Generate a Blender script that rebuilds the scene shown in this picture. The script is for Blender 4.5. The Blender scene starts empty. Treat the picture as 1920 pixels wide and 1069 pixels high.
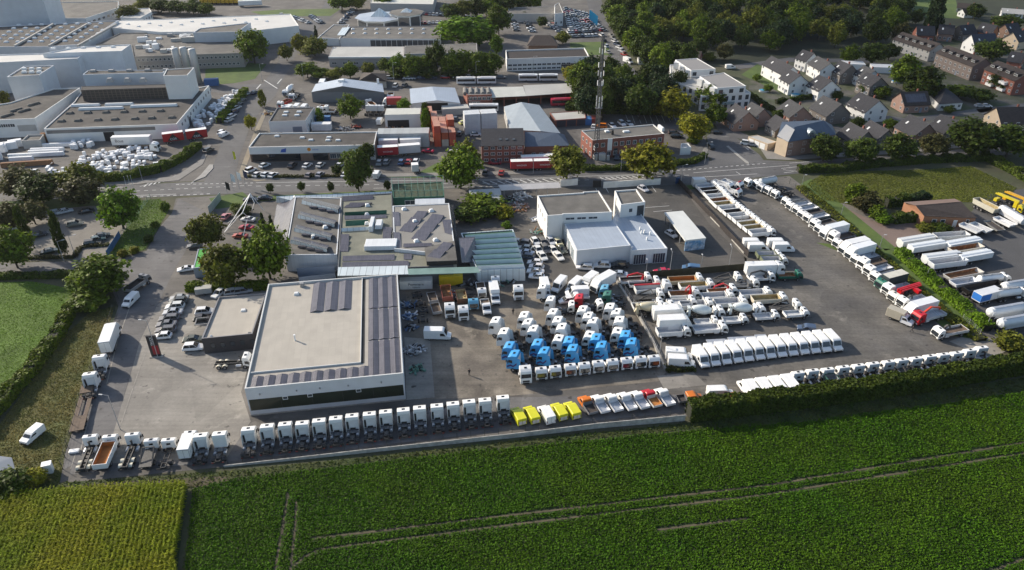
import bpy, bmesh, math, random
import numpy as np
from mathutils import Vector, Matrix
R = math.radians
random.seed(7)
NP = np.random.default_rng(11)
C = bpy.context.scene.collection
SC = bpy.context.scene
# ---------------------------------------------------------------- camera, sky, sun, exposure
CAM_H, PITCH, FPX = 100.0, R(31.5), 1400.0        # flying height, tilt below the horizon, focal length in pixels of 1920
cam_d = bpy.data.cameras.new('camera'); cam = bpy.data.objects.new('camera', cam_d); C.objects.link(cam)
cam.location = (0, 0, CAM_H); cam.rotation_euler = (math.pi/2-PITCH, 0, 0)
cam_d.sensor_width = 36; cam_d.lens = FPX/1920*36; cam_d.clip_start = 1; cam_d.clip_end = 6000
SC.camera = cam
SUN_AZ, SUN_EL = R(300), R(27)
world = bpy.data.worlds.new('World'); SC.world = world; world.use_nodes = True
wn = world.node_tree.nodes; sky = wn.new('ShaderNodeTexSky'); sky.sky_type = 'NISHITA'; sky.sun_disc = False
sky.sun_elevation = SUN_EL; sky.sun_rotation = SUN_AZ; sky.air_density = 1.0; sky.dust_density = 1.5
world.node_tree.links.new(sky.outputs[0], wn['Background'].inputs[0]); wn['Background'].inputs[1].default_value = 0.13
sd = bpy.data.lights.new('sun', 'SUN'); sd.energy = 4.6; sd.angle = R(1.0); sd.color = (1.0, 0.9, 0.76)
sun = bpy.data.objects.new('sun', sd); C.objects.link(sun)
sdir = Vector((math.sin(SUN_AZ)*math.cos(SUN_EL), math.cos(SUN_AZ)*math.cos(SUN_EL), math.sin(SUN_EL)))
sun.rotation_euler = sdir.to_track_quat('Z', 'Y').to_euler(); sun.location = (0, 0, 300)
SC.view_settings.view_transform = 'Standard'; SC.view_settings.look = 'None'
SC.view_settings.exposure = 0.48; SC.view_settings.gamma = 1.0
try:
 SC.cycles.max_bounces = 5; SC.cycles.diffuse_bounces = 2; SC.cycles.transparent_max_bounces = 24
 SC.cycles.use_denoising = True
except Exception: pass
def P(px, py, z=0.0):
 """Survey: the point at height z that the drone sees at photo pixel (px, py)."""
 u = (px-960)/FPX; v = (py-534.5)/FPX
 d = (u, math.cos(PITCH)-v*math.sin(PITCH), -math.sin(PITCH)-v*math.cos(PITCH))
 t = (CAM_H-z)/-d[2]
 return Vector((d[0]*t, d[1]*t, z))
def hdg(a, b): return math.atan2(b[1]-a[1], b[0]-a[0])
def mpp(py, z=0): return (CAM_H-z)/((py-534.5+FPX*math.tan(PITCH))*math.cos(PITCH))   # metres per photo pixel across
# ---------------------------------------------------------------- materials
MATS = {}
def mat(name, col=(.5,.5,.5), rough=.7, metal=0, var=0, scale=1.0, col2=None, bump=0, objcol=False, island=0, rnd=0, coat=0, trans=0, coord='Object', spec=.5, detail=5, fine=0, worn=0):
 """One procedural surface: noise-varied base colour, optional bump, per-leaf and per-object variation."""
 if name in MATS: return MATS[name]
 m = bpy.data.materials.new(name); m.use_nodes = True; MATS[name] = m
 nt = m.node_tree; n = nt.nodes; lk = nt.links.new; b = n['Principled BSDF']
 b.inputs['Roughness'].default_value = rough; b.inputs['Metallic'].default_value = metal
 b.inputs['Specular IOR Level'].default_value = spec
 if coat: b.inputs['Coat Weight'].default_value = coat
 tc = n.new('ShaderNodeTexCoord')
 def mixc(fac, a, c, mode='MIX'):
  x = n.new('ShaderNodeMix'); x.data_type = 'RGBA'; x.blend_type = mode
  for s, val in ((0, fac), (6, a), (7, c)):
   if hasattr(val, 'links'): lk(val, x.inputs[s])
   else: x.inputs[s].default_value = val if s == 0 else (*val[:3], 1)
  return x.outputs[2]
 def noise(sc, det=detail, ro=.55):
  t = n.new('ShaderNodeTexNoise'); t.inputs['Scale'].default_value = sc; t.inputs['Detail'].default_value = det; t.inputs['Roughness'].default_value = ro
  lk(tc.outputs[coord], t.inputs['Vector']); return t.outputs['Fac']
 def ramp(f, lo, hi):
  r = n.new('ShaderNodeMapRange'); r.inputs[1].default_value = lo; r.inputs[2].default_value = hi; lk(f, r.inputs[0]); return r.outputs[0]
 def gain(base, f, amt):
  r = n.new('ShaderNodeMapRange'); r.inputs[1].default_value = .25; r.inputs[2].default_value = .75
  r.inputs[3].default_value = 1-amt; r.inputs[4].default_value = 1+amt; lk(f, r.inputs[0])
  v = n.new('ShaderNodeVectorMath'); v.operation = 'SCALE'
  if hasattr(base, 'links'): lk(base, v.inputs[0])
  else: v.inputs[0].default_value = base[:3]
  lk(r.outputs[0], v.inputs[3]); return v.outputs[0]
 base = col
 if objcol:
  oi = n.new('ShaderNodeObjectInfo'); base = oi.outputs['Color']
 if col2: base = mixc(ramp(noise(scale), .38, .62), base, col2)
 if var: base = gain(base, noise(scale*2.3 if col2 else scale), var)
 if worn:
  def vor(feat, sc):
   v = n.new('ShaderNodeTexVoronoi'); v.feature = feat; v.inputs['Scale'].default_value = sc; lk(tc.outputs[coord], v.inputs['Vector']); return v
  base = gain(base, vor('F1', .11).outputs['Color'], worn*.07)
  base = mixc(ramp(noise(.55, 3, .5), .64, .74), base, (.045,.042,.04)); base = mixc(ramp(noise(.13, 6, .65), .6, .72), base, tuple(min(1,c*1.45) for c in (col2 or col)))
  mp = n.new('ShaderNodeMapping'); mp.inputs['Rotation'].default_value = (0,0,.45); mp.inputs['Scale'].default_value = (.04,1.1,1); lk(tc.outputs[coord], mp.inputs['Vector'])
  t = n.new('ShaderNodeTexNoise'); t.inputs['Scale'].default_value = 1; t.inputs['Detail'].default_value = 3; lk(mp.outputs[0], t.inputs['Vector']); base = gain(base, t.outputs['Fac'], .13*worn)
 if fine: base = gain(base, noise(scale*23, 3, .7), fine)
 if island:
  g = n.new('ShaderNodeNewGeometry'); base = gain(base, ramp(g.outputs['Random Per Island'], -.5, 1.5), island)
  if isinstance(col2, tuple) is False: pass
 if rnd:
  oi = n.new('ShaderNodeObjectInfo'); base = gain(base, ramp(oi.outputs['Random'], -.5, 1.5), rnd)
 if hasattr(base, 'links'): lk(base, b.inputs['Base Color'])
 else: b.inputs['Base Color'].default_value = (*base[:3], 1)
 if bump:
  bp = n.new('ShaderNodeBump'); bp.inputs['Strength'].default_value = min(1, bump); bp.inputs['Distance'].default_value = bump*.2
  lk(noise(scale*6, 4, .6), bp.inputs['Height']); lk(bp.outputs[0], b.inputs['Normal'])
 if trans:
  tr = n.new('ShaderNodeBsdfTranslucent'); mx = n.new('ShaderNodeMixShader'); mx.inputs[0].default_value = trans
  if hasattr(base, 'links'): lk(base, tr.inputs['Color'])
  else: tr.inputs['Color'].default_value = (*base[:3], 1)
  lk(b.outputs[0], mx.inputs[1]); lk(tr.outputs[0], mx.inputs[2]); lk(mx.outputs[0], n['Material Output'].inputs[0])
 return m
def gridmat(name, col, line, sx, sy, rough=.4, gap=.04, var=.1, metal=0, rnd=0):
 """A surface divided by thin seams every sx by sy metres (panels, sheets, glazing)."""
 if name in MATS: return MATS[name]
 m = mat(name, col, rough, metal); nt = m.node_tree; n = nt.nodes; lk = nt.links.new; b = n['Principled BSDF']
 tc = n.new('ShaderNodeTexCoord'); br = n.new('ShaderNodeTexBrick'); br.offset = 0; br.squash = 1
 br.inputs['Scale'].default_value = 1; br.inputs['Mortar Size'].default_value = gap; br.inputs['Mortar Smooth'].default_value = 0
 br.inputs['Brick Width'].default_value = sx; br.inputs['Row Height'].default_value = sy; br.inputs['Bias'].default_value = 0
 br.inputs['Color1'].default_value = (*[c*(1-var) for c in col], 1); br.inputs['Color2'].default_value = (*[c*(1+var) for c in col], 1)
 br.inputs['Mortar'].default_value = (*line, 1); lk(tc.outputs['Object'], br.inputs['Vector'])
 out = br.outputs['Color']
 nz = n.new('ShaderNodeTexNoise'); nz.inputs['Scale'].default_value = .35; nz.inputs['Detail'].default_value = 5; lk(tc.outputs['Object'], nz.inputs['Vector'])
 mr = n.new('ShaderNodeMapRange'); mr.inputs[1].default_value = .3; mr.inputs[2].default_value = .7; mr.inputs[3].default_value = .93; mr.inputs[4].default_value = 1.05; lk(nz.outputs['Fac'], mr.inputs[0])
 sc = n.new('ShaderNodeVectorMath'); sc.operation = 'SCALE'; lk(out, sc.inputs[0]); lk(mr.outputs[0], sc.inputs[3]); lk(sc.outputs[0], b.inputs['Base Color'])
 return m
PAINT = mat('vehicle_paint', objcol=True, rough=.32, coat=.3, var=.06, scale=.8)
PAINTM = mat('matt_paint', objcol=True, rough=.6, var=.1, scale=.7)
GLASS = mat('dark_glass', (.018,.022,.026), .08, spec=.8)
WINGLASS = mat('window_glass', (.05,.06,.07), .06, spec=.8)
TYRE = mat('tyre_rubber', (.018,.018,.018), .85)
RIM = mat('wheel_rim', (.35,.35,.36), .4, .6)
CHAS = mat('chassis_steel', (.035,.034,.034), .6, var=.3, scale=2)
ALU = mat('aluminium', (.55,.56,.58), .38, .55, var=.12, scale=1.5)
BLACK = mat('black_plastic', (.02,.02,.021), .55)
LAMP = mat('lamp_lens', (.6,.6,.58), .15)
REDL = mat('tail_lamp', (.14,.01,.008), .25)
WHITE = mat('white_paint', (.78,.78,.76), .55, var=.06, scale=.5)
CREAM = mat('cream_paint', (.62,.58,.46), .6, var=.1, scale=.6)
STEEL = mat('grey_steel', (.32,.33,.34), .5, .3, var=.15, scale=1)
RUST = mat('rusty_steel', (.24,.10,.04), .85, var=.35, scale=.9, col2=(.32,.17,.07))
SAND = mat('sandy_load', (.36,.27,.13), .95, var=.3, scale=1.2, col2=(.42,.36,.2))
DARKLOAD = mat('dark_load', (.06,.05,.045), .9, var=.4, scale=1.5)
LOADS = {'steel': STEEL, 'rust': RUST, 'sand': SAND, 'dark': DARKLOAD, 'white': mat('pale_floor', (.5,.51,.52), .5, var=.12, scale=1), 'alu': ALU,
         'orange': mat('orange_rust_floor', (.42,.17,.04), .85, var=.25, scale=.8), 'wood': mat('plank_floor', (.12,.085,.06), .85, var=.3, scale=1.5)}
# ---------------------------------------------------------------- mesh builder
class MB:
 def __init__(s): s.v = []; s.f = []; s.m = []
 def poly(s, pts, m=0):
  i = len(s.v); s.v += [tuple(p) for p in pts]; s.f.append(tuple(range(i, i+len(pts)))); s.m.append(m); return s
 def box(s, x0, x1, y0, y1, z0, z1, m=0, mt=None, taper=0):
  i = len(s.v); t = taper
  s.v += [(x0,y0,z0),(x1,y0,z0),(x1,y1,z0),(x0,y1,z0),(x0+t,y0+t,z1),(x1-t,y0+t,z1),(x1-t,y1-t,z1),(x0+t,y1-t,z1)]
  s.f += [(i+3,i+2,i+1,i),(i+4,i+5,i+6,i+7),(i,i+1,i+5,i+4),(i+1,i+2,i+6,i+5),(i+2,i+3,i+7,i+6),(i+3,i,i+4,i+7)]
  s.m += [m, m if mt is None else mt, m, m, m, m]; return s
 def prism(s, poly, z0, z1, m=0, mt=None, top=True, bot=False):
  i = len(s.v); n = len(poly)
  a = sum(poly[k-1][0]*poly[k][1]-poly[k][0]*poly[k-1][1] for k in range(n))
  if a < 0: poly = poly[::-1]
  s.v += [(p[0],p[1],z0) for p in poly]+[(p[0],p[1],z1) for p in poly]
  for k in range(n): j = (k+1)%n; s.f.append((i+k,i+j,i+n+j,i+n+k)); s.m.append(m)
  if top: s.f.append(tuple(i+n+k for k in range(n))); s.m.append(m if mt is None else mt)
  if bot: s.f.append(tuple(i+n-1-k for k in range(n))); s.m.append(m)
  return s
 def side(s, prof, y0, y1, m=0):
  """Extrude an (x, z) outline across y."""
  i = len(s.v); n = len(prof)
  a = sum(prof[k-1][0]*prof[k][1]-prof[k][0]*prof[k-1][1] for k in range(n))
  if a < 0: prof = prof[::-1]
  s.v += [(p[0],y0,p[1]) for p in prof]+[(p[0],y1,p[1]) for p in prof]
  for k in range(n): j = (k+1)%n; s.f.append((i+j,i+k,i+n+k,i+n+j)); s.m.append(m)
  s.f += [tuple(i+k for k in range(n)), tuple(i+n+n-1-k for k in range(n))]; s.m += [m, m]; return s
 def tube(s, p0, p1, r0, r1=None, n=8, m=0, cap=True):
  r1 = r0 if r1 is None else r1; a = Vector(p0); b = Vector(p1); d = (b-a).normalized()
  u = d.orthogonal().normalized(); w = d.cross(u); i = len(s.v)
  for c, r in ((a, r0), (b, r1)):
   for k in range(n):
    t = 2*math.pi*k/n; s.v.append(tuple(c+u*(r*math.cos(t))+w*(r*math.sin(t))))
  for k in range(n): j = (k+1)%n; s.f.append((i+k,i+j,i+n+j,i+n+k)); s.m.append(m)
  if cap: s.f += [tuple(i+n-1-k for k in range(n)), tuple(i+n+k for k in range(n))]; s.m += [m, m]
  return s
 def lathe(s, prof, axis='x', n=14, m=0, c=(0,0,0)):
  i = len(s.v)
  for a, r in prof:
   for k in range(n):
    t = 2*math.pi*k/n; q = (r*math.cos(t), r*math.sin(t))
    s.v.append((c[0]+a, c[1]+q[0], c[2]+q[1]) if axis == 'x' else (c[0]+q[0], c[1]+q[1], c[2]+a))
  for l in range(len(prof)-1):
   for k in range(n):
    j = (k+1)%n; f = (i+l*n+k, i+l*n+j, i+(l+1)*n+j, i+(l+1)*n+k); s.f.append(f if axis == 'z' else f); s.m.append(m)
  s.f.append(tuple(i+n-1-k for k in range(n))); s.f.append(tuple(i+(len(prof)-1)*n+k for k in range(n))); s.m += [m, m]; return s
 def bar(s, p0, p1, w, h=None, m=0):
  h = h or w; a = Vector(p0); b = Vector(p1); d = (b-a).normalized(); up = Vector((0,0,1)) if abs(d.z) < .95 else Vector((1,0,0))
  u = d.cross(up).normalized()*w/2; v = u.cross(d).normalized()*h/2; i = len(s.v)
  s.v += [tuple(p+q) for p in (a, b) for q in (-u-v, u-v, u+v, -u+v)]
  s.f += [(i+3,i+2,i+1,i),(i+4,i+5,i+6,i+7),(i,i+1,i+5,i+4),(i+1,i+2,i+6,i+5),(i+2,i+3,i+7,i+6),(i+3,i,i+4,i+7)]; s.m += [m]*6; return s
 def mesh(s, name, mats, bevel=0, smooth=False, seg=2):
  me = bpy.data.meshes.new(name); me.from_pydata(s.v, [], s.f)
  for q in (mats if isinstance(mats, (list, tuple)) else [mats]): me.materials.append(q)
  me.polygons.foreach_set('material_index', s.m); me.update()
  bm = bmesh.new(); bm.from_mesh(me)
  if bevel:
   bmesh.ops.remove_doubles(bm, verts=bm.verts, dist=1e-4)
   es = [e for e in bm.edges if len(e.link_faces) == 2 and e.calc_face_angle(0) > .35]
   bmesh.ops.bevel(bm, geom=es, offset=bevel, segments=seg, affect='EDGES', clamp_overlap=True, profile=.6)
  bmesh.ops.recalc_face_normals(bm, faces=bm.faces)
  bm.to_mesh(me); bm.free()
  if smooth: me.polygons.foreach_set('use_smooth', [True]*len(me.polygons))
  me.update(); return me
 def build(s, name, mats, parent=None, loc=(0,0,0), rz=0, col=None, **k):
  return link(name, s.mesh(name, mats, **k), parent, loc, rz, col)
def link(name, me, parent=None, loc=(0,0,0), rz=0, col=None, scale=None):
 o = bpy.data.objects.new(name, me); C.objects.link(o); o.location = loc; o.rotation_euler = (0,0,rz)
 if parent: o.parent = parent
 if col: o.color = (*col, 1)
 if scale: o.scale = scale
 return o
def tag(o, label=None, cat=None, group=None, kind=None):
 if label: o['label'] = label
 if cat: o['category'] = cat
 if group: o['group'] = group
 if kind: o['kind'] = kind
 return o
def thing(name, label, cat, loc=(0,0,0), rz=0, group=None):
 o = bpy.data.objects.new(name, None); C.objects.link(o); o.empty_display_size = .5
 o.location = loc; o.rotation_euler = (0,0,rz); return tag(o, label, cat, group)
ORD = 'first second third fourth fifth sixth seventh eighth ninth tenth eleventh twelfth thirteenth fourteenth fifteenth sixteenth seventeenth eighteenth nineteenth twentieth'.split()
# ---------------------------------------------------------------- leaves as loose faces
def leaf_arrays(pts, size, up=.3, aspect=1.0, jit=.5, nrm=None):
 n = len(pts); d = NP.normal(size=(n,3)); d[:,2] += up*2
 if nrm is not None: d = d*.8+nrm*1.3
 d /= np.linalg.norm(d, axis=1)[:,None]+1e-9
 a = np.cross(d, NP.normal(size=(n,3))); a /= np.linalg.norm(a, axis=1)[:,None]+1e-9
 b = np.cross(d, a); s = (size*(1+jit*(NP.random(n)-.5)*2))[:,None]*.5
 a *= s; b *= s*aspect
 return np.stack([pts-a-b*.35, pts+a*.25-b, pts+a+b*.35, pts-a*.25+b], 1).reshape(-1,3)
def quads_mesh(name, V, mats, extra=None):
 """V: 4 points per face, each face its own leaf."""
 n = len(V)//4; me = bpy.data.meshes.new(name)
 vs = V if extra is None else np.concatenate([V, np.array(extra.v)])
 loops = np.arange(n*4); starts = np.arange(n)*4
 ex_f = [] if extra is None else extra.f
 el = np.array([i+n*4 for f in ex_f for i in f], int); et = [len(f) for f in ex_f]
 es = np.cumsum([0]+et[:-1])+n*4 if ex_f else np.array([], int)
 me.vertices.add(len(vs)); me.vertices.foreach_set('co', vs.astype(np.float32).ravel())
 me.loops.add(n*4+len(el)); me.loops.foreach_set('vertex_index', np.concatenate([loops, el]).astype(np.int32))
 me.polygons.add(n+len(ex_f)); me.polygons.foreach_set('loop_start', np.concatenate([starts, es]).astype(np.int32))
 me.polygons.foreach_set('loop_total', np.array([4]*n+et, np.int32))
 mi = np.zeros(n+len(ex_f), np.int32); mi[n:] = [1]*len(ex_f) if extra is None else [1+m for m in extra.m]
 for q in mats: me.materials.append(q)
 me.polygons.foreach_set('material_index', mi); me.update(); me.validate(); return me
def sheet(name, pix, z, m, kind='structure', world_pts=None):
 pts = [P(x, y, z) for x, y in pix] if world_pts is None else [Vector((*p[:2], z)) for p in world_pts]
 bm = bmesh.new(); vs = [bm.verts.new(p) for p in pts]; f = bm.faces.new(vs)
 if f.normal.z < 0: f.normal_flip()
 bm.normal_update()
 if f.normal.z < 0: f.normal_flip()
 bmesh.ops.triangulate(bm, faces=[f]); me = bpy.data.meshes.new(name); bm.to_mesh(me); bm.free(); me.materials.append(m)
 o = link(name, me); o['kind'] = kind; return o
def inpoly(pts, poly):
 x, y = pts[:,0], pts[:,1]; r = np.zeros(len(pts), bool); n = len(poly)
 for i in range(n):
  x0, y0 = poly[i-1][:2]; x1, y1 = poly[i][:2]
  c = ((y0 > y) != (y1 > y)) & (x < (x1-x0)*(y-y0)/((y1-y0) or 1e-9)+x0); r ^= c
 return r
# ---------------------------------------------------------------- ground, roads, yards
G_EARTH = mat('ground_earth', (.05,.06,.025), .95, var=.25, scale=.05, col2=(.075,.07,.04), fine=.25)
G_ASPH = mat('old_asphalt', (.092,.085,.078), .9, var=.25, scale=.06, col2=(.125,.115,.103), worn=1, fine=.12)
G_ROAD = mat('road_asphalt', (.088,.087,.089), .85, var=.12, scale=.05, col2=(.108,.106,.105), worn=1, fine=.1)
G_YARD = mat('yard_concrete', (.2,.186,.165), .9, var=.2, scale=.07, col2=(.25,.233,.205), worn=1, fine=.12)
G_LANE = mat('lane_asphalt', (.105,.102,.103), .88, var=.22, scale=.08, col2=(.135,.13,.127), worn=1, fine=.12)
G_GRAV = mat('dirty_gravel', (.115,.1,.083), .95, var=.3, scale=.09, col2=(.2,.175,.14), worn=1, fine=.2)
G_DARK = mat('dark_asphalt', (.07,.066,.06), .85, var=.2, scale=.07, col2=(.092,.084,.074), worn=1, fine=.15)
G_LOT = mat('gravel_lot', (.085,.081,.077), .93, var=.35, scale=.06, col2=(.13,.12,.105), worn=1, fine=.22)
G_LANEBR = mat('paved_lane', (.17,.125,.105), .9, var=.12, scale=.2, fine=.15)
G_PAVE = mat('pavement_slabs', (.21,.2,.185), .9, var=.12, scale=.3, fine=.1)
G_MEAD = mat('meadow_grass', (.075,.14,.012), .95, var=.3, scale=.08, col2=(.09,.15,.022), fine=.3)
G_DRY = mat('dry_grass', (.11,.10,.03), .95, var=.35, scale=.12, col2=(.075,.09,.022), fine=.35)
G_OLIVE = mat('olive_meadow', (.08,.095,.016), .95, var=.25, scale=.05, col2=(.10,.095,.028), fine=.3)
G_LAWN = mat('lawn_grass', (.06,.10,.02), .95, var=.2, scale=.1, col2=(.08,.12,.022), fine=.2)
G_SOIL = mat('field_soil', (.03,.045,.012), .95, var=.3, scale=.3)
G_TRACK = mat('track_soil', (.09,.075,.045), .95, var=.3, scale=.4, fine=.2)
G_MARK = mat('road_marking', (.55,.55,.53), .7, var=.15, scale=.6)
G_KERB = mat('kerb_stone', (.3,.29,.27), .85, var=.15, scale=.5)
def ground_sheet():
 bm = bmesh.new(); xs = [-2500,2500]; ys = [-600,4000]
 f = bm.faces.new([bm.verts.new((x, y, 0)) for x, y in ((xs[0],ys[0]),(xs[1],ys[0]),(xs[1],ys[1]),(xs[0],ys[1]))])
 me = bpy.data.meshes.new('ground'); bm.to_mesh(me); bm.free(); me.materials.append(G_EARTH)
 o = link('ground', me); o['kind'] = 'structure'
ground_sheet()
# the industrial estate beyond the main road, and the depot this side of it
sheet('estate_ground', [(-420,352),(100,349),(480,336),(960,329),(1200,322),(1330,302),(1322,255),(1240,205),(1170,115),(1105,-60),(-420,-60)], .02, G_ASPH)
sheet('depot_ground', [(98,908),(425,875),(700,846),(1280,782),(1500,748),(1890,655),(1930,640),(1940,560),(1700,430),(1500,345),(1480,330),(1240,349),(960,352),(700,356),(480,362),(330,372),(322,400),(300,425),(275,470),(214,490),(205,530),(222,575),(200,640),(150,760),(118,870)], .02, G_ASPH)
sheet('yard', [(180,870),(425,858),(470,790),(452,735),(500,560),(505,540),(400,548),(330,548),(290,575),(262,640),(240,720),(215,800)], .03, G_YARD)
sheet('yard', [(130,890),(420,866),(700,836),(960,806),(1275,772),(1270,740),(960,745),(770,770),(470,800),(215,838),(140,850)], .028, G_LANE)
sheet('yard', [(778,750),(760,540),(990,532),(1150,525),(1195,585),(1255,690),(1235,715),(960,742)], .03, G_GRAV)
sheet('yard', [(758,632),(806,636),(815,745),(762,750)], .036, G_YARD)
sheet('access_lane', [(120,880),(205,838),(262,640),(330,500),(392,400),(335,372),(322,400),(300,425),(275,470),(218,492),(208,530),(226,575),(204,640),(153,760),(122,850)], .034, G_LANE)
sheet('forecourt', [(985,352),(1275,346),(1330,420),(1400,485),(1400,505),(1180,520),(990,530),(965,470),(940,420)], .032, G_DARK)
sheet('truck_lot', [(1285,340),(1480,332),(1560,415),(1660,520),(1760,615),(1870,642),(1700,690),(1500,735),(1250,735),(1255,690),(1195,590),(1190,530),(1400,505),(1395,480),(1330,410)], .032, G_LOT)
sheet('compound', [(1700,440),(1810,410),(1850,365),(1945,350),(1960,630),(1880,630),(1800,560),(1690,470)], .034, mat('compound_asphalt', (.075,.074,.075), .85, var=.2, scale=.08, fine=.15))
sheet('lane', [(1560,372),(1585,390),(1640,415),(1740,420),(1830,425),(1835,440),(1750,445),(1690,470),(1672,462),(1620,420),(1570,392)], .04, G_LANEBR)
sheet('car_park', [(-90,405),(168,384),(205,392),(240,425),(205,482),(140,488),(-90,492)], .03, mat('car_park_paving', (.2,.185,.16), .9, var=.15, scale=.1, col2=(.17,.155,.135), fine=.15))
sheet('side_street', [(-90,496),(150,489),(222,486),(262,498),(225,512),(-90,524)], .03, G_LANE)
sheet('concrete_apron', [(1232,705),(1300,698),(1325,722),(1246,730)], .04, G_YARD)
sheet('concrete_apron', [(1780,640),(1830,622),(1900,655),(1850,672)], .04, G_YARD)
sheet('wood_floor', [(1140,10),(1165,-60),(2100,-60),(2000,40),(1690,55),(1640,108),(1480,112),(1380,125),(1262,112),(1220,112)], .02, mat('wood_floor', (.022,.028,.012), .95, var=.3, scale=.1))
sheet('gardens', [(1410,128),(1480,112),(1640,108),(1720,60),(2050,60),(2050,250),(1700,282),(1500,292),(1340,215),(1400,190)], .022, mat('garden_ground', (.05,.065,.022), .95, var=.35, scale=.1, col2=(.1,.095,.08), fine=.3))
for pix in ([(1330,205),(1345,243),(1480,300),(1500,296),(1372,240)], [(1375,122),(1480,108),(1640,112),(1640,118),(1480,116),(1385,130)], [(1545,200),(1700,222),(1860,200),(1862,208),(1700,232),(1540,208)], [(1560,235),(1700,262),(1705,270),(1555,246)], [(1830,205),(1990,185),(1990,200),(1850,222)]): sheet('residential_road', pix, .05, G_ROAD)
# roads
sheet('road', [(-420,392),(-100,384),(100,377),(280,370),(480,362),(700,357),(960,352),(1240,348),(1330,341),(1420,333),(1500,325),(1700,308),(2100,270),(2100,250),(1700,290),(1500,303),(1425,300),(1340,300),(1200,322),(960,329),(480,336),(280,345),(100,351),(-420,366)], .044, G_ROAD)
sheet('road', [(1340,302),(1330,272),(1300,240),(1255,205),(1205,150),(1172,108),(1140,50),(1118,-40),(1090,-40),(1112,50),(1150,120),(1190,180),(1240,225),(1268,250)], .046, G_ROAD)
sheet('road', [(1335,300),(1436,306),(1424,290),(1398,270),(1372,252),(1345,243),(1325,255)], .048, G_ROAD)
sheet('road', [(380,345),(395,320),(408,290),(420,250),(440,215),(462,190),(478,178),(520,120),(545,60),(600,20),(640,-40),(668,-40),(640,20),(575,70),(548,115),(516,180),(488,208),(468,240),(452,285),(440,330),(450,342)], .048, G_ROAD)
sheet('road', [(478,178),(380,172),(380,160),(488,158),(516,150),(520,160)], .05, G_ROAD)
sheet('pavement', [(445,330),(462,285),(480,238),(496,205),(500,212),(488,240),(470,290),(458,322),(500,338),(480,340)], .07, mat('sandy_verge', (.23,.2,.15), .95, var=.2, scale=.2))
sheet('pavement', [(-100,348),(100,344),(235,341),(330,330),(375,300),(390,270),(396,272),(380,308),(335,338),(238,347),(100,350),(-100,354)], .12, G_PAVE)
sheet('pavement', [(460,330),(700,326),(960,321),(1140,316),(1270,303),(1312,292),(1325,268),(1332,270),(1322,298),(1280,311),(1140,322),(960,327),(700,332),(460,337)], .12, G_PAVE)
sheet('pavement', [(1438,298),(1478,300),(1700,287),(2000,256),(2000,250),(1700,280),(1490,292),(1440,272),(1415,255),(1408,258),(1425,278)], .12, G_PAVE)
# grass
def grass_tufts(name, pix, n, m, size=.35, z=.12, wp=None, label='', aspect=.5):
 poly = [P(*p) for p in pix]; a = np.array([p[:2] for p in poly]); lo, hi = a.min(0), a.max(0)
 pts = NP.random((n*3, 2))*(hi-lo)+lo; pts = pts[inpoly(pts, a)][:n]
 k = np.column_stack([pts, np.full(len(pts), z)+NP.random(len(pts))*z])
 o = link(name, quads_mesh(name, leaf_arrays(k, size, .8, aspect), [m])); tag(o, label, 'grass', kind='stuff'); return o
L_MEAD = mat('meadow_blades', (.115,.2,.01), .7, spec=.1, island=.5, trans=.3, var=.2, scale=.1)
L_DRY = mat('dry_blades', (.2,.165,.05), .8, spec=.1, island=.5, trans=.25, col2=(.10,.12,.03), scale=.15)
L_OLIVE = mat('olive_blades', (.13,.15,.025), .8, spec=.1, island=.5, trans=.25, var=.25, scale=.08)
mead = [(-160,540),(-30,530),(60,528),(128,540),(150,565),(112,610),(60,690),(0,765),(-60,830),(-160,900)]
strip = [(215,575),(196,640),(152,750),(122,850),(112,905),(60,935),(-60,962),(-60,860),(0,795),(60,715),(120,630),(170,585)]
rmead = [(1512,345),(1540,328),(1600,322),(1740,318),(1820,312),(1905,352),(1895,368),(1850,380),(1700,378),(1640,392),(1600,385),(1545,375)]
lawn = [(240,378),(300,373),(318,392),(300,422),(272,468),(214,486),(205,480),(238,425)]
sheet('meadow', mead, .03, G_MEAD); grass_tufts('meadow_grass', mead, 45000, L_MEAD, .26, .05, label='bright green grass of the meadow behind the hedge', aspect=.35)
sheet('rough_grass', strip, .03, G_DRY); grass_tufts('rough_grass', strip, 26000, L_DRY, .26, .07, label='dry brownish grass strip beside the depot fence')
sheet('paddock', rmead, .03, G_OLIVE); grass_tufts('paddock_grass', rmead, 42000, L_OLIVE, .36, .06, label='olive rough grass of the paddock by the brick bungalow')
sheet('lawn', lawn, .036, G_LAWN); grass_tufts('lawn_grass', lawn, 7000, L_MEAD, .3, .05, label='short green lawn at the depot entrance')
for pix in ([(385,130),(470,118),(500,120),(478,148),(440,156),(385,160)], [(525,18),(640,16),(620,30),(500,31),(470,22)], [(1068,80),(1135,78),(1148,104),(1072,102)],
   [(1690,0),(1790,-10),(1800,35),(1730,32)], [(1280,348),(1318,345),(1322,352),(1290,356)], [(392,372),(455,360),(470,372),(455,385),(405,392)], [(480,368),(700,358),(770,356),(770,362),(700,365),(480,378)],
   [(640,330),(780,326),(820,305),(860,300),(880,326),(780,334)], [(1530,455),(1570,470),(1640,470),(1700,560),(1790,630),(1850,640),(1790,560),(1700,470)], [(1640,280),(1700,250),(1720,262),(1680,290)],
   [(1390,140),(1500,190),(1560,180),(1420,120)], [(1500,345),(1520,335),(1680,465),(1660,470)], [(0,378),(240,368),(245,384),(168,386),(0,402)]):
 sheet('lawn', pix, .058, G_LAWN)
verge = [(112,905),(420,884),(700,856),(1000,822),(1280,794),(1500,770),(1700,740),(2050,690),(2050,715),(1700,765),(1500,790),(1280,807),(1000,833),(700,865),(430,898),(362,915),(60,938)]
sheet('verge', verge, .03, mat('verge_grass', (.03,.05,.01), .95, var=.35, scale=.15, col2=(.055,.065,.018), fine=.3))
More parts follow.
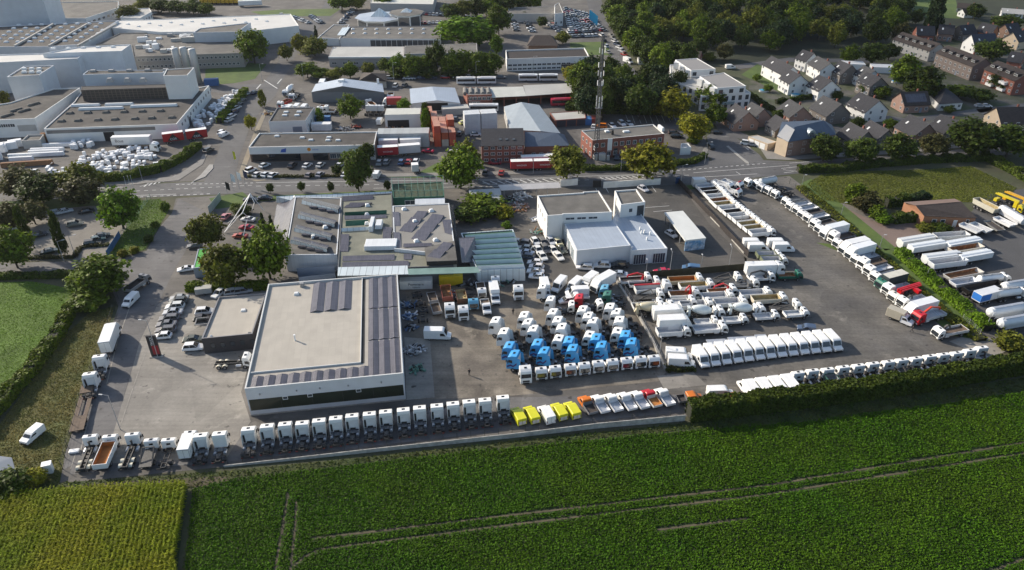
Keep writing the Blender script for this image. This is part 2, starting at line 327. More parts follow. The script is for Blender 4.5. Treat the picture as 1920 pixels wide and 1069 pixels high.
grass_tufts('verge_grass', verge, 26000, mat('verge_blades', (.045,.078,.012), .8, spec=.1, island=.5, trans=.25, col2=(.08,.085,.025), scale=.2), .4, .12, label='rough green verge grass below the depot wall')
sheet('farm_track', [(115,912),(240,902),(420,893),(440,899),(380,913),(240,915),(130,925)], .036, G_TRACK)
# sugar beet field
beet = [(338,1150),(362,918),(430,900),(700,866),(1000,835),(1280,809),(1500,792),(1700,767),(2300,680),(2700,1150)]
sheet('beet_field', beet, .03, G_SOIL)
TR = [[(540,925),(530,990),(516,1069),(505,1140)], [(556,940),(553,990),(545,1069),(538,1140)], [(585,1010),(700,997),(960,966),(1440,910),(1920,830),(2100,795)], [(552,1062),(570,1045),(600,1030),(700,1018),(960,984),(1440,927),(1920,850),(2100,815)], [(1232,994),(1300,985),(1400,972)], [(1820,1085),(1935,1043),(2050,1005)]]
def trackstrip(name, line, w, z, m):
 pts = [P(*p)[:2] for p in line]; L = []; Rr = []
 for i, p in enumerate(pts):
  a = Vector(pts[max(0,i-1)]); b = Vector(pts[min(len(pts)-1,i+1)]); d = (b-a).normalized(); n = Vector((-d.y, d.x))*w/2
  L.append(Vector(p)+n); Rr.append(Vector(p)-n)
 return sheet(name, None, z, m, world_pts=[tuple(q) for q in L+Rr[::-1]])
for t in TR: trackstrip('wheel_track', t, .38, .045, G_TRACK)
def dist_line(pts, line):
 w = [np.array(P(*p)[:2]) for p in line]; d = np.full(len(pts), 1e9)
 for a, b in zip(w, w[1:]):
  ab = b-a; t = np.clip(((pts-a)@ab)/(ab@ab), 0, 1); d = np.minimum(d, np.linalg.norm(pts-a-t[:,None]*ab, axis=1))
 return d
def beet_crop():
 poly = np.array([P(*p)[:2] for p in beet]); th = R(9.5); c, s = math.cos(th), math.sin(th); rot = np.array([[c,s],[-s,c]])
 q = poly@rot.T; lo, hi = q.min(0), q.max(0); lo[1] = max(lo[1], 60)
 u, v = np.meshgrid(np.arange(lo[0], hi[0], .27), np.arange(lo[1], hi[1], .5)); k = np.column_stack([u.ravel(), v.ravel()])
 k += NP.normal(size=k.shape)*[.08,.05]; w = k@rot
 ok = inpoly(w, poly) & (w[:,1] > 72) & (np.abs(w[:,0]) < w[:,1]*.95+35)
 for t in TR: ok &= dist_line(w, t) > .34
 w = w[ok]; hump = .8+.35*np.sin(w[:,0]*.21+np.sin(w[:,1]*.3)*2)*np.sin(w[:,1]*.27)
 n = 7; w = np.repeat(w, n, 0); h = np.repeat(hump, n); o = NP.normal(size=w.shape)*.13
 z = .12+NP.random(len(w))*.32*h
 pts = np.column_stack([w+o, z]); nr = np.column_stack([o*2.2, np.full(len(o), .75)])
 V = leaf_arrays(pts, .22, .3, 1.3, .45, nr)
 m = mat('beet_leaf', (.042,.108,.003), .75, island=.42, trans=.2, var=.2, scale=.06, col2=(.058,.118,.004), fine=.12, spec=.12)
 o = link('beet_crop', quads_mesh('beet_crop', V, [m])); tag(o, 'dense green sugar beet leaves in rows across the field', 'crop', kind='stuff')
beet_crop()
def corn_crop():
 pix = [(-160,965),(0,936),(180,921),(352,913),(322,1150),(-160,1150)]; poly = np.array([P(*p)[:2] for p in pix])
 sheet('corn_field', pix, .034, G_SOIL)
 a, b = P(350,915), P(318,1110); th = math.atan2((b-a).y, (b-a).x); c, s = math.cos(th), math.sin(th); rot = np.array([[c,s],[-s,c]])
 q = poly@rot.T; lo, hi = q.min(0), q.max(0)
 u, v = np.meshgrid(np.arange(lo[0], hi[0], .2), np.arange(lo[1], hi[1], .75)); k = np.column_stack([u.ravel(), v.ravel()]); k += NP.normal(size=k.shape)*[.06,.06]
 w = k@rot; ok = inpoly(w, poly) & (w[:,1] > 68); w = w[ok]
 hh = 1.9+.35*NP.random(len(w)); n = 9; W = np.repeat(w, n, 0); H = np.repeat(hh, n)
 lv = np.tile(np.linspace(.25, 1, n), len(w)); ang = NP.random(len(W))*6.28; r = .3*(1.1-lv*.5)
 pts = np.column_stack([W[:,0]+np.cos(ang)*r, W[:,1]+np.sin(ang)*r, H*lv]); d = np.column_stack([np.cos(ang), np.sin(ang), .35-.5*NP.random(len(W))])
 side = np.column_stack([-np.sin(ang), np.cos(ang), NP.normal(size=len(W))*.3])*.055; L = (.38*(1.15-.45*lv))[:,None]
 V = np.stack([pts-d*L-side, pts-d*L+side, pts+d*L*.9+side-[0,0,.12], pts+d*L*.9-side-[0,0,.12]], 1).reshape(-1,3)
 m = mat('corn_leaf', (.16,.215,.008), .7, spec=.1, island=.45, trans=.4, col2=(.225,.235,.012), scale=.09)
 o = link('corn_crop', quads_mesh('corn_crop', V, [m])); tag(o, 'tall yellowing maize plants in close rows', 'crop', kind='stuff')
corn_crop()
# road markings, each run of dashes one painted thing of the road
def lines(segs, w=.15, z=.056, name='road_marking'):
 b = MB()
 for (a, c) in segs:
  A, B = P(*a, z), P(*c, z); d = (B-A).normalized(); n = Vector((-d.y, d.x, 0))*w/2
  b.poly([A-n, B-n, B+n, A+n])
 o = b.build(name, G_MARK); o['kind'] = 'structure'; return o
def dashes(a, c, n, fill=.5):
 return [((a[0]+(c[0]-a[0])*(i/n), a[1]+(c[1]-a[1])*(i/n)), (a[0]+(c[0]-a[0])*((i+fill)/n), a[1]+(c[1]-a[1])*((i+fill)/n))) for i in range(n)]
lines(dashes((240,359),(480,347),16)+dashes((480,349),(960,343),26)+dashes((960,344),(1300,328),20), .22)
lines([((240,367),(330,364)),((480,342.5),(960,336)),((960,335),(1200,327)),((700,353),(960,349)),((100,355),(230,351)),((100,372),(230,368.5)),((1300,324),(1480,310)),((1300,333),(1420,326)),((1480,306),(1560,300)),((1468,318),(1500,322)),((1465,316),(1520,310)),((1380,322),(1388,327)),((1470,324),(1488,322))], .2)
lines(dashes((330,346),(480,343),14)+dashes((250,370),(400,363),12)+dashes((1220,324),(1440,306),22,.5), .3)
lines([((905+i*14,340.5-i*.6),(918+i*14,345.5-i*.6)) for i in range(12)]+[((1125+i*10,333-i*.5),(1136+i*10,337-i*.5)) for i in range(9)], .45)
lines([((1122,332),(1215,327)),((1122,338),(1215,334)),((900,339),(1072,333)),((912,347),(1072,339))], .2)
lines([((270+i*9,350-i*2.2),(278+i*9,344-i*2.2)) for i in range(8)], .5)
lines([((262,350),(340,326)),((362,342),(400,309)),((358,344),(396,313))], .2)
lines([((495,150+0),(520,166)),((481,167),(489,158)),((520,157),(528,148))], .5)
lines([((1398,277),(1404,281)),((1400,274),(1407,278))], .3)
isl = [P(x, y, .05) for x, y in ((362,341),(377,328),(393,309),(400,309),(400,316),(385,332))]
MB().prism([(p.x, p.y) for p in isl], .05, .2).build('traffic_island', G_KERB)['kind'] = 'structure'
isl = [P(x, y, .05) for x, y in ((1362,275),(1366,274),(1392,296),(1404,305),(1404,308),(1398,305))]
MB().prism([(p.x, p.y) for p in isl], .05, .2).build('traffic_island', G_KERB)['kind'] = 'structure'
lines([((1117,353),(1122,362)),((1135,351),(1141,361)),((1211,349),(1217,358)),((1222,349),(1230,360)),((1225,397),(1260,394)),((1200,390),(1255,386))], .18, name='bay_marking')
lines([((1172+i*11,212-i*.3),(1180+i*11,233-i*.6)) for i in range(9)], .15, name='bay_marking')
lines([((244,573),(220,640)),((220,640),(200,720)),((282,640),(262,690)),((306,677),(375,671)),((262,690),(225,800)),((150,850),(165,790)),((132,880),(145,840))], .2, name='yard_line').data.materials[0] = mat('yard_seam', (.27,.25,.22), .9, var=.3, scale=.8)
# ---------------------------------------------------------------- vehicles (local x points forward, origin on the ground)
MC = {}
def cached(key, fn):
 if key not in MC: MC[key] = fn()
 return MC[key]
def wheel_mesh(r=.5, w=.34):
 def f():
  b = MB(); y = w/2
  b.tube((0,-y,0),(0,y,0), r, n=14, m=0)
  b.tube((0,-y-.012,0),(0,y+.012,0), r*.58, n=10, m=1); b.tube((0,-y-.03,0),(0,y+.03,0), r*.2, n=8, m=1)
  return b.mesh('wheel', [TYRE, RIM], bevel=.03, seg=1)
 return cached(('wheel', r, w), f)
def wheels(axles, track, r=.5, w=.34, dual=()):
 out = []
 for i, x in enumerate(axles):
  ww = w*1.75 if i in dual else w
  for s in (-1, 1): out.append(('wheel', wheel_mesh(r, ww), (x, s*(track/2-ww/2), r), None, []))
 return out
def cab_parts(front, length, roof, fairing=True, w=2.44, dark_grille=True, deflect=False):
 """Forward-control lorry cab; front = x of the bumper."""
 k = (front, length, roof, fairing, w, deflect); r = front-length; zm = min(1.65, roof-1.3)
 def body():
  p = [(r,.95),(front-.1,.55),(front,.75),(front-.02,zm),(front-.2,roof-.75)]+([(front-.34,roof-.34)] if fairing else [(front-.42,roof-.34)])
  p += [(front-.95,roof-.03),(r+.12,roof+.16),(r,roof-.3)] if fairing else [(front-.75,roof-.12),(r+.1,roof-.06),(r,roof-.3)]
  b = MB().side(p, -w/2, w/2); return b.mesh('cab', [PAINT], bevel=.08)
 def shield():
  zt = roof-.82; zb = zt-.95 if fairing else zt-.85; t = .012
  x0 = front-.02-(zb-zm)/(roof-.75-zm)*.18; x1 = front-.2
  b = MB().poly([(x0+t+.01,-w/2+.16,zb),(x0+t+.01,w/2-.16,zb),(x1+t+.03,w/2-.22,zt),(x1+t+.03,-w/2+.22,zt)]); return b.mesh('windscreen', [GLASS])
 def sidewin(s):
  zt = roof-.95; zb = zt-.72; y = s*(w/2+.012)
  pts = [(front-1.25,y,zb),(front-.42,y,zb),(front-.5,y,zt),(front-1.25,y,zt)]
  return MB().poly(pts if s < 0 else pts[::-1]).mesh('side_window', [GLASS])
 def grille():
  b = MB().box(front-.02, front+.02, -w/2+.5, w/2-.5, 1.02, 1.45, 0).box(front-.02, front+.03, -w/2+.55, w/2-.55, .62, .92, 0); return b.mesh('grille', [BLACK])
 def hatch(): return MB().box(-.26,.26,-.3,.3,0,.045).mesh('roof_hatch', [GLASS], bevel=.02, seg=1)
 def lamp(): return MB().box(-.03,.03,-.22,.22,-.1,.1).mesh('headlight', [LAMP], bevel=.02, seg=1)
 def mirror(s): return MB().box(-.06,.06,-.12,.12,-.42,.3).mesh('mirror', [BLACK], bevel=.03, seg=1)
 def rear(): return MB().box(r-.02, r+.01, -.35, .35, 1.75, 2.2).mesh('rear_window', [GLASS])
 sub = [('windscreen', cached(('ws',)+k, shield), (0,0,0), None, []), ('side_window', cached(('sw',-1)+k, lambda: sidewin(-1)), (0,0,0), None, []),
           ('side_window', cached(('sw',1)+k, lambda: sidewin(1)), (0,0,0), None, []), ('grille', cached(('gr',)+k, grille), (0,0,0), None, []),
           ('roof_hatch', cached(('hatch',), hatch), (front-1.35 if length > 1.9 else front-1.1, 0, roof+(.035 if fairing else -.08)), None, [])]
 for s in (-1, 1):
  sub.append(('headlight', cached(('lamp',), lamp), (front, s*(w/2-.32), .82), None, []))
  sub.append(('mirror', cached(('mir',), lambda: mirror(1)), (front-.35, s*(w/2+.2), roof-1.35), None, []))
 if not fairing and roof < 3.05: sub.append(('rear_window', cached(('rw',)+k, rear), (0,0,0), None, []))
 out = [('cab', cached(('cab',)+k, body), (0,0,0), 'c', sub)]
 if deflect:
  def dfl():
   return MB().side([(r-.85,1.1),(r+.05,1.0),(r+.05,roof-.25),(r-.5,roof-.4)], -.02, .02).mesh('side_deflector', [PAINT])
  def back(): return MB().box(r-.035, r, -w/2+.12, w/2-.12, 1.05, roof-.45).box(r-.07, r-.03, w/2-.5, w/2-.14, 1.2, roof-.75, 1).box(r-.2, r-.03, -.5, .5, 1.0, 1.45, 1).mesh('back_panel', [mat('cab_back_panel', (.66,.67,.67), .6, var=.12, scale=1.2), BLACK])
  out += [('side_deflector', cached(('dfl',)+k, dfl), (0,s*(w/2-.03),0), 'c', []) for s in (-1, 1)]; out.append(('back_panel', cached(('bp',)+k, back), (0,0,0), None, []))
 return out
def chassis(x0, x1, tank=(None), guards=(), key=None, fifth=None, tan=False):
 def f():
  b = MB()
  for s in (-1, 1): b.box(x0, x1, s*.42-.05, s*.42+.05, .72, 1.0)
  n = int((x1-x0)/1.2)+1
  for i in range(n+1): x = x0+.05+(x1-x0-.1)*i/n; b.box(x-.06, x+.06, -.42, .42, .76, .96)
  b.box(x0-.08, x0, -1.15, 1.15, .55, .75)
  for g in guards: b.tube((g,-1.05,.52),(g,1.05,.52), .12, n=6)
  if x1 > 1: b.box(x1-1.0, x1-.1, -.5, .5, .6, 1.15)
  return b.mesh('chassis', [CHAS])
 out = [('chassis', cached(('ch', x0, x1, tuple(guards)), f), (0,0,0), None, [])]
 if tank is not None:
  def t():
   return MB().tube((-.55,0,0),(.55,0,0), .33, n=12).mesh('fuel_tank', [ALU], bevel=.04, seg=1)
  for s in (-1, 1): out.append(('fuel_tank', cached(('tank',), t), (tank, s*.88, .72), None, []))
 if guards:
  def gm():
   b = MB(); n = 6
   for k in range(n):
    a0, a1 = math.pi*(.12+.76*k/n), math.pi*(.12+.76*(k+1)/n)
    b.poly([(.6*math.cos(a0),-.33,.6*math.sin(a0)),(.6*math.cos(a0),.33,.6*math.sin(a0)),(.6*math.cos(a1),.33,.6*math.sin(a1)),(.6*math.cos(a1),-.33,.6*math.sin(a1))])
   return b.mesh('mudguard', [CREAM if tan else BLACK])
  for g in guards:
   for s in (-1, 1): out.append(('mudguard', cached(('mg', tan), gm), (g, s*.9, .5), None, []))
 if fifth is not None:
  def fw():
   b = MB(); b.tube((0,0,0),(0,0,.1), .48, n=14); b.box(-.75,.35,-.42,.42,-.12,.0); b.box(-.75,-.35,-.12,.12,.0,.05); return b.mesh('fifth_wheel', [mat('greasy_plate', (.08,.078,.075), .35, .4)])
  def lights(): return MB().box(-.03,.03,-.2,.2,-.08,.08).mesh('tail_lamp', [REDL])
  out.append(('fifth_wheel', cached(('fw',), fw), (fifth,0,1.12), None, [])); out += [('tail_lamp', cached(('tl',), lights), (x0-.1,s*.9,.68), None, []) for s in (-1, 1)]
  def catw(): return MB().box(-.5,.5,-.55,.55,0,.05).box(-.35,.3,.65,1.1,-.25,.25).box(-.45,.2,-1.1,-.65,-.3,.1).mesh('catwalk', [mat('tread_plate', (.2,.2,.21), .5, .5, var=.3, scale=3)])
  out.append(('catwalk', cached(('cw',), catw), (.05,0,1.02), None, []))
 return out
def K_tractor(roof=3.75, axles=1, deflect=True):
 ax = [1.55,-1.95] if axles == 1 else [1.55,-1.35,-2.65]
 return cab_parts(2.95, 2.25, roof, roof > 3.3, deflect=deflect)+chassis(-2.95 if axles == 1 else -3.3, 2.2, -.3, ax[1:], fifth=-1.6)+wheels(ax, 2.46, .5, .33, dual=(1,2))
def K_rigid(body='tip', L=8.0, roof=2.95, load='steel', axles=2, cabL=None, low=.95, tan=False, bcol=None, sides=1.0):
 f = L/2; sm = L < 6.6; cabL = cabL or (1.7 if roof < 3.3 else 2.2)
 if sm: low = min(low, .8)
 wr = .5 if not sm else .4
 ax = [f-1.35]+([-f+1.7] if axles == 2 else [-f+2.35,-f+1.05] if axles == 3 else [-f+2.35,-f+1.05])
 if axles == 4: ax.insert(1, f-3.1)
 parts = cab_parts(f, cabL, roof, roof > 3.3, 2.44 if not sm else 2.15)+wheels(ax, 2.46 if not sm else 2.1, wr, .32 if not sm else .25, dual=tuple(range(len(ax)-(1 if axles == 2 else 2), len(ax))))
 parts += chassis(-f+.1, f-.8, f-cabL-1.0 if L > 7 else None, [a for a in ax[1:]] if body in ('chassis','hook','skip') else [], tan=tan)
 b0, b1 = -f, f-cabL-.28; w = 1.25 if not sm else 1.1; z0 = low+.2
 kk = (body, L, roof, load, cabL, low, sides)
 ins = LOADS[load]
 def trough(h, taper=0.0):
  def g():
   b = MB(); t = .09
   b.box(b0, b1, -w, w, z0-.12, z0, 0, 1)
   for s in (-1, 1): b.box(b0, b1, s*w-(t if s > 0 else 0), s*w+(t if s < 0 else 0), z0, z0+h)
   b.box(b0, b0+t, -w+t, w-t, z0, z0+h); b.box(b1-t, b1, -w+t, w-t, z0, z0+h*1.18)
   i0, i1 = b0+t+.01, b1-t-.01; y = w-t-.01
   b.poly([(i0,-y,z0+.01),(i1,-y,z0+.01),(i1,y,z0+.01),(i0,y,z0+.01)], 1)
   for s in (-1, 1): b.poly([(i0,s*y,z0),(i1,s*y,z0),(i1,s*y,z0+h-.1),(i0,s*y,z0+h-.1)], 1 if load not in ('wood',) else 0)
   b.poly([(i1,-y,z0),(i1,y,z0),(i1,y,z0+h-.05),(i1,-y,z0+h-.05)], 1); b.poly([(i0,-y,z0),(i0,y,z0),(i0,y,z0+h-.1),(i0,-y,z0+h-.1)], 1)
   n = max(2, int((b1-b0)/1.3)) if h > .7 else 2
   for q in range(n+1):
    x = b0+.05+(b1-b0-.1)*q/n
    for s in (-1, 1): b.box(x-.05, x+.05, s*w-(0 if s > 0 else .05), s*w+(.05 if s > 0 else 0), z0-.1, z0+h)
   return b.mesh('tipper_body' if h > .7 else 'load_bed', [PAINT, ins])
  return g
 if body == 'tip': parts.append(('tipper_body', cached(kk, trough(1.0*sides)), (0,0,0), 'b', []))
 elif body == 'flat': parts.append(('load_bed', cached(kk, trough(.5*sides)), (0,0,0), 'b', []))
 elif body == 'box':
  zt = 3.85 if not sm else 3.1
  parts.append(('box_body', cached(kk, lambda: MB().box(b0, b1+.1, -w, w, z0-.1, zt).mesh('box_body', [PAINT], bevel=.05, seg=1)), (0,0,0), 'b', []))
  parts.append(('rear_frame', cached(kk+('rf',), lambda: MB().box(b0-.03, b0-.005, -w+.05, -w+.12, z0, zt-.08).box(b0-.03, b0-.005, w-.12, w-.05, z0, zt-.08).box(b0-.03, b0-.005, -.02, .02, z0, zt-.15).box(b0-.03, b0-.005, -w+.12, w-.12, zt-.2, zt-.1).mesh('rear_frame', [STEEL])), (0,0,0), None, []))
  if roof < 3.3 and not sm:
   parts.append(('roof_spoiler', cached(kk+('sp',), lambda: MB().side([(b1+.15,roof-.05),(f-.5,roof-.1),(b1+.9,zt-.35),(b1+.2,zt-.05)], -w+.12, w-.12).mesh('roof_spoiler', [PAINT], bevel=.1)), (0,0,0), 'c', []))
 elif body == 'curtain':
  parts.append(('load_bed', cached(kk, lambda: MB().box(b0, b1, -w, w, z0-.15, z0).mesh('load_bed', [CHAS])), (0,0,0), None, []))
  def cur():
   b = MB().box(b0+.02, b1-.02, -w+.02, w-.02, z0+.01, 3.7, 0, 1); return b.mesh('tarpaulin', [PAINTM, mat('pale_tarp_roof', (.55,.53,.46), .7, var=.15, scale=.6)], bevel=.04, seg=1)
  parts.append(('tarpaulin', cached(kk+('t',), cur), (0,0,0), 'b', []))
 elif body == 'mixer':
  def drum():
   b = MB(); ang = R(11); n = 18; prof = [(-2.75,.45),(-2.4,.75),(-.9,1.18),(.5,1.2),(1.9,.75),(2.05,.4)]
   b.lathe(prof, 'x', n, 0)
   rot = Matrix.Rotation(ang, 3, 'Y'); cx = (b0+b1)/2+.25
   b.v = [tuple(rot@Vector(v)+Vector((cx,0,2.35))) for v in b.v]; return b.mesh('drum', [PAINT], smooth=True)
  def hop(): return MB().box(b0+.05, b0+.5, -.5, .5, 2.95, 3.35, taper=-.12).bar((b0+.2,-.6,1.0),(b0+.2,-.45,2.9),.1).bar((b0+.2,.6,1.0),(b0+.2,.45,2.9),.1).bar((b0+.25,0,2.2),(b0-.3,0,1.3),.5,.12).box(b0,b0+.6,-.7,-.6,1.0,2.9).mesh('hopper', [PAINT])
  parts.append(('drum', cached(kk, drum), (0,0,0), 'b', [])); parts.append(('hopper', cached(kk+('h',), hop), (0,0,0), 'b', []))
  parts.append(('water_tank', cached(kk+('w',), lambda: MB().tube((b1-.35,-.9,2.45),(b1-.35,.9,2.45),.42,n=12).box(b1-.6,b1-.1,-.8,.8,1.1,2.1).mesh('water_tank', [PAINT], bevel=.05)), (0,0,0), 'c', []))
 elif body == 'tank':
  def tk():
   b = MB(); b.lathe([(b0,.4),(b0+.12,.85),(b0+.35,1.05),(b1-.35,1.05),(b1-.12,.85),(b1,.4)], 'x', 16, 0, (0,0,2.1)); b.box(b0+.5, b1-.5, -.3, .3, 3.12, 3.25, 1)
   for q in range(3):
    x = b0+1+(b1-b0-2)*q/2; b.tube((x,0,3.24),(x,0,3.36),.22,n=10,m=1)
   return b.mesh('tank', [PAINT, STEEL])
  parts.append(('tank', cached(kk, tk), (0,0,0), 'b', []))
 elif body == 'hook':
  def hk(): return MB().bar((b0+.2,-.45,1.12),(b1-.8,-.45,1.12),.16,.22).bar((b0+.2,.45,1.12),(b1-.8,.45,1.12),.16,.22).bar((b1-1.2,0,1.2),(b1-.4,0,1.35),.3,.25).bar((b1-.4,0,1.3),(b1-.25,0,2.5),.25,.25).bar((b1-.25,0,2.5),(b1-.7,0,2.6),.2,.2).tube((b0+.25,-.6,1.1),(b0+.25,.6,1.1),.16).mesh('hook_loader', [mat('loader_arm', (.05,.048,.045), .6, var=.4, scale=2)])
  parts.append(('hook_loader', cached(kk, hk), (0,0,0), None, []))
 elif body == 'skip':
  def sk():
   b = MB().box(b0+.1, b1, -1.1, 1.1, 1.02, 1.15)
   for s in (-1, 1): b.bar((b0+1.0,s*1.05,1.1),(b1-1.1,s*1.05,2.6),.22).bar((b1-1.1,s*1.05,2.6),(b0+1.9,s*1.05,1.7),.14)
   b.bar((b1-1.1,-1.05,2.6),(b1-1.1,1.05,2.6),.16); return b.mesh('skip_arms', [mat('arm_steel', (.06,.058,.055), .6, var=.3, scale=2)])
  parts.append(('skip_arms', cached(kk, sk), (0,0,0), None, []))
 elif body == 'recovery':
  def rc():
   b = MB().box(b0, b1, -w, w, 1.0, 1.12); 
   for s in (-1, 1): b.bar((b0+.2,s*.7,1.25),(b1-1.2,s*.7,1.9),.28,.12)
   b.box(b1-.9, b1-.1, -w+.1, w-.1, 1.12, 2.0); return b.mesh('recovery_deck', [mat('deck_steel', (.16,.165,.17), .5, .4, var=.25, scale=1.5)])
  parts.append(('recovery_deck', cached(kk, rc), (0,0,0), None, []))
 return parts
def K_crane(base, bx, reach=3.5, up=1.0, m=None, z=1.3):
 """A folded loader crane behind the cab."""
 k = ('crane', bx, reach, up, z, m)
 def f(): return MB().box(bx-.3,bx+.3,-1.05,1.05,z-.4,z-.1).bar((bx,0,z-.2),(bx,0,z+1.5),.45).bar((bx,0,z+1.4),(bx-reach*.4,0,z+1.4+up),.38).bar((bx-reach*.4,0,z+1.4+up),(bx-reach,0,z+1.2+up*.4),.3).bar((bx-reach,0,z+1.2+up*.4),(bx-reach-.1,0,z+.6+up*.4),.25).box(bx-.35,bx-.1,-.8,-.3,z+.1,z+.9).mesh('loader_crane', [PAINT if m else mat('crane_dark', (.03,.03,.032), .5)])
 return base+[('loader_crane', cached(k, f), (0,0,0), m, [])]
def K_pump(base, f, L):
 def g():
  b = MB(); z = 3.1; x0, x1 = f-2.2, f-L
  for i, (y, dz, s) in enumerate(((-.45,0,.42),(.1,.05,.36),(.6,0,.3))): b.bar((x0-.2*i,y,z+dz),(x1+.3*i,y,z+dz+.15),s*.85,s)
  b.box(x0-1.2,x0-.2,-.6,.6,1.1,2.9); b.box(x1+.2,x1+1.2,-.9,.9,.9,1.8); return b.mesh('pump_boom', [PAINT])
 return base+[('pump_boom', cached(('pump',f,L), g), (0,0,0), 'x', [])]
def K_van(L=5.9, H=2.65, W=2.0, body='van', load='alu', crew=False, chev=False):
 f = L/2; k = ('van', L, H, W, body, load, crew); hood = f-.95
 rear = -f if body == 'van' else (f-2.75 if not crew else f-3.5)
 ht = H if body == 'van' else 2.2
 def bodym():
  p = [(rear,.38),(f-.12,.35),(f,.6),(f-.06,1.02),(hood,1.28),(hood-.62,ht-.22),(hood-1.0,ht-.02),(hood-1.6,ht),(rear,ht-.04)]
  return MB().side(p, -W/2, W/2).mesh('body', [PAINT], bevel=.13 if body == 'van' else .1, seg=3)
 def ws(): 
  x0, z0, x1, z1 = hood+.02, 1.36, hood-.52, ht-.28
  return MB().poly([(x0,-W/2+.12,z0),(x0,W/2-.12,z0),(x1,W/2-.24,z1),(x1,-W/2+.24,z1)]).mesh('windscreen', [GLASS])
 def sw(s):
  b = MB()
  if 1:
   y = s*(W/2+.012); q = [(hood-1.5,y,1.25),(hood-.2,y,1.25),(hood-.68,y,min(ht-.35,1.98)),(hood-1.5,y,min(ht-.35,1.98))]; b.poly(q if s < 0 else q[::-1])
   if crew: q = [(hood-2.4,y,1.25),(hood-1.65,y,1.25),(hood-1.65,y,ht-.35),(hood-2.4,y,ht-.35)]; b.poly(q if s < 0 else q[::-1])
  return b.mesh('side_window', [GLASS])
 def det():
  b = MB().box(f-.03,f+.02,-W/2+.3,W/2-.3,.45,.68).box(f-.2,f+.03,-W/2+.05,W/2-.05,.3,.42); return b.mesh('grille', [BLACK])
 def hl(): return MB().box(-.08,.02,-.17,.17,-.09,.13).mesh('headlight', [LAMP], bevel=.02, seg=1)
 sub = [('windscreen', cached(k+('ws',), ws), (0,0,0), None, []), ('side_window', cached(k+('sw',-1), lambda: sw(-1)), (0,0,0), None, []), ('side_window', cached(k+('sw',1), lambda: sw(1)), (0,0,0), None, []), ('grille', cached(k+('det',), det), (0,0,0), None, [])]
 for s in (-1, 1): sub.append(('headlight', cached(('vhl',), hl), (f-.04, s*(W/2-.28), .82), None, []))
 if body == 'van':
  def rd():
   b = MB().box(rear-.012, rear+.01, -.015, .015, .55, ht-.25, 1)
   for s in (-1, 1): b.box(rear-.02, rear+.01, s*(W/2-.17)-.06, s*(W/2-.17)+.06, .9, 1.4, 0)
   b.box(rear-.05, rear, -W/2+.1, W/2-.1, .38, .52, 1)
   if chev: b.box(rear-.016, rear+.01, -W/2+.25, -.05, .6, 1.45, 2).box(rear-.016, rear+.01, .05, W/2-.25, .6, 1.45, 2)
   return b.mesh('rear_door', [REDL, BLACK, mat('chevron_panel', (.6,.55,.5), .5)])
  sub.append(('rear_door', cached(k+('rd', chev), rd), (0,0,0), None, []))
 parts = [('body' if body == 'van' else 'cab', cached(k+('b',), bodym), (0,0,0), 'c', sub)]
 parts += wheels([f-1.0, -f+1.25], W-.05, .36, .24, dual=(1,) if body != 'van' else ())
 if body == 'drop':
  b0, b1 = -f, rear-.12; w = W/2+.06; z = .95; h = .42; ins = LOADS[load]
  def bed():
   b = MB(); t = .05; b.box(b0,b1,-w,w,z-.1,z,0)
   for s in (-1,1): b.box(b0,b1,s*w-(t if s>0 else 0),s*w+(t if s<0 else 0),z,z+h)
   b.box(b0,b0+t,-w+t,w-t,z,z+h); b.box(b1-t,b1,-w+t,w-t,z,z+h*2)
   b.poly([(b0+t,-w+t,z+.01),(b1-t,-w+t,z+.01),(b1-t,w-t,z+.01),(b0+t,w-t,z+.01)],1)
   for s in (-1,1): b.poly([(b0+t,s*(w-t-.01),z),(b1-t,s*(w-t-.01),z),(b1-t,s*(w-t-.01),z+h),(b0+t,s*(w-t-.01),z+h)],1)
   return b.mesh('load_bed', [PAINT, ins])
  parts.append(('load_bed', cached(k+('bed',), bed), (0,0,0), 'b', []))
  parts.append(('chassis', cached(k+('chs',), lambda: MB().box(b0+.1,rear+.3,-.45,.45,.5,.82).mesh('chassis', [CHAS])), (0,0,0), None, []))
 if body == 'luton':
  b0, b1 = -f, rear+.55; w = W/2+.1
  parts.append(('box_body', cached(k+('lb',), lambda: MB().side([(b0,.75),(rear-.05,.75),(rear-.05,2.25),(b1+.3,2.45),(b1,H+.55),(b0,H+.6)],-w,w).mesh('box_body',[PAINT],bevel=.06,seg=1)), (0,0,0), 'b', []))
 return parts
CARS = {'hatch': (4.2,1.78,1.5), 'sedan': (4.7,1.82,1.44), 'estate': (4.75,1.82,1.5), 'suv': (4.6,1.88,1.68), 'mpv': (4.4,1.85,1.8), 'coupe': (4.4,1.8,1.3)}
def car_prof(kind):
 L, W, H = CARS[kind]; f = L/2; b = .92 if H < 1.6 else 1.02
 low = [(-f+.05,.3),(f-.08,.28),(f,.5),(f-.1,.72),(f-.95,b-.04),(f-1.2,b),(-f+.35,b),(-f,.8)]
 tail = {'hatch':(.35,.75),'sedan':(1.0,1.55),'estate':(.3,.6),'suv':(.3,.65),'mpv':(.25,.5),'coupe':(.7,1.6)}[kind]
 return L, W, H, f, b, low, tail
